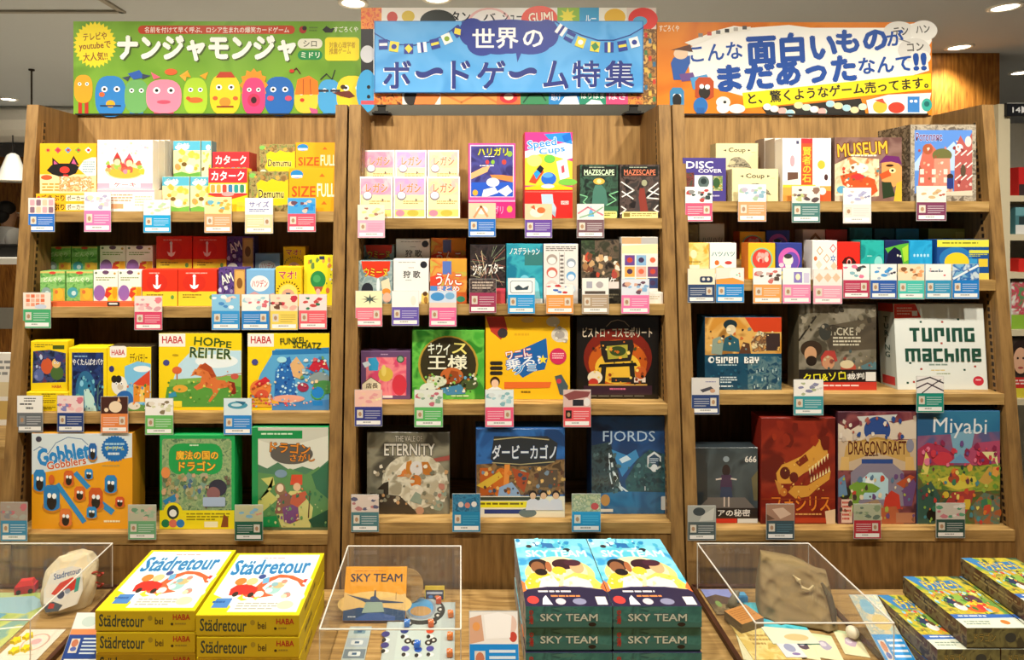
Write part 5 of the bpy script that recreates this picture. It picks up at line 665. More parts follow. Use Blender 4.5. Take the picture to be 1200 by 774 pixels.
P_(0, 2, 20, 464, 50, 507, '6a6e72', [('r', 0, 0, 100, 100, WH), ('m', 26, 12, 74, 40, 2, '5a5a5c'), ('m', 10, 44, 90, 62, 1, '4a4a4c'), ('m', 34, 66, 66, 90, 1, '5a5a5c')], 'grey price card under the dark cave box', thumb='8a8c8e')
P_(0, 2, 67, 464, 98, 507, '27407c', tp(7, ('d87a8a', '8a8ac0', 'f0c0c0'), 'f0d8d4'), 'navy blue price card under the pale ghost box')
P_(0, 2, 118, 465, 150, 508, 'e8884a', [('r', 0, 0, 100, 100, '4a2a24'), ('e', 54, 60, 24, 34, 'f0d8b8'), ('p', '60 30 66 0 74 28', 'e8b88a'), ('e', 20, 78, 8, 12, 'f0d8b8')], 'orange price card with dark brown picture under panda box')
P_(0, 2, 170, 467, 203, 510, '6ab860', tp(6, ('d8d8b0', '8a7a5a', 'e8e0d0')), 'light green price card under the running horse box')
P_(0, 2, 262, 467, 295, 510, '2a86d0', [('r', 0, 0, 100, 100, 'd8e8ee'), ('e', 50, 40, 36, 22, '4a98b0'), ('e', 46, 38, 20, 10, 'c8e0e8'), ('p', '40 14 80 20 70 40', '2a6a8a')], 'blue price card under the gem tower box')
P_(0, 3, 0.5, 589, 32, 635, '3a88b0', tp(7, ('c8707a', '8a8a90', 'a8a8a0'), 'a8988e'), 'dull blue price card at lower left corner of left bookcase')
P_(0, 3, 150, 592, 183, 633, '6aa878', tp(6, ('9ab89a', 'd0b0a0', '6a9a7a'), 'b8b8a0'), 'sage green price card beside the goblet pieces box')
P_(0, 3, 275, 592, 308, 634, '1f5a44', tp(5, ('7aa8c0', 'b8b08a', 'c88a7a'), 'b8b48a'), 'dark green price card beside the two travellers box')
# middle bookcase
P_(1, 0, 419, 240, 451, 279, 'f2a8c0', tp(5, ('f0d890', 'a87a6a', 'e8c0a0'), 'f6e8c8'), 'pale pink price card under the little pink boxes', line='d0607a')
P_(1, 0, 549, 238, 581, 278, '2a70c4', [('r', 0, 0, 100, 100, 'f2c8a8'), ('e', 50, 45, 22, 26, 'f6e8dc'), ('l', '20 90 46 20 70 84', 8, 'e8956a')], 'blue price card under the magenta hands box')
P_(1, 0, 615, 239, 647, 279, '6a4aa0', [('r', 0, 0, 100, 100, 'f0c8a0'), ('e', 44, 54, 26, 30, 'f8e8d0'), ('e', 60, 40, 16, 20, 'd8703a'), ('p', '20 20 34 6 40 40', 'c8603a')], 'purple price card under the stacked cups box')
P_(1, 0, 676, 239, 708, 279, '7a5a60', [('r', 0, 0, 100, 100, 'd8dcd8'), ('p', '40 80 52 10 64 80', '6ab0d8'), ('l', '4 60 40 20 96 70', 6, 'd87a8a'), ('l', '10 86 60 60 96 20', 5, '8ab08a')], 'brown grey price card under the green maze box')
P_(1, 1, 416.5, 341, 448, 383, 'ec7a8c', [('r', 0, 0, 100, 100, 'f6eec0'), ('s', 54, 50, 36, 32, 8, .3, '4a5a54')], 'rose price card with black starburst on cream, middle second shelf')
P_(1, 1, 459, 341, 491, 382, '6a58b0', [('r', 0, 0, 100, 100, 'f4f2ee'), ('e', 80, 60, 10, 30, 'eee8d8')], 'violet price card under the plain white box')
P_(1, 1, 503, 341, 535, 383, 'ec6a9c', [('r', 0, 0, 100, 100, 'd0dcec'), ('e', 30, 34, 26, 26, '4a94d0'), ('e', 76, 30, 18, 22, '7ab0d8'), ('r', 0, 70, 100, 100, 'f0d0c0')], 'hot pink price card under the orange and blue collage box')
P_(1, 1, 550, 327, 581.5, 367, 'a03a5a', [('r', 0, 0, 100, 100, NN('3a3034', '6a5a54', '2a2226', 80)), ('m', 10, 20, 90, 80, 3, 'c8b8a8')], 'wine red price card under the firework box', split=40)
P_(1, 1, 595, 326, 627, 368, '2498d8', [('r', 0, 0, 100, 100, 'e8eef0'), ('rr', 8, 16, 92, 90, 8, '3a5a6a'), ('rr', 10, 19, 90, 87, 7, 'f2f4f2'), ('p', '24 56 40 40 56 60 78 44 74 70 30 72', '3a4a54')], 'sky blue price card under the teal arched shapes box')
P_(1, 1, 640, 333, 672, 368, 'ee9a4a', tp(4, ('c83a3a', '3a6ac0', 'e8e0d8')), 'orange price card under the mask columns box', split=36)
P_(1, 1, 682, 326, 713.5, 368, 'b09a80', [('r', 0, 0, 100, 100, 'efe9e0'), ('r', 16, 20, 38, 60, 'a8a8b4'), ('e', 66, 40, 14, 20, 'b0a8a8'), ('r', 10, 78, 88, 96, '5a5048')], 'tan price card under the dark crowd box')
P_(1, 1, 728, 327, 761, 368, 'ee78a8', tp(6, ('8ab4d8', '6a4a5a', 'd8a890'), 'dce0e8'), 'pink price card under the portrait grid box')
P_(1, 2, 415.5, 457, 448, 500, '343a84', tp(5, ('e8a0a0', 'f0c8a8', 'f0e0b0'), 'f0c0b0'), 'indigo price card under the flamingo birds box')
P_(1, 2, 485.5, 457, 519, 501, '5ab460', tp(6, ('8aa890', 'c86a7a', 'd8e0c8'), 'e0e4da'), 'fresh green price card under the kiwi birds box')
P_(1, 2, 568.5, 457, 602, 501, 'ea5a80', tp(6, ('a8d0d8', '8ab8c0', 'd8e0e0'), 'e4eeee'), 'raspberry pink price card under the yellow crocodile feet box')
P_(1, 2, 660, 457, 692.5, 501, 'e4565c', [('r', 0, 0, 100, 100, 'd8b8b0'), ('p', '0 30 40 4 100 10 90 40 20 60', '8a4a4a'), ('r', 34, 56, 74, 92, '2c2c34'), ('e', 86, 70, 12, 24, 'e8e0dc')], 'tomato red price card under the food stall box', thumb='2a2422')
P_(1, 3, 411.5, 580, 444, 624, '4a7a80', tp(8, ('b87a7a', '5a5a78', 'e0d0c8'), 'd8c8bc'), 'slate teal price card beside the winged creature box')
P_(1, 3, 530, 579, 563, 624, '1f84b0', [('r', 0, 0, 100, 100, NN('2a6a90', '3a84a8', '1f5878', 60)), ('e', 30, 60, 10, 16, 'd8c8c0'), ('e', 54, 64, 10, 16, 'c87a6a'), ('e', 78, 58, 10, 16, 'e8e0d8')], 'deep blue price card beside the desert riders box', line='6ac4e0')
P_(1, 3, 670, 579, 704, 624, '2490c0', [('r', 0, 0, 100, 100, NN('b8b890', '8a9a7a', 'd0c8a8', 80)), ('e', 80, 70, 14, 20, 'c04a4a')], 'lake blue price card at lower left of the waterfall box', line='6ac4e0')
# right bookcase
P_(2, 0, 803, 219, 835, 260, 'e05a7a', tp(6, ('3a4a4a', 'b84a4a', '8a8a88')), 'watermelon pink price card under the purple record box')
P_(2, 0, 865, 216, 898, 260, 'f0a070', tp(6, ('8ab0c0', 'a8c0a0', 'b8b0c0')), 'apricot price card under the cream engraving boxes')
P_(2, 0, 928, 218, 961, 261, '4a7a74', tp(7, ('8a6a5a', 'b8c080', '5a4a4a'), 'e8e0d4'), 'grey green price card under the red banded white box')
P_(2, 0, 988, 220, 1021, 262, 'f4d8d0', tp(5, ('a8a8c8', 'd8c0b8', '8a8aa8')), 'very pale cream price card under the gold title museum box', line='e8b8b0')
P_(2, 0, 1074, 218, 1109, 259, '7a3a58', tp(5, ('c8a87a', 'e8e0c8', 'b05a4a'), 'eee6d4'), 'plum price card under the red church box')
P_(2, 1, 806, 315, 838, 355, '34486c', [('r', 0, 0, 100, 100, 'f0e6c8'), ('rr', 44, 48, 92, 88, 8, '2c3c5a'), ('e', 58, 66, 6, 10, 'e8e0d0'), ('e', 76, 66, 6, 10, 'e8e0d0')], 'dark slate price card under the pale gold box')
P_(2, 1, 839, 314, 872, 355, '1f88d0', [('r', 0, 0, 100, 100, 'f2e4d4'), ('rr', 50, 8, 96, 70, 10, 'e4f0e4'), ('p', '0 70 60 60 100 84 100 100 0 100', 'f09a4a')] + dots(4, 60, 30, 90, 60, 3, 4, ('e86a4a', '4aa878')), 'azure blue price card under the white fish card box')
P_(2, 1, 882.5, 314, 916, 356, 'f0a058', tp(6, ('5a4a44', 'd0706a', 'c8a8a0')), 'light orange price card under the red round dish box')
P_(2, 1, 917, 314, 950, 356, 'f08ab0', [('r', 0, 0, 100, 100, 'e8f0ea'), ('r', 40, 24, 70, 90, '8a7ac0'), ('e', 55, 54, 9, 20, 'f2e8c0'), ('r', 76, 30, 96, 90, 'd0c8e0')], 'candy pink price card under the white face box')
P_(2, 1, 953, 316, 987, 356.5, 'f4a0b4', [('r', 0, 0, 100, 100, 'f2e4dc')] + [('p', [(x, 50 - 30), (x + 14, 50), (x, 80), (x - 14, 50)], 'e0c0a0') for x in (20, 50, 80)], 'baby pink price card under the diamond pattern box')
P_(2, 1, 988, 309.5, 1019, 350, 'b83a58', tp(4, ('f07a9a', '8ab8c0', '4a4a4a')), 'dark red price card under the black eye box')
P_(2, 1, 1020, 309.5, 1051, 350.5, '2a5aa8', tp(5, ('4a9ad8', 'a8b8c8', '3a3a4a')), 'cobalt blue price card under the teal moon box')
P_(2, 1, 1052, 309.5, 1083.5, 351, '48c0b0', tp(6, ('e8a06a', 'f0c090', '8a5a3a'), 'f2dcb8'), 'mint price card under the yellow titled navy box')
P_(2, 1, 1084.5, 309.5, 1115, 350.5, '3494bc', [('r', 0, 0, 100, 100, WH), ('m', 20, 40, 96, 56, 1, '3a4a5a')] + dots(5, 10, 14, 90, 86, 3, 5, ('d84a4a', '3a9ad0'), 4), 'steel blue price card under the row of pale dots box')
P_(2, 1, 1116, 309.5, 1147.5, 350.5, '1f7cc8', [('r', 0, 0, 100, 100, NN('7ab0d0', '2a6ab0', 'c8d8e0', 40)), ('l', '4 90 60 40 96 10', 8, 'e8eef2')], 'strong blue price card under the yellow ball box')
P_(2, 2, 810.5, 443, 843, 486, '2c4274', [('r', 0, 0, 100, 100, 'd8d4d0'), ('p', '30 70 70 50 80 64 40 86', '4a4a54'), ('m', 50, 20, 96, 30, 1, '6a6aa0'), ('e', 76, 76, 10, 12, 'c89a7a')], 'midnight blue price card under the dark teal gentlemen box')
P_(2, 2, 930, 445, 965, 487, '3a98a0', tp(5, ('8a8aa8', 'b0b890', 'd8d8d0')), 'teal price card under the detectives box')
P_(2, 2, 1074, 441, 1106, 484, '1a8a78', [('r', 0, 0, 100, 100, 'ece8e4'), ('l', '0 30 50 6 100 40', 5, '3a3038'), ('l', '0 70 40 40 100 86', 5, '4a3a44'), ('l', '20 100 60 50 90 20', 4, '3a3038')], 'emerald green price card under the white machine box')
P_(2, 3, 806, 593, 839, 634, '4a5a5c', [('r', 0, 0, 100, 100, 'a8aaa4'), ('e', 40, 36, 22, 26, '3a4448'), ('p', '50 60 96 10 90 90 40 96', 'c8c8c0')], 'charcoal price card beside the lone girl box')
P_(2, 3, 898, 591, 931, 633, '3a5058', [('r', 0, 0, 100, 100, 'a8806a'), ('p', '20 30 60 20 90 60 50 90', 'd8b8a0'), ('p', '0 60 30 90 0 100', '6a4a3a')], 'dark blue grey price card under the dinosaur skull box', line='6a9ab0')
P_(2, 3, 1000.5, 591, 1032.5, 632, 'b8303c', tp(7, ('8a9a7a', 'a8b090', '6a7a6a'), 'b0b498'), 'deep red price card under the stone arch box')
P_(2, 3, 1097, 590, 1131, 631, '224a44', tp(8, ('c87a84', '5a9a7a', 'e0d8d0'), 'ccc4b8'), 'bottle green price card under the garden hills box')
# ================================================================ HEADER SIGNS on top of the cases
def sign(name, label, x0, y0, x1, y1, Y, shapes, base, parent=None, th=.008, zb=None, part='sign_face'):
    X0, X1, z0, z1 = PX(x0, Y), PX(x1, Y), (zb if zb else PZ(y1, Y)), PZ(y0, Y); w, h = X1 - X0, z1 - z0
    m = MB(); m.box(-w / 2, w / 2, 0, th, 0, h, base)
    o = m.build(name, PRINT, parent, ((X0 + X1) / 2, Y, z0))
    if label: tag(o, label, 'sign')
    m = MB(); art(m, (-w / 2, 0, h), (1, 0, 0), (0, 0, -1), w, h, shapes); m.build(part, PRINT, o)
    return o, w, h
def mon(x, y, rx, ry, c, leg=None, e=1):
    o = []
    if leg: o += [('r', x - rx * .55, y + ry * .6, x - rx * .15, 99, leg), ('r', x + rx * .15, y + ry * .6, x + rx * .55, 99, leg)]
    o += [('p', [(x + rx * (abs(math.cos(t)) ** .75) * (1 if math.cos(t) > 0 else -1), y + ry * (abs(math.sin(t)) ** .75) * (1 if math.sin(t) > 0 else -1)) for t in [i * 6.2832 / 22 for i in range(22)]], c)]
    if e: o += eyes(x, y - ry * .35, rx * .4, rx * .2, 2.8)
    return o
g = [('r', 0, 0, 100, 100, NN('6d9f22', '78a82c', '64941e', 4))]
g += [('s', 7.5, 25, 7.6, 25, 30, .86, 'f4dc1e'), ('t', 'テレビや', 3.4, 12, 11.6, 20, '8a4a14', None, -4), ('t', 'youtubeで', 2, 22, 13, 31, '8a4a14', None, -4), ('t', '大人気!!', 3.4, 33, 11.8, 42, '8a4a14', None, -4), ('rr', 22.5, 4.5, 77, 13.5, 1.4, 'c0401c'), ('t', '名前を付けて早く呼ぶ、ロシア生まれの爆笑カードゲーム', 24.8, 6, 75, 12.2, 'f4efe2', None, 0, 0, .012), ('t', 'ナンジャモンジャ', 16.2, 17.5, 77.4, 42.5, '46581c', None, 0, 0, .06), ('t', 'ナンジャモンジャ', 15.6, 16, 77, 41, 'fbf9f2', None, 0, 0, .055), ('rr', 78, 18.5, 86.6, 29, 1.6, 'e6e4d0'), ('t', 'シロ', 80, 20.5, 84.6, 27, '6a6a58'), ('rr', 78, 31, 86.6, 41, 1.6, '1f8a4a'), ('t', 'ミドリ', 79.2, 33, 85.6, 39, 'e8f4d8'), ('rr', 87.5, 17, 99.4, 42, 1.2, 'f2dc1e'), ('t', '対象心理学者\n推薦ゲーム', 89, 22, 98, 35, 'b08a14'), ('e', 79.8, 9, 1.3, 4, 'a82a24'), ('e', 80.4, 7.4, .8, 2.4, '2a1a18'), ('m', 82, 6, 86, 12, 2, '5a7a2a'), ('p', '86.6 9 88 5 89.5 8 91 6.5 90 12 87.6 12', '1a1a14'), ('t', 'すごろくや', 90.6, 5.6, 99, 11.5, 'f0f4e0')]
mons = [(3.5, 72, 3.2, 15, 'e8a01c', 'b8301c'), (13, 80, 5.4, 22, '2a7fc8', None), (22, 80, 4.2, 18, '6aa860', '3a7fb8'), (31.5, 80, 6.2, 18, 'ee86a0', 'c84a5a'), (42.5, 80, 4.2, 20, 'a8cc2e', None), (52.8, 78, 5.3, 22, 'f4cc1e', '2a6ab0'), (62.8, 78, 4.2, 21, 'e2407a', None), (71.6, 80, 5.2, 21, '1f66b8', None), (81, 82, 4.2, 16, 'f0c83a', None), (89, 80, 4, 18, '48a0d8', '3a8ac8'), (97, 78, 5.5, 20, 'f2d02a', None)]
for a in mons:
    g += mon(*a)
g += [('e', 13, 88, 1.6, 4, 'e8a81c'), ('l', '9.5 90 16.5 90', .5, '16365a'), ('e', 10, 78, 1, 2.6, 'e8642c'), ('p', '19 56 23 52 25 60 21 62', '2a5ab0'), ('p', '17 60 20 58 19 64', '34405a'), ('p', '24 56 27 58 24 62', '34405a'), ('e', 34, 54, 2.2, 3.4, 'e0602c'), ('p', '28 62 27 54 30.5 60', 'e0607a'), ('p', '37 58 40 52 39 64', 'f0a83a'), ('e', 31.5, 86, 2.4, 2, 'c8506a'), ('p', '38 58 40 54 41 60', 'e8a01c'), ('p', '44 58 47 54 46 62', 'e8a01c'), ('e', 42.5, 84, 2.6, 3, 'e06a2c'), ('e', 40, 82, .8, 2, 'e0502c'), ('p', '49.5 60 51 54 55 54 56.4 60', 'b83a1c'), ('e', 52.8, 86, 2, 5, 'e8902c'), ('l', '50 91 55.6 91', .6, '8a3a14'), ('e', 49.4, 82, .9, 2.2, 'e0602c'), ('e', 56.4, 82, .9, 2.2, 'e0602c'), ('s', 62.8, 68, 5, 18, 12, .8, 'e8901c')]
g += mon(62.8, 80, 4, 20, 'e2407a') + [('e', 62.8, 84, 1.2, 5, '5a1424'), ('e', 62.8, 84, 2.2, 7, 'c8305a'), ('e', 62.8, 84, 1, 3.6, '3a1018'), ('e', 68.6, 82, 1.2, 2.8, 'd84a6a'), ('e', 74.8, 82, 1.2, 2.8, 'd84a6a'), ('p', '77 78 78 62 82 58 85 64 85.4 78', 'e87a1c'), ('l', '80 62 80 78', .3, 'a84a14'), ('l', '82.4 62 82.6 78', .3, 'a84a14'), ('e', 79.6, 84, .8, 2, 'c83a1c'), ('p', '82 92 85 94 85 99 83 99', 'c85a8a'), ('l', '86 62 88 56 90 62 91 52', .35, '2a2a2a'), ('l', '85.5 74 88.6 74', .8, '2a2a3a'), ('l', '89.6 74 92.6 74', .8, '2a2a3a'), ('p', '90 76 96 74 98 80 96 82 93 80', '6a2c1c'), ('e', 93.8, 70, .9, 2.4, '3a2418'), ('l', '76 54 77.6 50 79 56', .4, '5a1a14'), ('e', 76, 53, .9, 2, 'c8301c')]
sign('header_sign', 'wide green sign with row of colourful blob creatures on the left bookcase', 86, 25, 423, 135.5, 1.985, g, '6a9a24', zb=TOP)
m = MB(); Y = 1.985; w = PX(398, Y) - PX(88, Y); m.box(-w / 2, w / 2, -.004, 0, 0, .005, '1c1a16')
o_ = [o for o in COL.objects if o.name == 'header_sign'][0]; b_o = m.build('base_strip', BLACK, o_); b_o.location.x = -.03
# middle sign: collage board behind, blue title panel before it, two clips
col_ = [('r', 0, 0, 100, 100, 'e8e4dc'), ('r', 0, 0, 7, 22, NN('e0582c', 'f0983c', 'd03a2c', 60)), ('r', 0, 22, 4.2, 74, '1c1a1e'), ('e', 2.2, 48, 2.4, 9, 'c8c8cc'), ('e', 2, 86, 3.6, 22, '3a9ad0'), ('r', 0, 96, 12, 100, 'd8505a'), ('e', 2.6, 82, .6, 2, '111'), ('e', 2.6, 92, .6, 2, '111'), ('p', '7 0 26 0 24 22 7 22', 'ece4d8'), ('e', 10.6, 10, 1.8, 6, 'c83a2c'), ('e', 16, 9, 2.2, 6, 'd8b83a'), ('e', 26, 14, 6, 12, '2c302c'), ('t', 'タン', 30.5, 4, 37, 15, '1c1a1e'), ('e', 43.5, 16, 7.5, 16, 'e8b8b4'), ('e', 43.5, 16, 6.4, 14, 'f0e8e2'), ('t', 'バ', 41.5, 6, 45.5, 13, '2a2a2a'), ('t', 'シュー', 48, 5, 54.6, 14, '2a2a2c'), ('e', 60.5, 12, 6.2, 14, 'e8503c'), ('t', 'GUMI', 56.8, 5, 65, 15, 'f8e8d0', 'c8302c', -4), ('r', 66.5, 0, 74, 22, '8ab43a'), ('s', 70, 9, 3, 9, 8, .5, 'e8d83a'), ('r', 74, 0, 80.6, 22, '3a9ac8'), ('t', 'ルー', 76, 8, 79.6, 15, 'e8f0f4'), ('r', 80.6, 0, 90, 22, 'e4e0d0'), ('e', 86, 10, 3.6, 9, 'e0b03a'), ('r', 90, 0, 100, 22, 'd8c8bc'), ('e', 95.5, 12, 5, 12, 'd83a34'), ('e', 94.5, 14, 2.4, 5, '5aa0c0')]
col_ += [('r', 95.5, 22, 100, 100, NN('b07a3a', '6a4a2c', 'd8a85a', 50))] + [('r', 96 + (i % 3) * 1.4, 26 + i * 6, 97 + (i % 3) * 1.4, 31 + i * 6, ('c83a2c', '3a6a8a', 'd8b04a', '4a7a4a')[i % 4]) for i in range(12)]
col_ += [('r', 4.4, 84, 14, 100, NN('d8602c', 'e8903c', '6a2c1c', 50)), ('e', 17, 92, 2.4, 9, '2a2420'), ('p', '19 88 27 90 25 100 18 100', 'e8803c'), ('r', 27, 86, 46, 100, 'e0984a'), ('l', '27 88 34 98 40 88 46 98', .7, 'c8783a'), ('r', 46, 86, 54, 100, 'e8703c'), ('e', 50, 93, 3, 6, 'c8303a'), ('e', 50, 92, 1.6, 3.6, 'f0d8b8'), ('r', 54, 86, 63.6, 100, '3a8a5a'), ('l', '55 98 57 90 61 89 62.6 96', .5, '1c4a34'), ('r', 63.6, 86, 74, 100, '2a86c8'), ('t', '助け', 64.4, 89, 67.6, 96, 'f0f4f4'), ('p', '67 100 69 92 73 91 74 100', 'e8f0f4'), ('r', 74, 86, 83, 100, '2a8a6a'), ('t', 'はりはま', 74.6, 88, 82.4, 94, 'e8f4e8'), ('p', '76 100 78 95 81 96 82 100', 'e8f0f0'), ('r', 83, 86, 90.4, 100, 'd84a7a'), ('t', 'はさ', 84, 88, 89.6, 95, 'f8e0e8'), ('r', 90.4, 86, 95.5, 100, NN('a84a34', 'd8903c', '5a3a2c', 60))]
Y = 1.955
mid, w, h = sign('header_sign', 'blue title sign with flag garlands over a collage board, middle bookcase', 423, 9, 769, 122.5, Y, col_, '4a4640', part='collage_face')
bl = [('r', 0, 0, 100, 100, NN('52a2e0', '62ace6', '4a98d8', 5)), ('r', 0, 0, 100, 1, '3a7ab8'), ('r', 0, 99, 100, 100, '3a7ab8'), ('r', 0, 0, .4, 100, '3a7ab8'), ('r', 99.6, 0, 100, 100, '3a7ab8')]
bl += [('e', x, y, rx, ry, '2f3f94') for x, y, rx, ry in ((36.5, 16, 5, 20), (40, 32, 5.6, 17), (50, 22, 12, 24), (50, 10, 14, 12), (58, 34, 7.4, 13), (64, 18, 4.6, 20), (46, 38, 6, 9))] + [('r', 32.5, 1, 67, 14, '2f3f94'), ('p', '52.6 42 55 42 53.2 58', '2f3f94')]
bl += [('t', '世', 36.6, 11, 44.6, 37, 'f8f8f6'), ('t', '界', 45.4, 10, 53.4, 38, 'f8f8f6'), ('t', 'の', 55.4, 13, 62.6, 36, 'f8f8f6')]
bl += [('t', tx_, x0 - .35, 57.4, x1 - .35, 95.4, 'f2f6fa') for tx_, x0, x1 in (('ボ', 3.6, 13.6), ('ド', 29, 35.6), ('ゲ', 38.4, 48.6), ('ム', 63, 72))] + [('t', tx_, x0, 56, x1, 94, '26347e', None, 0, 0, .026) for tx_, x0, x1 in (('ボ', 3.6, 13.6), ('ド', 29, 35.6), ('ゲ', 38.4, 48.6), ('ム', 63, 72))]
for x0, x1 in ((15.4, 25.6), (50, 60.4)):
    up = [(x0 + (x1 - x0) * t / 12, 72.5 + 3.2 * math.sin(t / 12 * 6.0) - 3.4 * math.sin(t / 12 * math.pi) * 0 - (2.6 if t in (0, 12) else 4.2)) for t in range(13)]
    dn = [(x0 + (x1 - x0) * t / 12, 72.5 + 3.2 * math.sin(t / 12 * 6.0) + (1.6 if t in (0, 12) else 4.2)) for t in range(12, -1, -1)]
    for dx, dy, c in ((-.35, 1.4, 'f2f6fa'), (0, 0, '26347e')): bl += [('p', [(a + dx, b2 + dy) for a, b2 in up + dn], c)]
for tx_, x0, x1 in (('特', 73.8, 83.8), ('集', 86, 96.4)):
    bl += [('t', tx_, x0 - .35, 57.4, x1 - .35, 93.4, 'f2f6fa'), ('t', tx_, x0, 56, x1, 92, '26347e', None, 0, 0, .026)]
bl += [('l', '0 17 4 26 9 33 15 34 21 29 27 18 31 6', .35, '2f3f94'), ('l', '67 0 71 10 77 20 83 27 89 27 95 20 100 9', .35, '2f3f94')]
fl = [(3.4, 33, -2, '2f3f94', 'e8e8ee'), (7.4, 36, 8, 'e8d44a', '2f3f94'), (12.8, 39, 0, '2f3f94', 'e8d44a'), (17.8, 37, -6, 'f4f4f6', '2f3f94'), (22.6, 32, -14, '2f3f94', 'e8d44a'), (27, 25, -24, 'f4f4f0', '8aa83a'), (31, 15, -34, '2f3f94', 'e8d44a'), (69.4, 13, 34, 'f4f4f6', '2f3f94'), (72.6, 22, 28, '2f3f94', '7ab0d8'), (76.6, 30, 20, 'e8d44a', 'f4f4f6'), (82, 36, 8, 'e8d44a', '4a8a5a'), (87.2, 37, 0, '2f3f94', 'e8e4a0'), (92.2, 35, -10, '2f3f94', 'e8d44a'), (96.6, 30, -16, 'f4f4f6', '2f3f94')]
for i, (x, y, r, c1, c2) in enumerate(fl):
    cs, sn = math.cos(math.radians(r)), math.sin(math.radians(r)); asp = 3.7
    q = lambda u, v: (x + (u * cs - v * sn), y + (u * sn + v * cs) * asp)
    bl += [('p', [q(-1.7, -1.9), q(1.7, -1.9), q(1.7, 1.9), q(-1.7, 1.9)], c1)]
    bl += [('p', [q(-1.5, -.5), q(1.5, -.5), q(1.5, .5), q(-1.5, .5)], c2)] if i % 4 == 0 else [('e', x, y, 1.0, 3.6, c2)] if i % 4 == 1 else [('p', [q(-1.5, -.2), q(0, -1.7), q(1.5, 0), q(0, 1.7)], c2)] if i % 4 == 2 else [('p', [q(-.5, -1.9), q(.5, -1.9), q(.5, 1.9), q(-.5, 1.9)], c2)]
Yb = Y - .014
X0, X1, z0, z1 = PX(438.5, Yb), PX(754, Yb), PZ(108.5, Yb), PZ(24.5, Yb); w2, h2 = X1 - X0, z1 - z0
m = MB(); m.box(-w2 / 2, w2 / 2, 0, .013, 0, h2, '3a7ab8'); art(m, (-w2 / 2, 0, h2), (1, 0, 0), (0, 0, -1), w2, h2, bl)
tp_ = m.build('title_panel', PRINT, mid); tp_.location = ((X0 + X1) / 2 - mid.location.x, -.014, z0 - mid.location.z)
for px in (447, 743):
    m = MB(); zc = PZ(122.5, Y) - mid.location.z; zl_ = TOP - mid.location.z
    m.box(-.022, .022, -.004, .03, zl_, zl_ + .008); m.box(-.012, .012, .002, .016, zl_ + .008, zc + .02); m.box(-.03, .03, -.006, .04, zl_, zl_ + .004); m.tube([(-.014, .004, zc - .002), (.014, .004, zc - .002)], .005)
    c = m.build('stand_clip', BLACK, mid); c.location.x = PX(px, Y) - mid.location.x
# orange sign
Y = 1.985
og = [('r', 0, 0, 100, 100, NN('dc7a10', 'e2841a', 'd4700c', 5)), ('t', 'すごろくや', .8, 3, 8, 10, 'f6e8d0'), ('p', '12 60 11 30 20 10 28 4 34 6 48 3 56 6 84 6 94 1 99 6 100 20 98 30 99 52 92 58 62 70 32 80 20 70 16 62', 'f4f1ea'), ('e', 88, 10, 5.6, 11, 'e4e0d8'), ('e', 97, 9, 5, 11, 'e9e5dd'), ('e', 93.6, 30, 6, 13, 'dcd8d0'), ('e', 95.6, 38, 4, 8, 'ebe7df'), ('t', 'テン', 86, 5.5, 91.4, 14.5, '4a4640', None, -8), ('t', 'ハン', 94.2, 3.5, 99.2, 11.5, '4a4640', None, -6), ('t', 'コン', 91, 22.5, 97, 31, '4a4640', None, -4), ('l', '88 18 92 22', .4, '8a8680')]
og += [('t', 'こんな', 12.2, 23, 31, 41, '184a9e', None, -5), ('t', '面白いものが', 0, 0, 1, 1, '184a9e')][:1]
og += [('t', '面白い', 33, 12.5, 65, 43, '184a9e', None, -3, 0, .05), ('t', 'もの', 65.4, 8, 83.4, 31, '184a9e', None, -4, 0, .05), ('t', 'が', 83.6, 9, 89.6, 25, '184a9e', None, -4, 0, .03), ('t', 'まだ', 22.4, 46, 42.4, 72, '184a9e', None, -4, 0, .06), ('t', 'あった', 43.6, 39, 72, 65, '184a9e', None, -4, 0, .055), ('t', 'なんて', 73.4, 37, 92.4, 54, '184a9e', None, -4, 0, .03), ('t', '!!', 93.6, 34, 97.6, 51, '184a9e', None, -2, 0, .05)]
og += [('p', '31 76 99.6 55 99.8 72 31.6 93', 'f4dc1a'), ('t', 'と、驚くようなゲーム売ってます。', 33, 67.5, 98.6, 79.5, '26221c', None, -5.3, 0, .03)]
og += [('p', '10 22 24 7 34 5 34 9 24 13 13 26', 'ece8de')] + [('r', 15 + i * 3.2, 12 - i * 1.6, 16.6 + i * 3.2, 16 - i * 1.6, c) for i, c in enumerate(('8a8078', 'c8503c', '6a6a68', '2a2a28', 'b0a89c', '5a5a5c'))]
og += [('p', '5 44 6 38 12 36 12 44 10 56 13 62 6 62', '2a5aa8'), ('e', 8.6, 34, 2.6, 6, 'e8c8a8'), ('p', '5 30 12 24 13 32 8 30', '5a3424'), ('p', '8 56 13 54 14 62 9 64', '6a4a8a'), ('p', '12 60 18 56 19 62 16 74 13 72', '4a9ad0')]
og += gobb(17.2, 70, 3.4, 18, 'b84a1c')[1:] + gobb(7.2, 80, 2.6, 16, '3a86b8')[1:] + [('e', 7.2, 83, 1.6, 6, '1c1c1c'), ('e', 15.8, 90, 2.6, 9, '2a70b8'), ('r', 14.4, 92, 17.2, 99, '2a60a8'), ('e', 24, 86, 2.6, 6, 'f0e8e0'), ('e', 24, 92, 2.4, 6, 'f4f0e8'), ('e', 29, 93, 3, 5, 'f0ece0'), ('e', 24.6, 86, .6, 1.6, '222')]
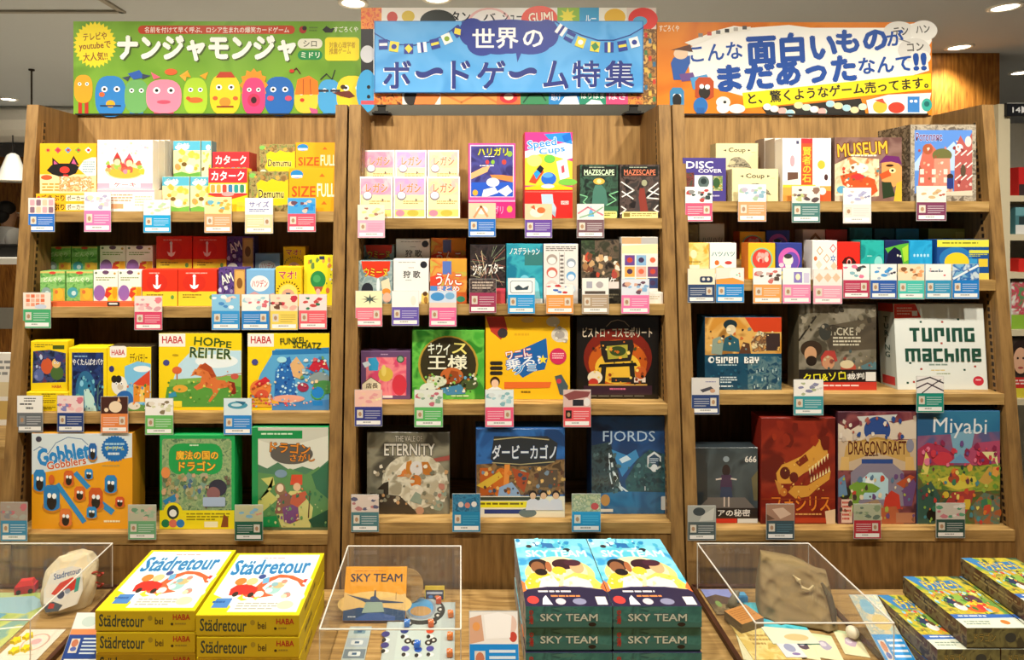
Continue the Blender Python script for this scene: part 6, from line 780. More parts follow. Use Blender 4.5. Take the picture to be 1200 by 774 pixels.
og += [('p', '38 92 54 88 74 82 76 99 40 99', '2a2620')] + [('e', 40 + (i * 2.9) % 35, 91 + (i % 4) * 2.6 - (i % 12) * .4, 1.5, 3.6, ('f0ece4', 'e8a8a0', 'a8d0dc', 'f0d8a0', 'c8e0c0')[i % 5]) for i in range(34)] + [('p', '76 84 84 78 99.6 76 98 99 77 99', 'efece4'), ('e', 81, 91, 2.6, 7, 'd8b83a'), ('p', '79 84 82 82 83 88', 'c84a3a'), ('e', 87, 92, 3, 6, 'c8402c'), ('r', 91, 80, 95.4, 97, '3a80c8'), ('e', 98, 89, 1.9, 7, '3aa89a'), ('e', 92.4, 85, .6, 1.6, 'fff'), ('e', 94, 85, .6, 1.6, 'fff'), ('e', 98, 88, 1, 3, '1f6a68')]
sign('header_sign', 'orange sign with big slanted blue lettering on the right bookcase', 770, 26, 1092, 134.5, Y, og, 'b86a14', zb=TOP)
o_ = [o for o in COL.objects if o.name.startswith('header_sign')][-1]
m = MB(); w = PX(1090, Y) - PX(800, Y); m.box(-w / 2, w / 2, -.004, 0, 0, .005, '1c1a16'); b_o = m.build('base_strip', BLACK, o_); b_o.location.x = .03
# ================================================================ DISPLAY TABLE and what lies on it
TZ = EYE - 1.012
tb = empty('display_table', (0, 1.2, 0), 'long oak display table standing before the three bookcases', 'table')
m = MB(); m.box(-1.9, 1.9, -.42, .478, TZ - .035, TZ); m.build('tabletop', OAK_T, tb)
for x in (-1.8, 0, 1.8):
    for y in (-.36, .42):
        m = MB(); m.box(x - .03, x + .03, y - .03, y + .03, 0, TZ - .035); m.build('leg', OAK_V, tb)
for y in (-.40, .455):
    m = MB(); m.box(-1.8, 1.8, y - .01, y + .01, TZ - .12, TZ - .035); m.build('apron', OAK_H, tb)
# ---- stacked games: a lid over a tray
def flat_box(name, label, x0, x1, y0, y1, z0, h, top, front, sidec, group, left=None, lidfrac=.9, cat='game box'):
    w, d = x1 - x0, y1 - y0; m = MB(); m.box(-w / 2 + .002, w / 2 - .002, .002, d - .002, 0, h * .5, sidec)
    o = m.build(name, PRINT, None, ((x0 + x1) / 2, y0, z0)); tag(o, label, cat, group)
    m = MB(); m.box(-w / 2, w / 2, 0, d, h * (1 - lidfrac), h, sidec)
    L_ = m.build('lid', PRINT, o)
    m = MB(); art(m, (-w / 2, d, h), (1, 0, 0), (0, -1, 0), w, d, top); m.build('lid_picture', PRINT, L_)
    m = MB(); hh = h * lidfrac; art(m, (-w / 2, 0, h), (1, 0, 0), (0, 0, -1), w, hh, front); m.build('front_label', PRINT, L_)
    m = MB(); sd = left or [('r', 0, 0, 100, 100, sidec), ('m', 20, 30, 70, 80, 1, '6a5a14')]
    if x0 > 0: art(m, (-w / 2, d, h), (0, -1, 0), (0, 0, -1), d, hh, sd)
    else: art(m, (w / 2, 0, h), (0, 1, 0), (0, 0, -1), d, hh, sd)
    m.build('side_label', PRINT, L_)
    return o
city = [('r', 0, 0, 100, 100, 'f0d818'), ('p', '4 3 96 3 96 88 30 90 4 60', 'd8ecf2'), ('p', '4 40 40 30 96 34 96 88 40 88 4 70', 'eaf0ee'), ('m', 34, 8, 80, 11, 1, 'd0908a'), ('t', 'Städretour', 7, 12, 90, 37, '2878b4', 'c8e4ee', -3, .05, .03), ('p', '42 60 48 46 62 38 76 40 90 48 94 58 90 58 84 50 72 44 62 44 54 52 50 60 56 66 66 72 50 76 38 74 32 70', 'e0603a'), ('e', 66, 58, 13, 13, 'e8e8e4'), ('e', 62, 62, 8, 8, '9ac4c0'), ('e', 66, 56, 6, 5, 'c8b07a'), ('e', 50, 70, 5, 5, 'f0e4d8'), ('p', '18 62 22 56 34 54 46 60 46 70 20 72', 'd8322a'), ('e', 26, 70, 3, 4, '3a2a24'), ('e', 42, 71, 3, 4, '3a2a24'), ('e', 24, 50, 6, 6, 'e8803a'), ('e', 36, 50, 6, 6, 'eec08a'), ('e', 44, 42, 4, 4, '3a4a8a'), ('p', '46 46 52 42 54 52 48 54', '6aa8d0'), ('p', '92 44 98 46 96 56 90 54', 'f4f0ec'), ('p', '90 46 94 46 93 52 90 51', 'd83a3a'), ('p', '30 76 34 70 36 76 42 78 36 80', 'f4d83a'), ('p', '46 76 52 73 50 79', 'f4d83a'), ('r', 10, 76, 26, 90, '4a80c0'), ('m', 8, 80, 24, 86, 1, '2a5a9a'), ('p', '30 80 96 78 96 96 28 96', 'e8e8de'), ('m', 34, 83, 74, 94, 3, 'a8a89a'), ('e', 82, 86, 8, 6, 'c8d0b0'), ('e', 90, 74, 8, 6, 'd8e0e0'), ('r', 2, 94, 28, 99, 'f0d818')] + dots(10, 56, 44, 84, 78, 1.5, 4, ('d8ece8', 'c88a7a', '8ab0b8', 'e8d8b0'), 4)
cf = [('r', 0, 0, 100, 100, 'd8be14'), ('r', 0, 0, 100, 5, 'f0dc2a'), ('t', 'Städretour', 4, 20, 49, 82, '3a4a3a', None, 1), ('e', 55, 38, 2.4, 14, 'b09a24'), ('t', 'bei', 60, 34, 68, 70, '5a4a14'), ('t', 'HABA', 78, 18, 95, 46, 'c0281c'), ('e', 77, 68, 1.4, 7, '3a3414'), ('m', 80, 62, 94, 78, 1, 'a8942a')]
h = .0483
for x0, x1, yf, where in ((PX(111.5, 1.36), PX(229, 1.36), 1.36, 'left'), (PX(229.5, 1.345), PX(351, 1.345), 1.345, 'right')):
    for k in range(3):
        lab = (('lowest yellow racing car box', 'middle yellow racing car box', 'topmost yellow racing car box')[k] + (' in the stack beside the bag case' if where == 'left' else ' in the stack nearer the aeroplane case'))
        flat_box('board_game_box', lab, x0 + (.002 if k == 1 else 0), x1 - .001, yf + (.003 if k == 0 else 0), yf + .249, TZ + k * h, h - .0004, city, cf, 'd4ba16', 'stacked yellow racing car games')
plane = [('r', 0, 0, 100, 100, NN('5ac0d8', '8ad8e4', '3a9ad0', 14)), ('p', '0 0 30 0 26 10 0 16', 'a8e0ea'), ('p', '60 0 100 0 100 16 70 10', '7ac8e0'), ('p', '24 6 50 8 54 16 36 16 26 12', '2a6aa8'), ('e', 18, 13, 4, 2.6, '3a2c34'), ('e', 68, 19, 5, 3, '2c2430'), ('t', 'SKY TEAM', 12, 20, 92, 30, 'd8eef0', '8ad0dc'), ('e', 50, 56, 44, 24, 'f0d080'), ('e', 50, 52, 36, 22, 'f2e2b0'), ('p', '4 68 14 56 30 52 44 62 46 76 6 78', 'f0c43a'), ('p', '54 62 70 54 90 60 98 72 96 78 50 78', 'f0d060'), ('p', '26 62 40 58 46 70 44 76 20 76', 'e8e8d8'), ('p', '52 66 66 60 84 66 86 76 50 76', 'e8e4d4'), ('e', 26, 43, 13, 9, '2a1a18'), ('e', 24, 47, 9, 9, '8a5a3a'), ('e', 27, 54, 8, 5, '241816'), ('e', 38, 46, 4, 8, 'a8643c'), ('e', 58, 42, 15, 8, '3a1c24'), ('e', 74, 46, 9, 10, 'e0a87a'), ('e', 70, 40, 11, 5, '4a2430'), ('e', 50, 52, 9, 6, 'f0c43a'), ('p', '0 80 20 76 50 74 82 76 100 80 100 100 0 100', '2c2440'), ('l', '2 79 30 75 70 75 98 79', 1.2, '5a4a7a'), ('m', 18, 80, 84, 84, 1, 'f0ecec'), ('m', 32, 86, 74, 90, 1, 'e08a4a'), ('e', 10, 92, 7, 5, 'd8403a'), ('p', '22 90 26 86 32 98 20 98', 'e8e8f0'), ('e', 42, 94, 6, 4, 'd0c8d0'), ('e', 64, 94, 8, 4, '8a8aa8'), ('r', 84, 88, 96, 98, 'e4e4e0'), ('p', '0 66 4 70 4 80 0 82', 'e87a3a'), ('p', '100 68 94 76 100 82', 'e8703a')] + spk(20, 2, 2, 98, 18, 'd0eef4 4ab0d0 8ae0e8 2a8ac0', 3, 1.5, 5) + spk(22, 8, 56, 92, 74, 'f4e4a8 e8d8c8 f0c84a d8e8e0', 5, 1, 3)
pf = [('r', 0, 0, 100, 100, NN('2f7678', '3f8a88', '276268', 30)), ('p', '30 10 48 0 60 14 44 24', '4a8a84'), ('p', '0 76 50 60 100 80 100 100 0 100', '3a7a78'), ('t', 'SKY TEAM', 17, 36, 83, 70, 'd8e8e0', '245458'), ('t', '空\n港', 4, 16, 9, 84, 'c8282c'), ('e', 77, 86, 4.6, 10, '20181c')]
h = .0515
for x0, x1, where in ((PX(616, 1.36), PX(718, 1.36), 0), (PX(718.6, 1.36), PX(823, 1.36), 1)):
    for k in range(3):
        lab = ('lowest', 'middle', 'topmost')[k] + ' teal two pilots game box' + (' of the stack beside the aeroplane case' if where == 0 else ' of the stack beside the sack case')
        flat_box('board_game_box', lab, x0 + .001 * (k % 2), x1 - .001, 1.36 + .003 * (k == 1), 1.647, TZ + k * h, h - .0004, plane, pf, '2f6e70', 'stacked two pilots games', left=[('r', 0, 0, 100, 100, NN('8a7a7a', 'b0b0b0', '2a5a60', 30))])
mk = [('r', 0, 0, 100, 100, NN('6a9a4a', 'c8b83a', '3a5a44', 22)), ('p', '0 0 20 0 34 26 14 30', '3a80b8'), ('p', '16 14 80 8 82 24 26 30', '3a7ab0'), ('t', 'ドラゴンマート', 18, 9, 78, 27, 'f2dc3a', 'a87a1c'), ('m', 26, 31, 82, 40, 1, 'a8b8c0'), ('e', 44, 50, 26, 10, '8ab04a'), ('e', 70, 48, 14, 10, '5a3a4a'), ('e', 30, 52, 10, 8, '2c3a5a'), ('p', '40 60 60 52 84 56 90 70 60 76 44 72', 'e8c83a'), ('e', 56, 66, 14, 7, 'd8622c'), ('e', 70, 64, 8, 7, 'd83a3a'), ('e', 34, 62, 9, 7, 'e8e0d8'), ('e', 84, 66, 8, 6, 'e8903a'), ('r', 0, 76, 100, 84, '3a6ab8'), ('m', 10, 78, 90, 82, 1, 'e8eef0'), ('p', '0 84 100 82 100 100 0 100', 'dfe4d0'), ('m', 8, 88, 50, 96, 2, '8a9a8a'), ('e', 74, 90, 7, 4, 'd8803a')] + blobs(14, 14, 32, 96, 74, 3, 7, ('e8a03a', '4a7a3a', 'c84a3a', '8ac0d0', '6a4a34', 'f0e080'), 31) + spk(60, 4, 28, 96, 76, 'e8c03a 5a9a3a d84a34 8ac8d8 4a2c3a f4e8a8 e8883a 3a6a4a', 7, 1, 3.4)
mf = [('r', 0, 0, 100, 100, NN('6a6a4a', '8a8a5a', '4a4a3c', 34)), ('t', 'ドラゴン', 12, 26, 46, 72, 'b0a05a', '4a4a34'), ('e', 70, 50, 9, 26, '3a4448')]
msd = [('r', 0, 0, 100, 100, NN('5a3a2c', '7a6a4a', '3a2c28', 40)), ('m', 20, 30, 80, 70, 2, '9a8a5a')]
h = .0455; Yf_, Yb_ = 1.315, 1.505
def dm(lab, x0, lv, y0=Yf_, y1=Yb_, w=.134): flat_box('board_game_box', lab, x0, x0 + w, y0, y1, TZ + lv * h, h - .0004, mk, mf, '4a4434', 'stacked dragon market games', left=msd)
dm('lowest dragon market box next to the tilted blue card', 1.020, 0); dm('dragon market box beside the blue card, half covered by the box above it', 1.020, 1)
dm('lowest dragon market box at the right edge of the table', 1.157, 0); dm('dragon market box at the right edge, second layer', 1.157, 1)
dm('dragon market box in the third layer with its whole lid in view', 1.083, 2); dm('dragon market box in third layer, under the highest box', 1.2195, 2); dm('highest dragon market box, on top at the right edge', 1.2245, 3)
# ---- clear acrylic covers
def mk_acrylic():
    m = bpy.data.materials.new('clear_acrylic'); m.use_nodes = True; nt = m.node_tree; n, L = nt.nodes, nt.links; n.remove(n['Principled BSDF'])
    t = n.new('ShaderNodeBsdfTransparent'); t.inputs[0].default_value = (.985, .985, .98, 1); g = n.new('ShaderNodeBsdfGlossy'); g.inputs['Roughness'].default_value = .03
    d = n.new('ShaderNodeBsdfDiffuse'); d.inputs[0].default_value = (.85, .85, .82, 1)
    mx = n.new('ShaderNodeMixShader'); mx2 = n.new('ShaderNodeMixShader'); lw = n.new('ShaderNodeLayerWeight'); lw.inputs[0].default_value = .25
    mr = n.new('ShaderNodeMapRange'); mr.inputs[3].default_value = .006; mr.inputs[4].default_value = .10; L.new(lw.outputs['Fresnel'], mr.inputs[0])
    L.new(mr.outputs[0], mx.inputs[0]); L.new(t.outputs[0], mx.inputs[1]); L.new(g.outputs[0], mx.inputs[2])
    mx2.inputs[0].default_value = .012; L.new(mx.outputs[0], mx2.inputs[1]); L.new(d.outputs[0], mx2.inputs[2])
    L.new(mx2.outputs[0], n['Material Output'].inputs[0]); return m
ACR = mk_acrylic()
m_ = bpy.data.materials.new('acrylic_edge'); m_.use_nodes = True; b_ = m_.node_tree.nodes['Principled BSDF']; b_.inputs['Base Color'].default_value = (.88, .84, .76, 1); b_.inputs['Roughness'].default_value = .15; b_.inputs['Alpha'].default_value = .8; EDGE = m_
def cover(label, x0, x1, y0, y1, z1):
    e = empty('acrylic_cover', ((x0 + x1) / 2, (y0 + y1) / 2, TZ), label, 'display cover', 'clear acrylic display covers'); w, d, h = (x1 - x0) / 2, (y1 - y0) / 2, z1 - TZ; t = .002
    for nm, bx in (('top_panel', (-w, w, -d, d, h - t, h)), ('side_panel', (-w, -w + t, -d, d, 0, h - t)), ('side_panel', (w - t, w, -d, d, 0, h - t)), ('front_panel', (-w + t, w - t, -d, -d + t, 0, h - t)), ('back_panel', (-w + t, w - t, d - t, d, 0, h - t))):
        m = MB(); m.box(*bx); m.build(nm, ACR, e)
    r = .0019
    for nm, p in (('edge_strip', [(-w, -d, h), (w, -d, h)]), ('edge_strip', [(-w, d, h), (w, d, h)]), ('edge_strip', [(-w, -d, h), (-w, d, h)]), ('edge_strip', [(w, -d, h), (w, d, h)])):
        m = MB(); m.tube(p, r, n=6); m.build(nm, EDGE, e)
    for sx in (-1, 1):
        for sy in (-1, 1):
            m = MB(); m.tube([(sx * w, sy * d, 0.001), (sx * w, sy * d, h)], .0012, n=6); m.build('corner_strip', EDGE, e)
    return e
def tray(label, x0, x1, y0, y1):
    e = empty('display_tray', ((x0 + x1) / 2, (y0 + y1) / 2, TZ), label, 'tray', 'brown display trays'); w, d = (x1 - x0) / 2, (y1 - y0) / 2
    m = MB(); m.box(-w, w, -d, d, .0005, .008); m.build('tray_floor', OAK_T, e)
    for s in (-1, 1):
        m = MB(); m.box(s * w - .006, s * w + .006, -d, d, .0005, .014); m.build('tray_rim', DARK_TRIM, e)
    m = MB(); m.box(-w, w, d - .006, d + .006, .0005, .014); m.build('tray_rim', DARK_TRIM, e)
    return e
tray('brown rimmed tray under the bag at the left table end', -1.42, -.935, 1.33, 1.672)
tray('brown rimmed tray under the sack case at the right', .632, .957, 1.30, 1.674)
def flat(name, label, cat, pts, z, th, base, shapes, group=None, rz=0):
    """thin board lying on the table: pts = (x0, x1, y0, y1)"""
    x0, x1, y0, y1 = pts; w, d = x1 - x0, y1 - y0; m = MB(); m.box(-w / 2, w / 2, -d / 2, d / 2, 0, th, base)
    art(m, (-w / 2, d / 2, th), (1, 0, 0), (0, -1, 0), w, d, shapes)
    o = m.build(name, PRINT, None, ((x0 + x1) / 2, (y0 + y1) / 2, z)); o.rotation_euler.z = math.radians(rz); return tag(o, label, cat, group)
def pxy(px, py, z):     # where a picture point meets the level z
    Y = (EYE - z) * F / (py - CY); return PX(px, Y), Y
# ---- middle case: leaning aeroplane box, cockpit board and pieces
sk = [('r', 0, 0, 100, 100, 'f2a41c'), ('m', 14, 7, 86, 9, 1, 'c8601c'), ('t', 'SKY TEAM', 9, 13, 93, 28, '2c2840'), ('e', 50, 70, 60, 24, 'f4cc7a'), ('p', '0 48 40 60 50 56 60 60 100 50 100 100 0 100', 'e8c078'), ('p', '0 82 26 76 44 78 66 76 100 82 100 100 0 100', '23466e'), ('p', '4 52 44 62 48 56 49 44 51 44 52 56 58 62 96 66 96 68 60 68 40 70 30 64', '3a4a68'), ('e', 48, 60, 6, 5, '2c4a78'), ('p', '36 66 62 66 66 84 30 86', '9ab0a0'), ('p', '20 96 40 86 60 86 84 92 84 100 20 100', '3a5a98'), ('l', '84 48 84 62', .8, '8a5a3a'), ('m', 8, 92, 30, 96, 1, 'c8d0d8')]
yb_ = 1.535; gbox('board_game_box', 'game box', 'orange box with an aeroplane, leaning inside the middle acrylic case', PX(401, yb_), PX(475, yb_), yb_, TZ + .0075, TZ + .1255, .018, sk, 'f2a41c', sides='c8861c', tilt=26)
m = MB(); vs_ = []
rr = .042; q = 24
m.lathe([(0.001, 0), (rr, 0), (rr, .004), (0.001, .004)], 'c09a62')
o = m.build('wooden_disc', OAK_H, None, (PX(478, 1.63), 1.622, TZ + .006), smooth=False); o.rotation_euler = (math.radians(76), 0, 0); o.location.z = TZ + rr + .002; tag(o, 'pale wooden disc standing behind the aeroplane box', 'disc')
bx0, bx1, by0, by1 = PX(452, 1.5), PX(533, 1.5), 1.325, 1.615
def u(px, py): X, Y = pxy(px, py, TZ + .004); return ((X - bx0) / (bx1 - bx0) * 100, (by1 - Y) / (by1 - by0) * 100)
bd = [('r', 0, 0, 100, 100, 'aab6b6'), ('r', 2, 1, 98, 99, 'b4c0be'), ('rr', 18, 4, 80, 96, 5, 'bccac6')]
def ue(px, py, rx, ry, c): a, b2 = u(px, py); a2, b3 = u(px + rx, py + ry); return ('e', a, b2, abs(a2 - a), abs(b3 - b2), c)
bd += [ue(494, 716, 27, 17, '2a2a2a'), ue(494, 714, 23, 14, 'a8b4b2'), ue(494, 714, 16, 13, '8a94a0'), ue(493, 713, 14, 11, '4a9ad0'), ue(493, 717, 12, 6, 'b8905a')]
for px, py in ((470, 718), (473, 726), (480, 731), (508, 730), (513, 722), (516, 715), (478, 752), (486, 754), (502, 754), (508, 751)): bd += [ue(px, py, 4, 3.4, '2c2c2c'), ue(px, py, 1.6, 1.4, 'd8d8d0')]
for px, py, c in ((474, 740, '2a3a7a'), (475, 761, '4a4a9a'), (490, 762, '2a5ab0'), (504, 761, '4a4a9a'), (452, 744, '3a3a78'), (451, 757, '3a3a78'), (504, 740, 'c84a2c')): bd += [ue(px, py, 4.4, 3.4, c), ue(px, py + 7, 4.4, 2.4, 'e8e8e4'), ue(px - 2, py + 7, 2.2, 2.4, '2a2a2a')]
flat('cockpit_board', 'grey blue cockpit game board in the middle acrylic case', 'game board', (bx0, bx1, by0, by1), TZ + .0005, .004, 'aab6b6', bd)
X, Y = pxy(420, 750, TZ); lst = [('r', 0, 0, 100, 100, 'a8b4b0')]
for i in range(5): lst += [('r', 4, 2 + i * 20, 96, 18 + i * 20, ('a8b8b8', '9aa8b0', '6a7a84', '3a6ab0', '2c4a70')[i]), ('rr', 24, 6 + i * 20, 76, 14 + i * 20, 6, ('6a8a98', 'c8d0d0', 'c8d0d0', 'a8c8e0', 'd0d8e0')[i]), ('r', 40, 8 + i * 20, 60, 12 + i * 20, '3a5a78')]
flat('route_card', 'grey strip of blue route cards beside the cockpit board', 'game card', (X - .028, X + .026, 1.33, 1.522), TZ + .0005, .002, 'a8b4b0', lst)
X, Y = pxy(510, 694, TZ); gbox('game_card', 'game card', 'small yellow topped card standing behind the cockpit board', X - .026, X + .026, 1.628, TZ + .0008, TZ + .036, .003, [('r', 0, 0, 100, 100, 'e8c83a'), ('r', 4, 28, 96, 96, '2c3a5a'), ('r', 10, 40, 90, 56, 'c8d0e0'), ('e', 30, 74, 12, 10, '4a8ad0'), ('e', 64, 74, 14, 10, 'e08a3a')], 'd8b83a', tilt=10)
def dice(px, py, c, label, s=.0135):
    X, Y = pxy(px, py, TZ + .012); m = MB(); a = s / 2; b2 = a * .8
    vs = [(x, y, z) for z in (0, s) for x, y in ((-b2, -b2), (b2, -b2), (b2, b2), (-b2, b2))]
    m.hexa([(-b2, -b2, 0), (b2, -b2, 0), (b2, b2, 0), (-b2, b2, 0)], [(-b2, -b2, s), (b2, -b2, s), (b2, b2, s), (-b2, b2, s)], c)
    m.hexa([(-a, -a, s * .1), (a, -a, s * .1), (a, a, s * .1), (-a, a, s * .1)], [(-a, -a, s * .9), (a, -a, s * .9), (a, a, s * .9), (-a, a, s * .9)], c)
    o = m.build('die', PRINT, None, (X, Y, TZ + .0062 )); o.rotation_euler.z = rnd.uniform(-.2, .2); tag(o, label, 'die', 'dice on the cockpit board')
    m = MB()
    for dx, dy in ((-.3, -.3), (.3, .3), (0, 0)): art(m, (dx * s - s * .1, dy * s + s * .1, s), (1, 0, 0), (0, -1, 0), s * .2, s * .2, [('e', 50, 50, 50, 50, 'f0f0f0')])
    m.build('pips', PRINT, o)
for a in ((455, 722, '2a78d8', 'blue die at left edge of the cockpit board, below the aeroplane box'), (477, 731, '3a88e0', 'blue die left of the orange dice at the dial'), (489, 756, '2a70d8', 'blue die on the lower dial of the cockpit board'), (514, 704, 'e0603a', 'orange red die beside the yellow topped card'), (505, 731, 'e87a3a', 'orange die at the right of the round dial'), (528, 720, 'e8823a', 'orange die on right edge of board, uppermost of three'), (527.5, 746, 'e8823a', 'orange die on right edge of board, middle of three'), (527, 766, 'e07a3a', 'orange die on right edge of board, lowest of three')): dice(*a)
# cards standing on easels by the cases
def easel_card(label, X0, X1, Yb, hgt, col, top, lean=32, split=48):
    w = X1 - X0; bx = rnd.uniform(-.5, .5)
    m = MB(); m.box(-w / 2, w / 2, 0, .002, 0, hgt, 'dcdcd8'); o = m.build('information_card', SLEEVE, None, ((X0 + X1) / 2, Yb, TZ + .0022)); o.rotation_euler.x = -math.radians(lean); tag(o, label, 'information card', 'tilted cards on the table')
    m = MB(); art(m, (-w * .49, 0, hgt * .99), (1, 0, 0), (0, 0, -1), w * .98, hgt * split / 100, top); m.build('picture_panel', PRINT, o)
    m = MB(); art(m, (-w * .49, 0, hgt * (.99 - split / 100)), (1, 0, 0), (0, 0, -1), w * .98, hgt * (.98 - split / 100), [('r', 0, 0, 100, 100, col), ('r', 10, 12, 32, 56, 'ddd6cc'), ('e', 21, 26, 9, 12, 'c87a5a'), ('e', 21, 44, 8, 7, '5a6ab0')] + [('r', 40, 10 + 11 * q, 94 - 14 * (q == 4), 15 + 11 * q, 'd8e6f2') for q in range(5)] + [('r', 6, 74, 94, 94, 'f4f2ee')]); m.build('info_panel', PRINT, o)
    return o
easel_card('tilted information card with blue lower half beside the aeroplane case', .018, .124, 1.28, .167, '1f8ad8', [('r', 0, 0, 100, 100, 'f0ece6'), ('p', '0 20 24 10 30 90 0 100', 'd8a88a'), ('e', 84, 40, 14, 30, 'e8c8b8'), ('e', 90, 78, 8, 16, 'c84a3a'), ('e', 14, 46, 8, 14, 'e8a05a'), ('p', '30 10 60 2 88 12 84 80 34 84', 'fbf8f4')], lean=20, split=36)
easel_card('tilted navy information card in front of the yellow car boxes', -.905, -.815, 1.38, .107, '2a4a94', [('r', 0, 0, 100, 100, 'ece8e0'), ('e', 40, 40, 20, 24, 'c8d8d0'), ('r', 0, 74, 100, 100, 'e8905a')], lean=40, split=40)
easel_card('tilted bright blue information card between sack case and dragon boxes', .9485, 1.0175, 1.33, .195, '1a90d8', [('r', 0, 0, 100, 100, NN('d8c8a0', 'a8b8b0', 'e8d8b0', 60)), ('e', 40, 30, 22, 20, '7ab0c8'), ('e', 60, 70, 30, 20, 'd8c07a')], lean=62, split=46)
# ---- left case: printed cloth bag, map, pieces
mp = [('r', 0, 0, 100, 100, NN('a8c060', 'c8d078', '8ab0a0', 14)), ('p', '0 0 70 0 60 30 30 40 0 30', 'b8c88a'), ('p', '40 10 80 6 100 20 90 36 60 34', '9ac0c8'), ('e', 30, 60, 14, 10, 'e8d84a'), ('e', 60, 56, 16, 9, 'e0dc7a'), ('e', 52, 80, 14, 9, 'd8d8d0'), ('e', 78, 78, 10, 7, 'e8c8a8'), ('l', '0 50 40 46 80 60 100 56', 2, 'f0f0e0'), ('p', '60 34 74 36 72 44 58 42', '6aa8c0'), ('e', 20, 30, 8, 6, '4a8ac0'), ('e', 14, 84, 12, 8, '7aa85a'), ('r', 0, 92, 100, 100, 'f0e8e4')]
xa, _ = pxy(2, 675, TZ); xb, _ = pxy(70, 675, TZ)
flat('map_board', 'yellow green map board lying in the left acrylic case', 'game board', (-1.36, -1.075, 1.40, 1.645), TZ + .0085, .003, 'd8d8b0', mp)
X, Y = pxy(31, 690, TZ + .02)
m = MB(); m.box(-.024, .024, -.012, .012, 0, .02, 'c82a2c'); m.hexa([(-.021, -.010, .02), (.021, -.010, .02), (.021, .010, .02), (-.021, .010, .02)], [(-.014, -.007, .032), (.016, -.007, .032), (.016, .007, .032), (-.014, .007, .032)], 'e03a3a')
o = m.build('toy_car', PRINT, None, (X, Y, TZ + .0122)); o.rotation_euler.z = .25; tag(o, 'small red wooden car on the map board', 'toy car')
for sx in (-.014, .014):
    w_ = MB(); w_.tube([(sx, -.0135, .006), (sx, .0135, .006)], .006, n=12); w_.build('wheel', BLACK, o)
X, Y = pxy(68, 728, TZ); flat('game_card', 'cream card with red ring drawing before the cloth bag', 'game card', (X - .047, X + .05, 1.372, 1.50), TZ + .0085, .0015, 'eadcc8', [('r', 0, 0, 100, 100, 'efe2d0'), ('e', 56, 36, 30, 24, 'd8b0a0'), ('e', 56, 36, 26, 21, 'efe2d0'), ('e', 56, 38, 16, 14, 'd8dcd8'), ('e', 56, 34, 12, 8, 'e8b0b0'), ('l', '20 70 80 68', 2, 'd8c8b8')])
for px, py, lab in ((19, 753, 'upper left'), (33, 748, 'upper right'), (17, 765, 'lower left'), (31, 762, 'lower right')):
    X, Y = pxy(px, py, TZ + .01); m = MB(); q = 10; r1 = .012
    pts = [(r1 * (1, .6)[i % 2] * math.cos(i * math.pi / 5), r1 * (1, .6)[i % 2] * math.sin(i * math.pi / 5)) for i in range(10)]
    m.mesh([(x, y, 0) for x, y in pts] + [(x, y, .009) for x, y in pts], [tuple(range(10))[::-1], tuple(range(10, 20))] + [(i, (i + 1) % 10, 10 + (i + 1) % 10, 10 + i) for i in range(10)], 'f0d81c')
    o = m.build('star_token', PRINT, None, (X, Y, TZ + .0085)); tag(o, lab + ' of four yellow star tokens in the left case', 'token', 'yellow star tokens')
def sphere_vs(fn, n1=28, n2=36):
    vs, fs = [], []
    for i in range(n1 + 1):
        for k in range(n2): vs.append(fn(i / n1, k / n2))
    for i in range(n1):
        for k in range(n2): fs.append((i * n2 + k, i * n2 + (k + 1) % n2, (i + 1) * n2 + (k + 1) % n2, (i + 1) * n2 + k))
    fs.append(tuple(range(n2))[::-1]); fs.append(tuple(n1 * n2 + k for k in range(n2))); return vs, fs
CLOTH = mk_plain('cream_canvas', 'd8c8a4', .9, 0, .1, 0, 300)
def bag_shape(w, d, hh, seed, tx=.02, ty=0, k=.62, lump=1):
    q = random.Random(seed); ph = [q.uniform(0, 6) for _ in range(6)]
    def fn(s, t):
        a = 2 * math.pi * t; z = hh * s
        e = (.80 + .28 * math.sin(math.pi * (s * .78 + .12))) * (1 - max(0, s - .80) * 1.4)
        wr = 1 + .05 * math.sin(5 * a + ph[0] + 4 * s) * (.4 + s) + .035 * math.sin(9 * a + ph[1] - 7 * s) + .03 * math.sin(14 * a + ph[4] + 9 * s) * s
        ca, sa = math.cos(a), math.sin(a)
        x = w * e * wr * (abs(ca) ** k) * (1 if ca > 0 else -1); y = d * e * wr * (abs(sa) ** k) * (1 if sa > 0 else -1)
        return (x + tx * s * s, y + ty * s + .006 * math.sin(6 * s + ph[2]), z + .004 * math.sin(3 * a + ph[3]) * s)
    return sphere_vs(fn)
bagx, bagy = -1.012, 1.585
m = MB(); vs, fs = bag_shape(.056, .028, .118, 3, .008, .03); m.mesh(vs, fs, 'd8c8a4')
bag = m.build('cloth_bag', CLOTH, None, (bagx, bagy, TZ + .0085), smooth=True); bag.rotation_euler.z = .35; tag(bag, 'cream drawstring cloth bag with red car print in left case', 'bag')
m = MB(); art(m, (-.05, -.012, .112), (1, 0, 0), (0, -.27, -.963), .09, .10, [('p', '16 10 40 2 70 0 92 8 98 60 86 90 40 98 4 80 2 44', 'f0ece0'), ('t', 'Stadretour', 24, 8, 90, 22, '3a5a8a', None, -6), ('p', '20 56 40 34 70 26 84 34 80 54 40 66', 'd8342c'), ('p', '30 60 60 50 66 62 40 76 28 74', 'e8e8ea'), ('e', 44, 62, 9, 9, '3a4a6a'), ('e', 60, 56, 7, 6, '8a9ab0'), ('p', '4 78 26 74 50 86 40 98 10 96', '4a5a6a'), ('p', '18 76 30 80 28 90 14 88', 'c83a3a'), ('p', '80 30 90 28 86 60 76 62', '4aa89a')]); m.build('car_print', PRINT, bag)
m = MB()
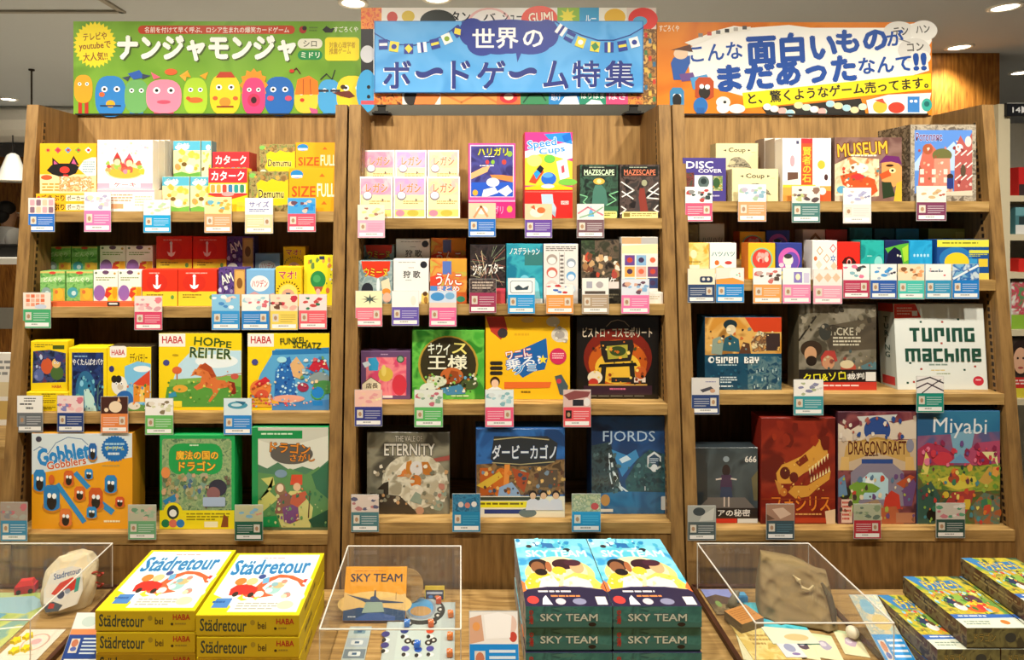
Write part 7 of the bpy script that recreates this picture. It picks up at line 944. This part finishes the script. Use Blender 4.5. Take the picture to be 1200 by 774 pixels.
for dz in (.078, .05): m.tube([(.05, 0, dz), (.064, -.006, dz + .006), (.078, 0, dz - .004), (.07, .012, dz - .016), (.056, .012, dz - .01)], .0028, 'a83424')
m.build('drawstring', PRINT, bag)
# ---- right case: burlap sack, tiles, blue boards and stones
BUR = mk_plain('burlap', '8f7a52', .95, 0, .22, 0, 420)
def sack_shape(s, t):
    a = 2 * math.pi * t; ca, sa = math.cos(a), math.sin(a); k = .42
    bx = (abs(ca) ** k) * (1 if ca > 0 else -1); by = (abs(sa) ** k) * (1 if sa > 0 else -1)
    w_ = .086 * (1 - .10 * s) * (1 + .05 * math.sin(3.1 * s + .6)); d_ = .052 * (1.0 - .72 * s) * (1 + .12 * math.sin(3.14 * s))
    cr = 0
    for (p, q, r, amp) in ((5, 3.5, .4, .0035), (-4, 6, 1.9, .003), (9, -5, .2, .0018), (2.5, 11, 2.6, .0016)):
        v = math.sin(p * bx * 1.1 + q * s * 1.3 + r + by); cr += amp * (1 - 2 * abs(v)) 
    x = w_ * bx; y = d_ * by + .03 * s + cr * (1 if by < .3 else .3) * (by if abs(by) > .3 else .3)
    z = .122 * s * (1 - 1.5 * max(-.03, x)) + .006 * math.sin(5 * bx + 1) * s
    return (x, y, max(0, z))
m = MB(); vs, fs = sphere_vs(sack_shape, 40, 72); m.mesh(vs, fs, 'b09a70')
sx_, sy_ = .845, 1.552
sack = m.build('burlap_sack', BUR, None, (sx_, sy_, TZ + .013), smooth=True); sack.rotation_euler.z = -.3; tag(sack, 'brown burlap sack standing in the right acrylic case', 'sack')
m = MB(); m.tube([(.058, -.004, .092), (.073, -.014, .066), (.078, -.028, .036), (.077, -.038, .010)], [.003, .007, .008, .003], '5a5240'); m.build('dark_strap', PRINT, sack)
m = MB(); m.tube([(-.006, -.003, .1), (.006, -.010, .092), (.012, -.02, .08), (.026, -.02, .078), (.038, -.012, .086)], [.002, .006, .005, .003, .002], 'c8b68a'); m.build('tie_knot', PRINT, sack)
x_, y_ = pxy(838, 690, TZ); flat('scene_board', 'dark picture board with blue sky at the left of the sack', 'game board', (.648, .722, 1.555, 1.66), TZ + .0085, .003, '6a5a4a', [('r', 0, 0, 100, 100, NN('6a5a44', '8a7a5a', '4a4434', 40)), ('r', 0, 0, 100, 40, '8a94d0'), ('p', '0 34 40 22 100 40 100 60 0 60', '5a4a44'), ('e', 30, 60, 10, 12, '7a9a5a')])
flat('map_board', 'sandy yellow map board in the right acrylic case', 'game board', (.665, .776, 1.395, 1.535), TZ + .0085, .003, 'd8c078', [('r', 0, 0, 100, 100, NN('d8bc68', 'e8d088', 'c8a858', 30)), ('m', 20, 40, 80, 70, 3, 'a88a4a'), ('e', 70, 40, 10, 8, 'b8945a')])
flat('sea_board', 'turquoise board lying under the burlap sack', 'game board', (.735, .845, 1.445, 1.60), TZ + .0118, .0012, '4ac0d0', [('r', 0, 0, 100, 100, NN('3ab8d0', '5ac8d8', '2aa8c4', 20)), ('p', '0 60 100 70 100 100 0 100', 'ece4cc'), ('p', '20 34 70 50 60 56 20 42', '3a6a80'), ('e', 60, 86, 26, 8, 'd8c08a')])
flat('game_card', 'white card with purple drawing before the turquoise board', 'game card', (.742, .79, 1.40, 1.455), TZ + .0118, .0012, 'e0e0e4', [('r', 0, 0, 100, 100, 'e2e2e6'), ('e', 50, 44, 26, 26, '9aa0c0'), ('e', 60, 80, 20, 8, '8a78b0')])
X, Y = pxy(868, 690, TZ + .02)
for k, (c, n_) in enumerate((('8a7a5a', 'lower'), ('c88a4a', 'upper'))):
    m = MB(); m.box(-.035, .035, -.028, .028, 0, .011, '6a5c48'); art(m, (-.035, .028, .011), (1, 0, 0), (0, -1, 0), .07, .056, [('r', 0, 0, 100, 100, c), ('m', 10, 14, 90, 86, 6, 'a86e34' if k else '7a6a4a')])
    o = m.build('wooden_tile', PRINT, None, (.70, 1.52, TZ + .0118 + k * .0115)); o.rotation_euler.z = .35 + k * .03; tag(o, n_ + ' of two stacked orange brown tiles left of the sack', 'tile', 'stacked tiles')
m = MB(); m.tube([(0, 0, 0), (.002, 0, .012), (.006, 0, .024), (.013, .002, .034), (.019, .003, .038)], [.012, .011, .008, .007, .004], '8a8470', n=10); m.tube([(.008, 0, .034), (.006, 0, .044)], [.004, .001], '8a8470', n=6)
o = m.build('grey_figure', PRINT, None, (.70, 1.585, TZ + .012), smooth=True); tag(o, 'small grey carved piece with pointed top beside the sack', 'game piece')
m = MB(); m.box(-.016, .016, -.01, .01, 0, .014, '3a88c0'); m.box(-.014, .014, -.008, .008, .014, .017, '5aa8d8'); o = m.build('blue_block', PRINT, None, (.733, 1.612, TZ + .0118)); tag(o, 'small blue block between grey piece and sack', 'game piece')
def ball(px, py, r, label, yy=None):
    X, Y = pxy(px, py, TZ + r + .012); m = MB(); vs, fs = sphere_vs(lambda s, t: (r * math.sin(math.pi * s) * math.cos(2 * math.pi * t), r * math.sin(math.pi * s) * math.sin(2 * math.pi * t), r * .94 * (1 - math.cos(math.pi * s)) ), 12, 16); m.mesh(vs, fs, 'efe6cc')
    o = m.build('wooden_ball', PRINT, None, (X, Y, TZ + .0125), smooth=True); tag(o, label, 'ball', 'cream balls')
ball(963, 724, .013, 'cream ball at the foot of the sack'); ball(999, 741, .0145, 'cream ball outside the front corner of the sack case')
for i, (px, py, c, lab) in enumerate(((880, 760, '9a8aa0', 'grey violet stone'), (908, 757, 'a8a8b8', 'long pale stone'), (940, 757, '5a4a5a', 'dark pointed stone'), (966, 758, 'b0a8c0', 'light lilac stone'), (996, 754, 'c0a8c0', 'pink lilac stone'))):
    X, Y = pxy(px, py, TZ + .009); flat('stone_card', 'pale yellow card with a ' + lab, 'game card', (X - .025, X + .027, Y - .045, Y + .042), TZ + .0086 + .0003 * (i % 2), .0012, 'e8e4b8', [('r', 0, 0, 100, 100, 'ece6bc'), ('p', '0 0 100 0 100 14 0 10', 'd0e0b0'), ('p', [(50 + 30 * math.cos(a * .7 + i) * (1 if a % 2 else .7), 46 + 20 * math.sin(a * .7 + i)) for a in range(9)], c), ('p', [(46 + 14 * math.cos(a * .9 + i), 42 + 10 * math.sin(a * .9 + i)) for a in range(7)], 'd8d0dc')], 'stone cards in the right case', rz=-14)
cover('clear acrylic case over the cloth bag at the left table end', -1.42, -.946, 1.35, 1.668, EYE - .881)
cover('clear acrylic case over the aeroplane box and cockpit board', -.304, 0, 1.322, 1.658, EYE - .883)
cover('clear acrylic case over the burlap sack', .6425, .944, 1.339, 1.668, EYE - .881)
# ================================================================ glimpses at both picture edges
us = empty('shelf_unit', (2.35, 2.36, 0), 'cream metal shelf unit at the right edge with black top sign', 'shelf unit')
CRM = mk_plain('cream_metal', 'cfc3a4', .5, 0, .03)
ux = PX(1170, 2.2); 
m = MB(); m.box(ux - 2.35, ux - 2.35 + .042, -.16, .30, 0, PZ(122, 2.2)); m.build('upright', CRM, us)
m = MB(); m.box(1.0, 1.04, -.16, .3, 0, PZ(122, 2.2)); m.build('upright', CRM, us)
m = MB(); m.box(ux - 2.35 + .042, 1.0, .28, .30, 0, PZ(122, 2.2)); m.build('back_panel', mk_plain('grey_panel', 'a8a498', .6), us)
for py in (229, 275, 320, 388, 470):
    z = PZ(py, 2.2); m = MB(); m.box(ux - 2.35 + .042, 1.0, -.14, .279, z - .022, z); m.build('shelf', CRM, us)
m = MB(); zt = PZ(122, 2.2); m.box(ux - 2.35 + .02, 1.0, -.172, -.161, zt - .045, zt + .002, '16161a'); art(m, (ux - 2.35 + .02, -.172, zt + .002), (1, 0, 0), (0, 0, -1), .5, .047, [('t', '14▶', 4, 26, 16, 78, 'e8e8e8'), ('r', 0, 0, 100, 4, 'c8c8c0')]); m.build('number_sign', PRINT, us)
def rb(lab, px0, px1, py0, pyb, base, sh, d=.1, nm='board_game_box', Y=2.235):
    gbox(nm, 'game box', lab, PX(px0, Y), PX(px1, Y), Y, PZ(pyb, 2.2), PZ(py0, Y), d, sh, base)
rb('red box on the uppermost visible shelf of the cream unit', 1194, 1225, 196, 229, 'c82424', [('r', 0, 60, 100, 100, '3a2c2c')])
rb('teal and grey box standing on second shelf of the cream unit', 1190, 1230, 243, 275, '4a7a80', [('r', 0, 0, 100, 30, '6aa0a8'), ('r', 0, 66, 100, 100, 'dcdcd8'), ('r', 10, 34, 60, 64, '2c3a3c')])
rb('red box on the third shelf of the cream unit', 1194, 1226, 304, 320, 'd02a24', [('r', 20, 30, 100, 70, 'b01c1c')])
rb('box with green and pink flower print on the cream unit', 1185, 1240, 330, 388, 'd8d8d0', [('r', 0, 0, 100, 100, NN('d8dcd0', 'c04a5a', '5a8a5a', 30)), ('r', 0, 70, 100, 100, '8ab43a')])
rb('magazine like box with a face above a red band', 1184, 1250, 396, 470, '3a3028', [('e', 18, 34, 18, 30, '2a1c18'), ('e', 18, 38, 13, 22, 'd8a888'), ('e', 13, 34, 2, 2, '2a1c18'), ('e', 23, 34, 2, 2, '2a1c18'), ('e', 18, 50, 5, 2, 'a84a44'), ('r', 0, 66, 100, 84, 'c8302c'), ('m', 4, 70, 90, 80, 2, 'f0d8d0'), ('r', 0, 84, 100, 100, 'd8c83a')])
# small table with a poster at the far left
st = empty('side_table', (-1.75, 2.3, 0), 'pale wood side table at the left edge behind the bookcase', 'table')
m = MB(); m.box(-.5, .28, -.3, .3, .82, .86); m.build('tabletop', OAK_H, st)
for x in (-.46, .24):
    for y in (-.26, .26):
        m = MB(); m.box(x - .025, x + .025, y - .025, y + .025, 0, .82); m.build('leg', OAK_V, st)
m = MB(); m.box(-.5, .28, -.3, -.28, .5, .82); m.build('front_board', OAK_V, st)
bb = gbox('poster_stand', 'poster', 'white poster card leaning on the side table at left edge', -2.12, -1.535, 2.2, .8605, 1.12, .012, [('r', 0, 40, 100, 60, 'd8c8a0'), ('m', 60, 10, 96, 34, 3, '8a8a88'), ('r', 60, 66, 98, 92, 'c8a860')], 'e8e4da')
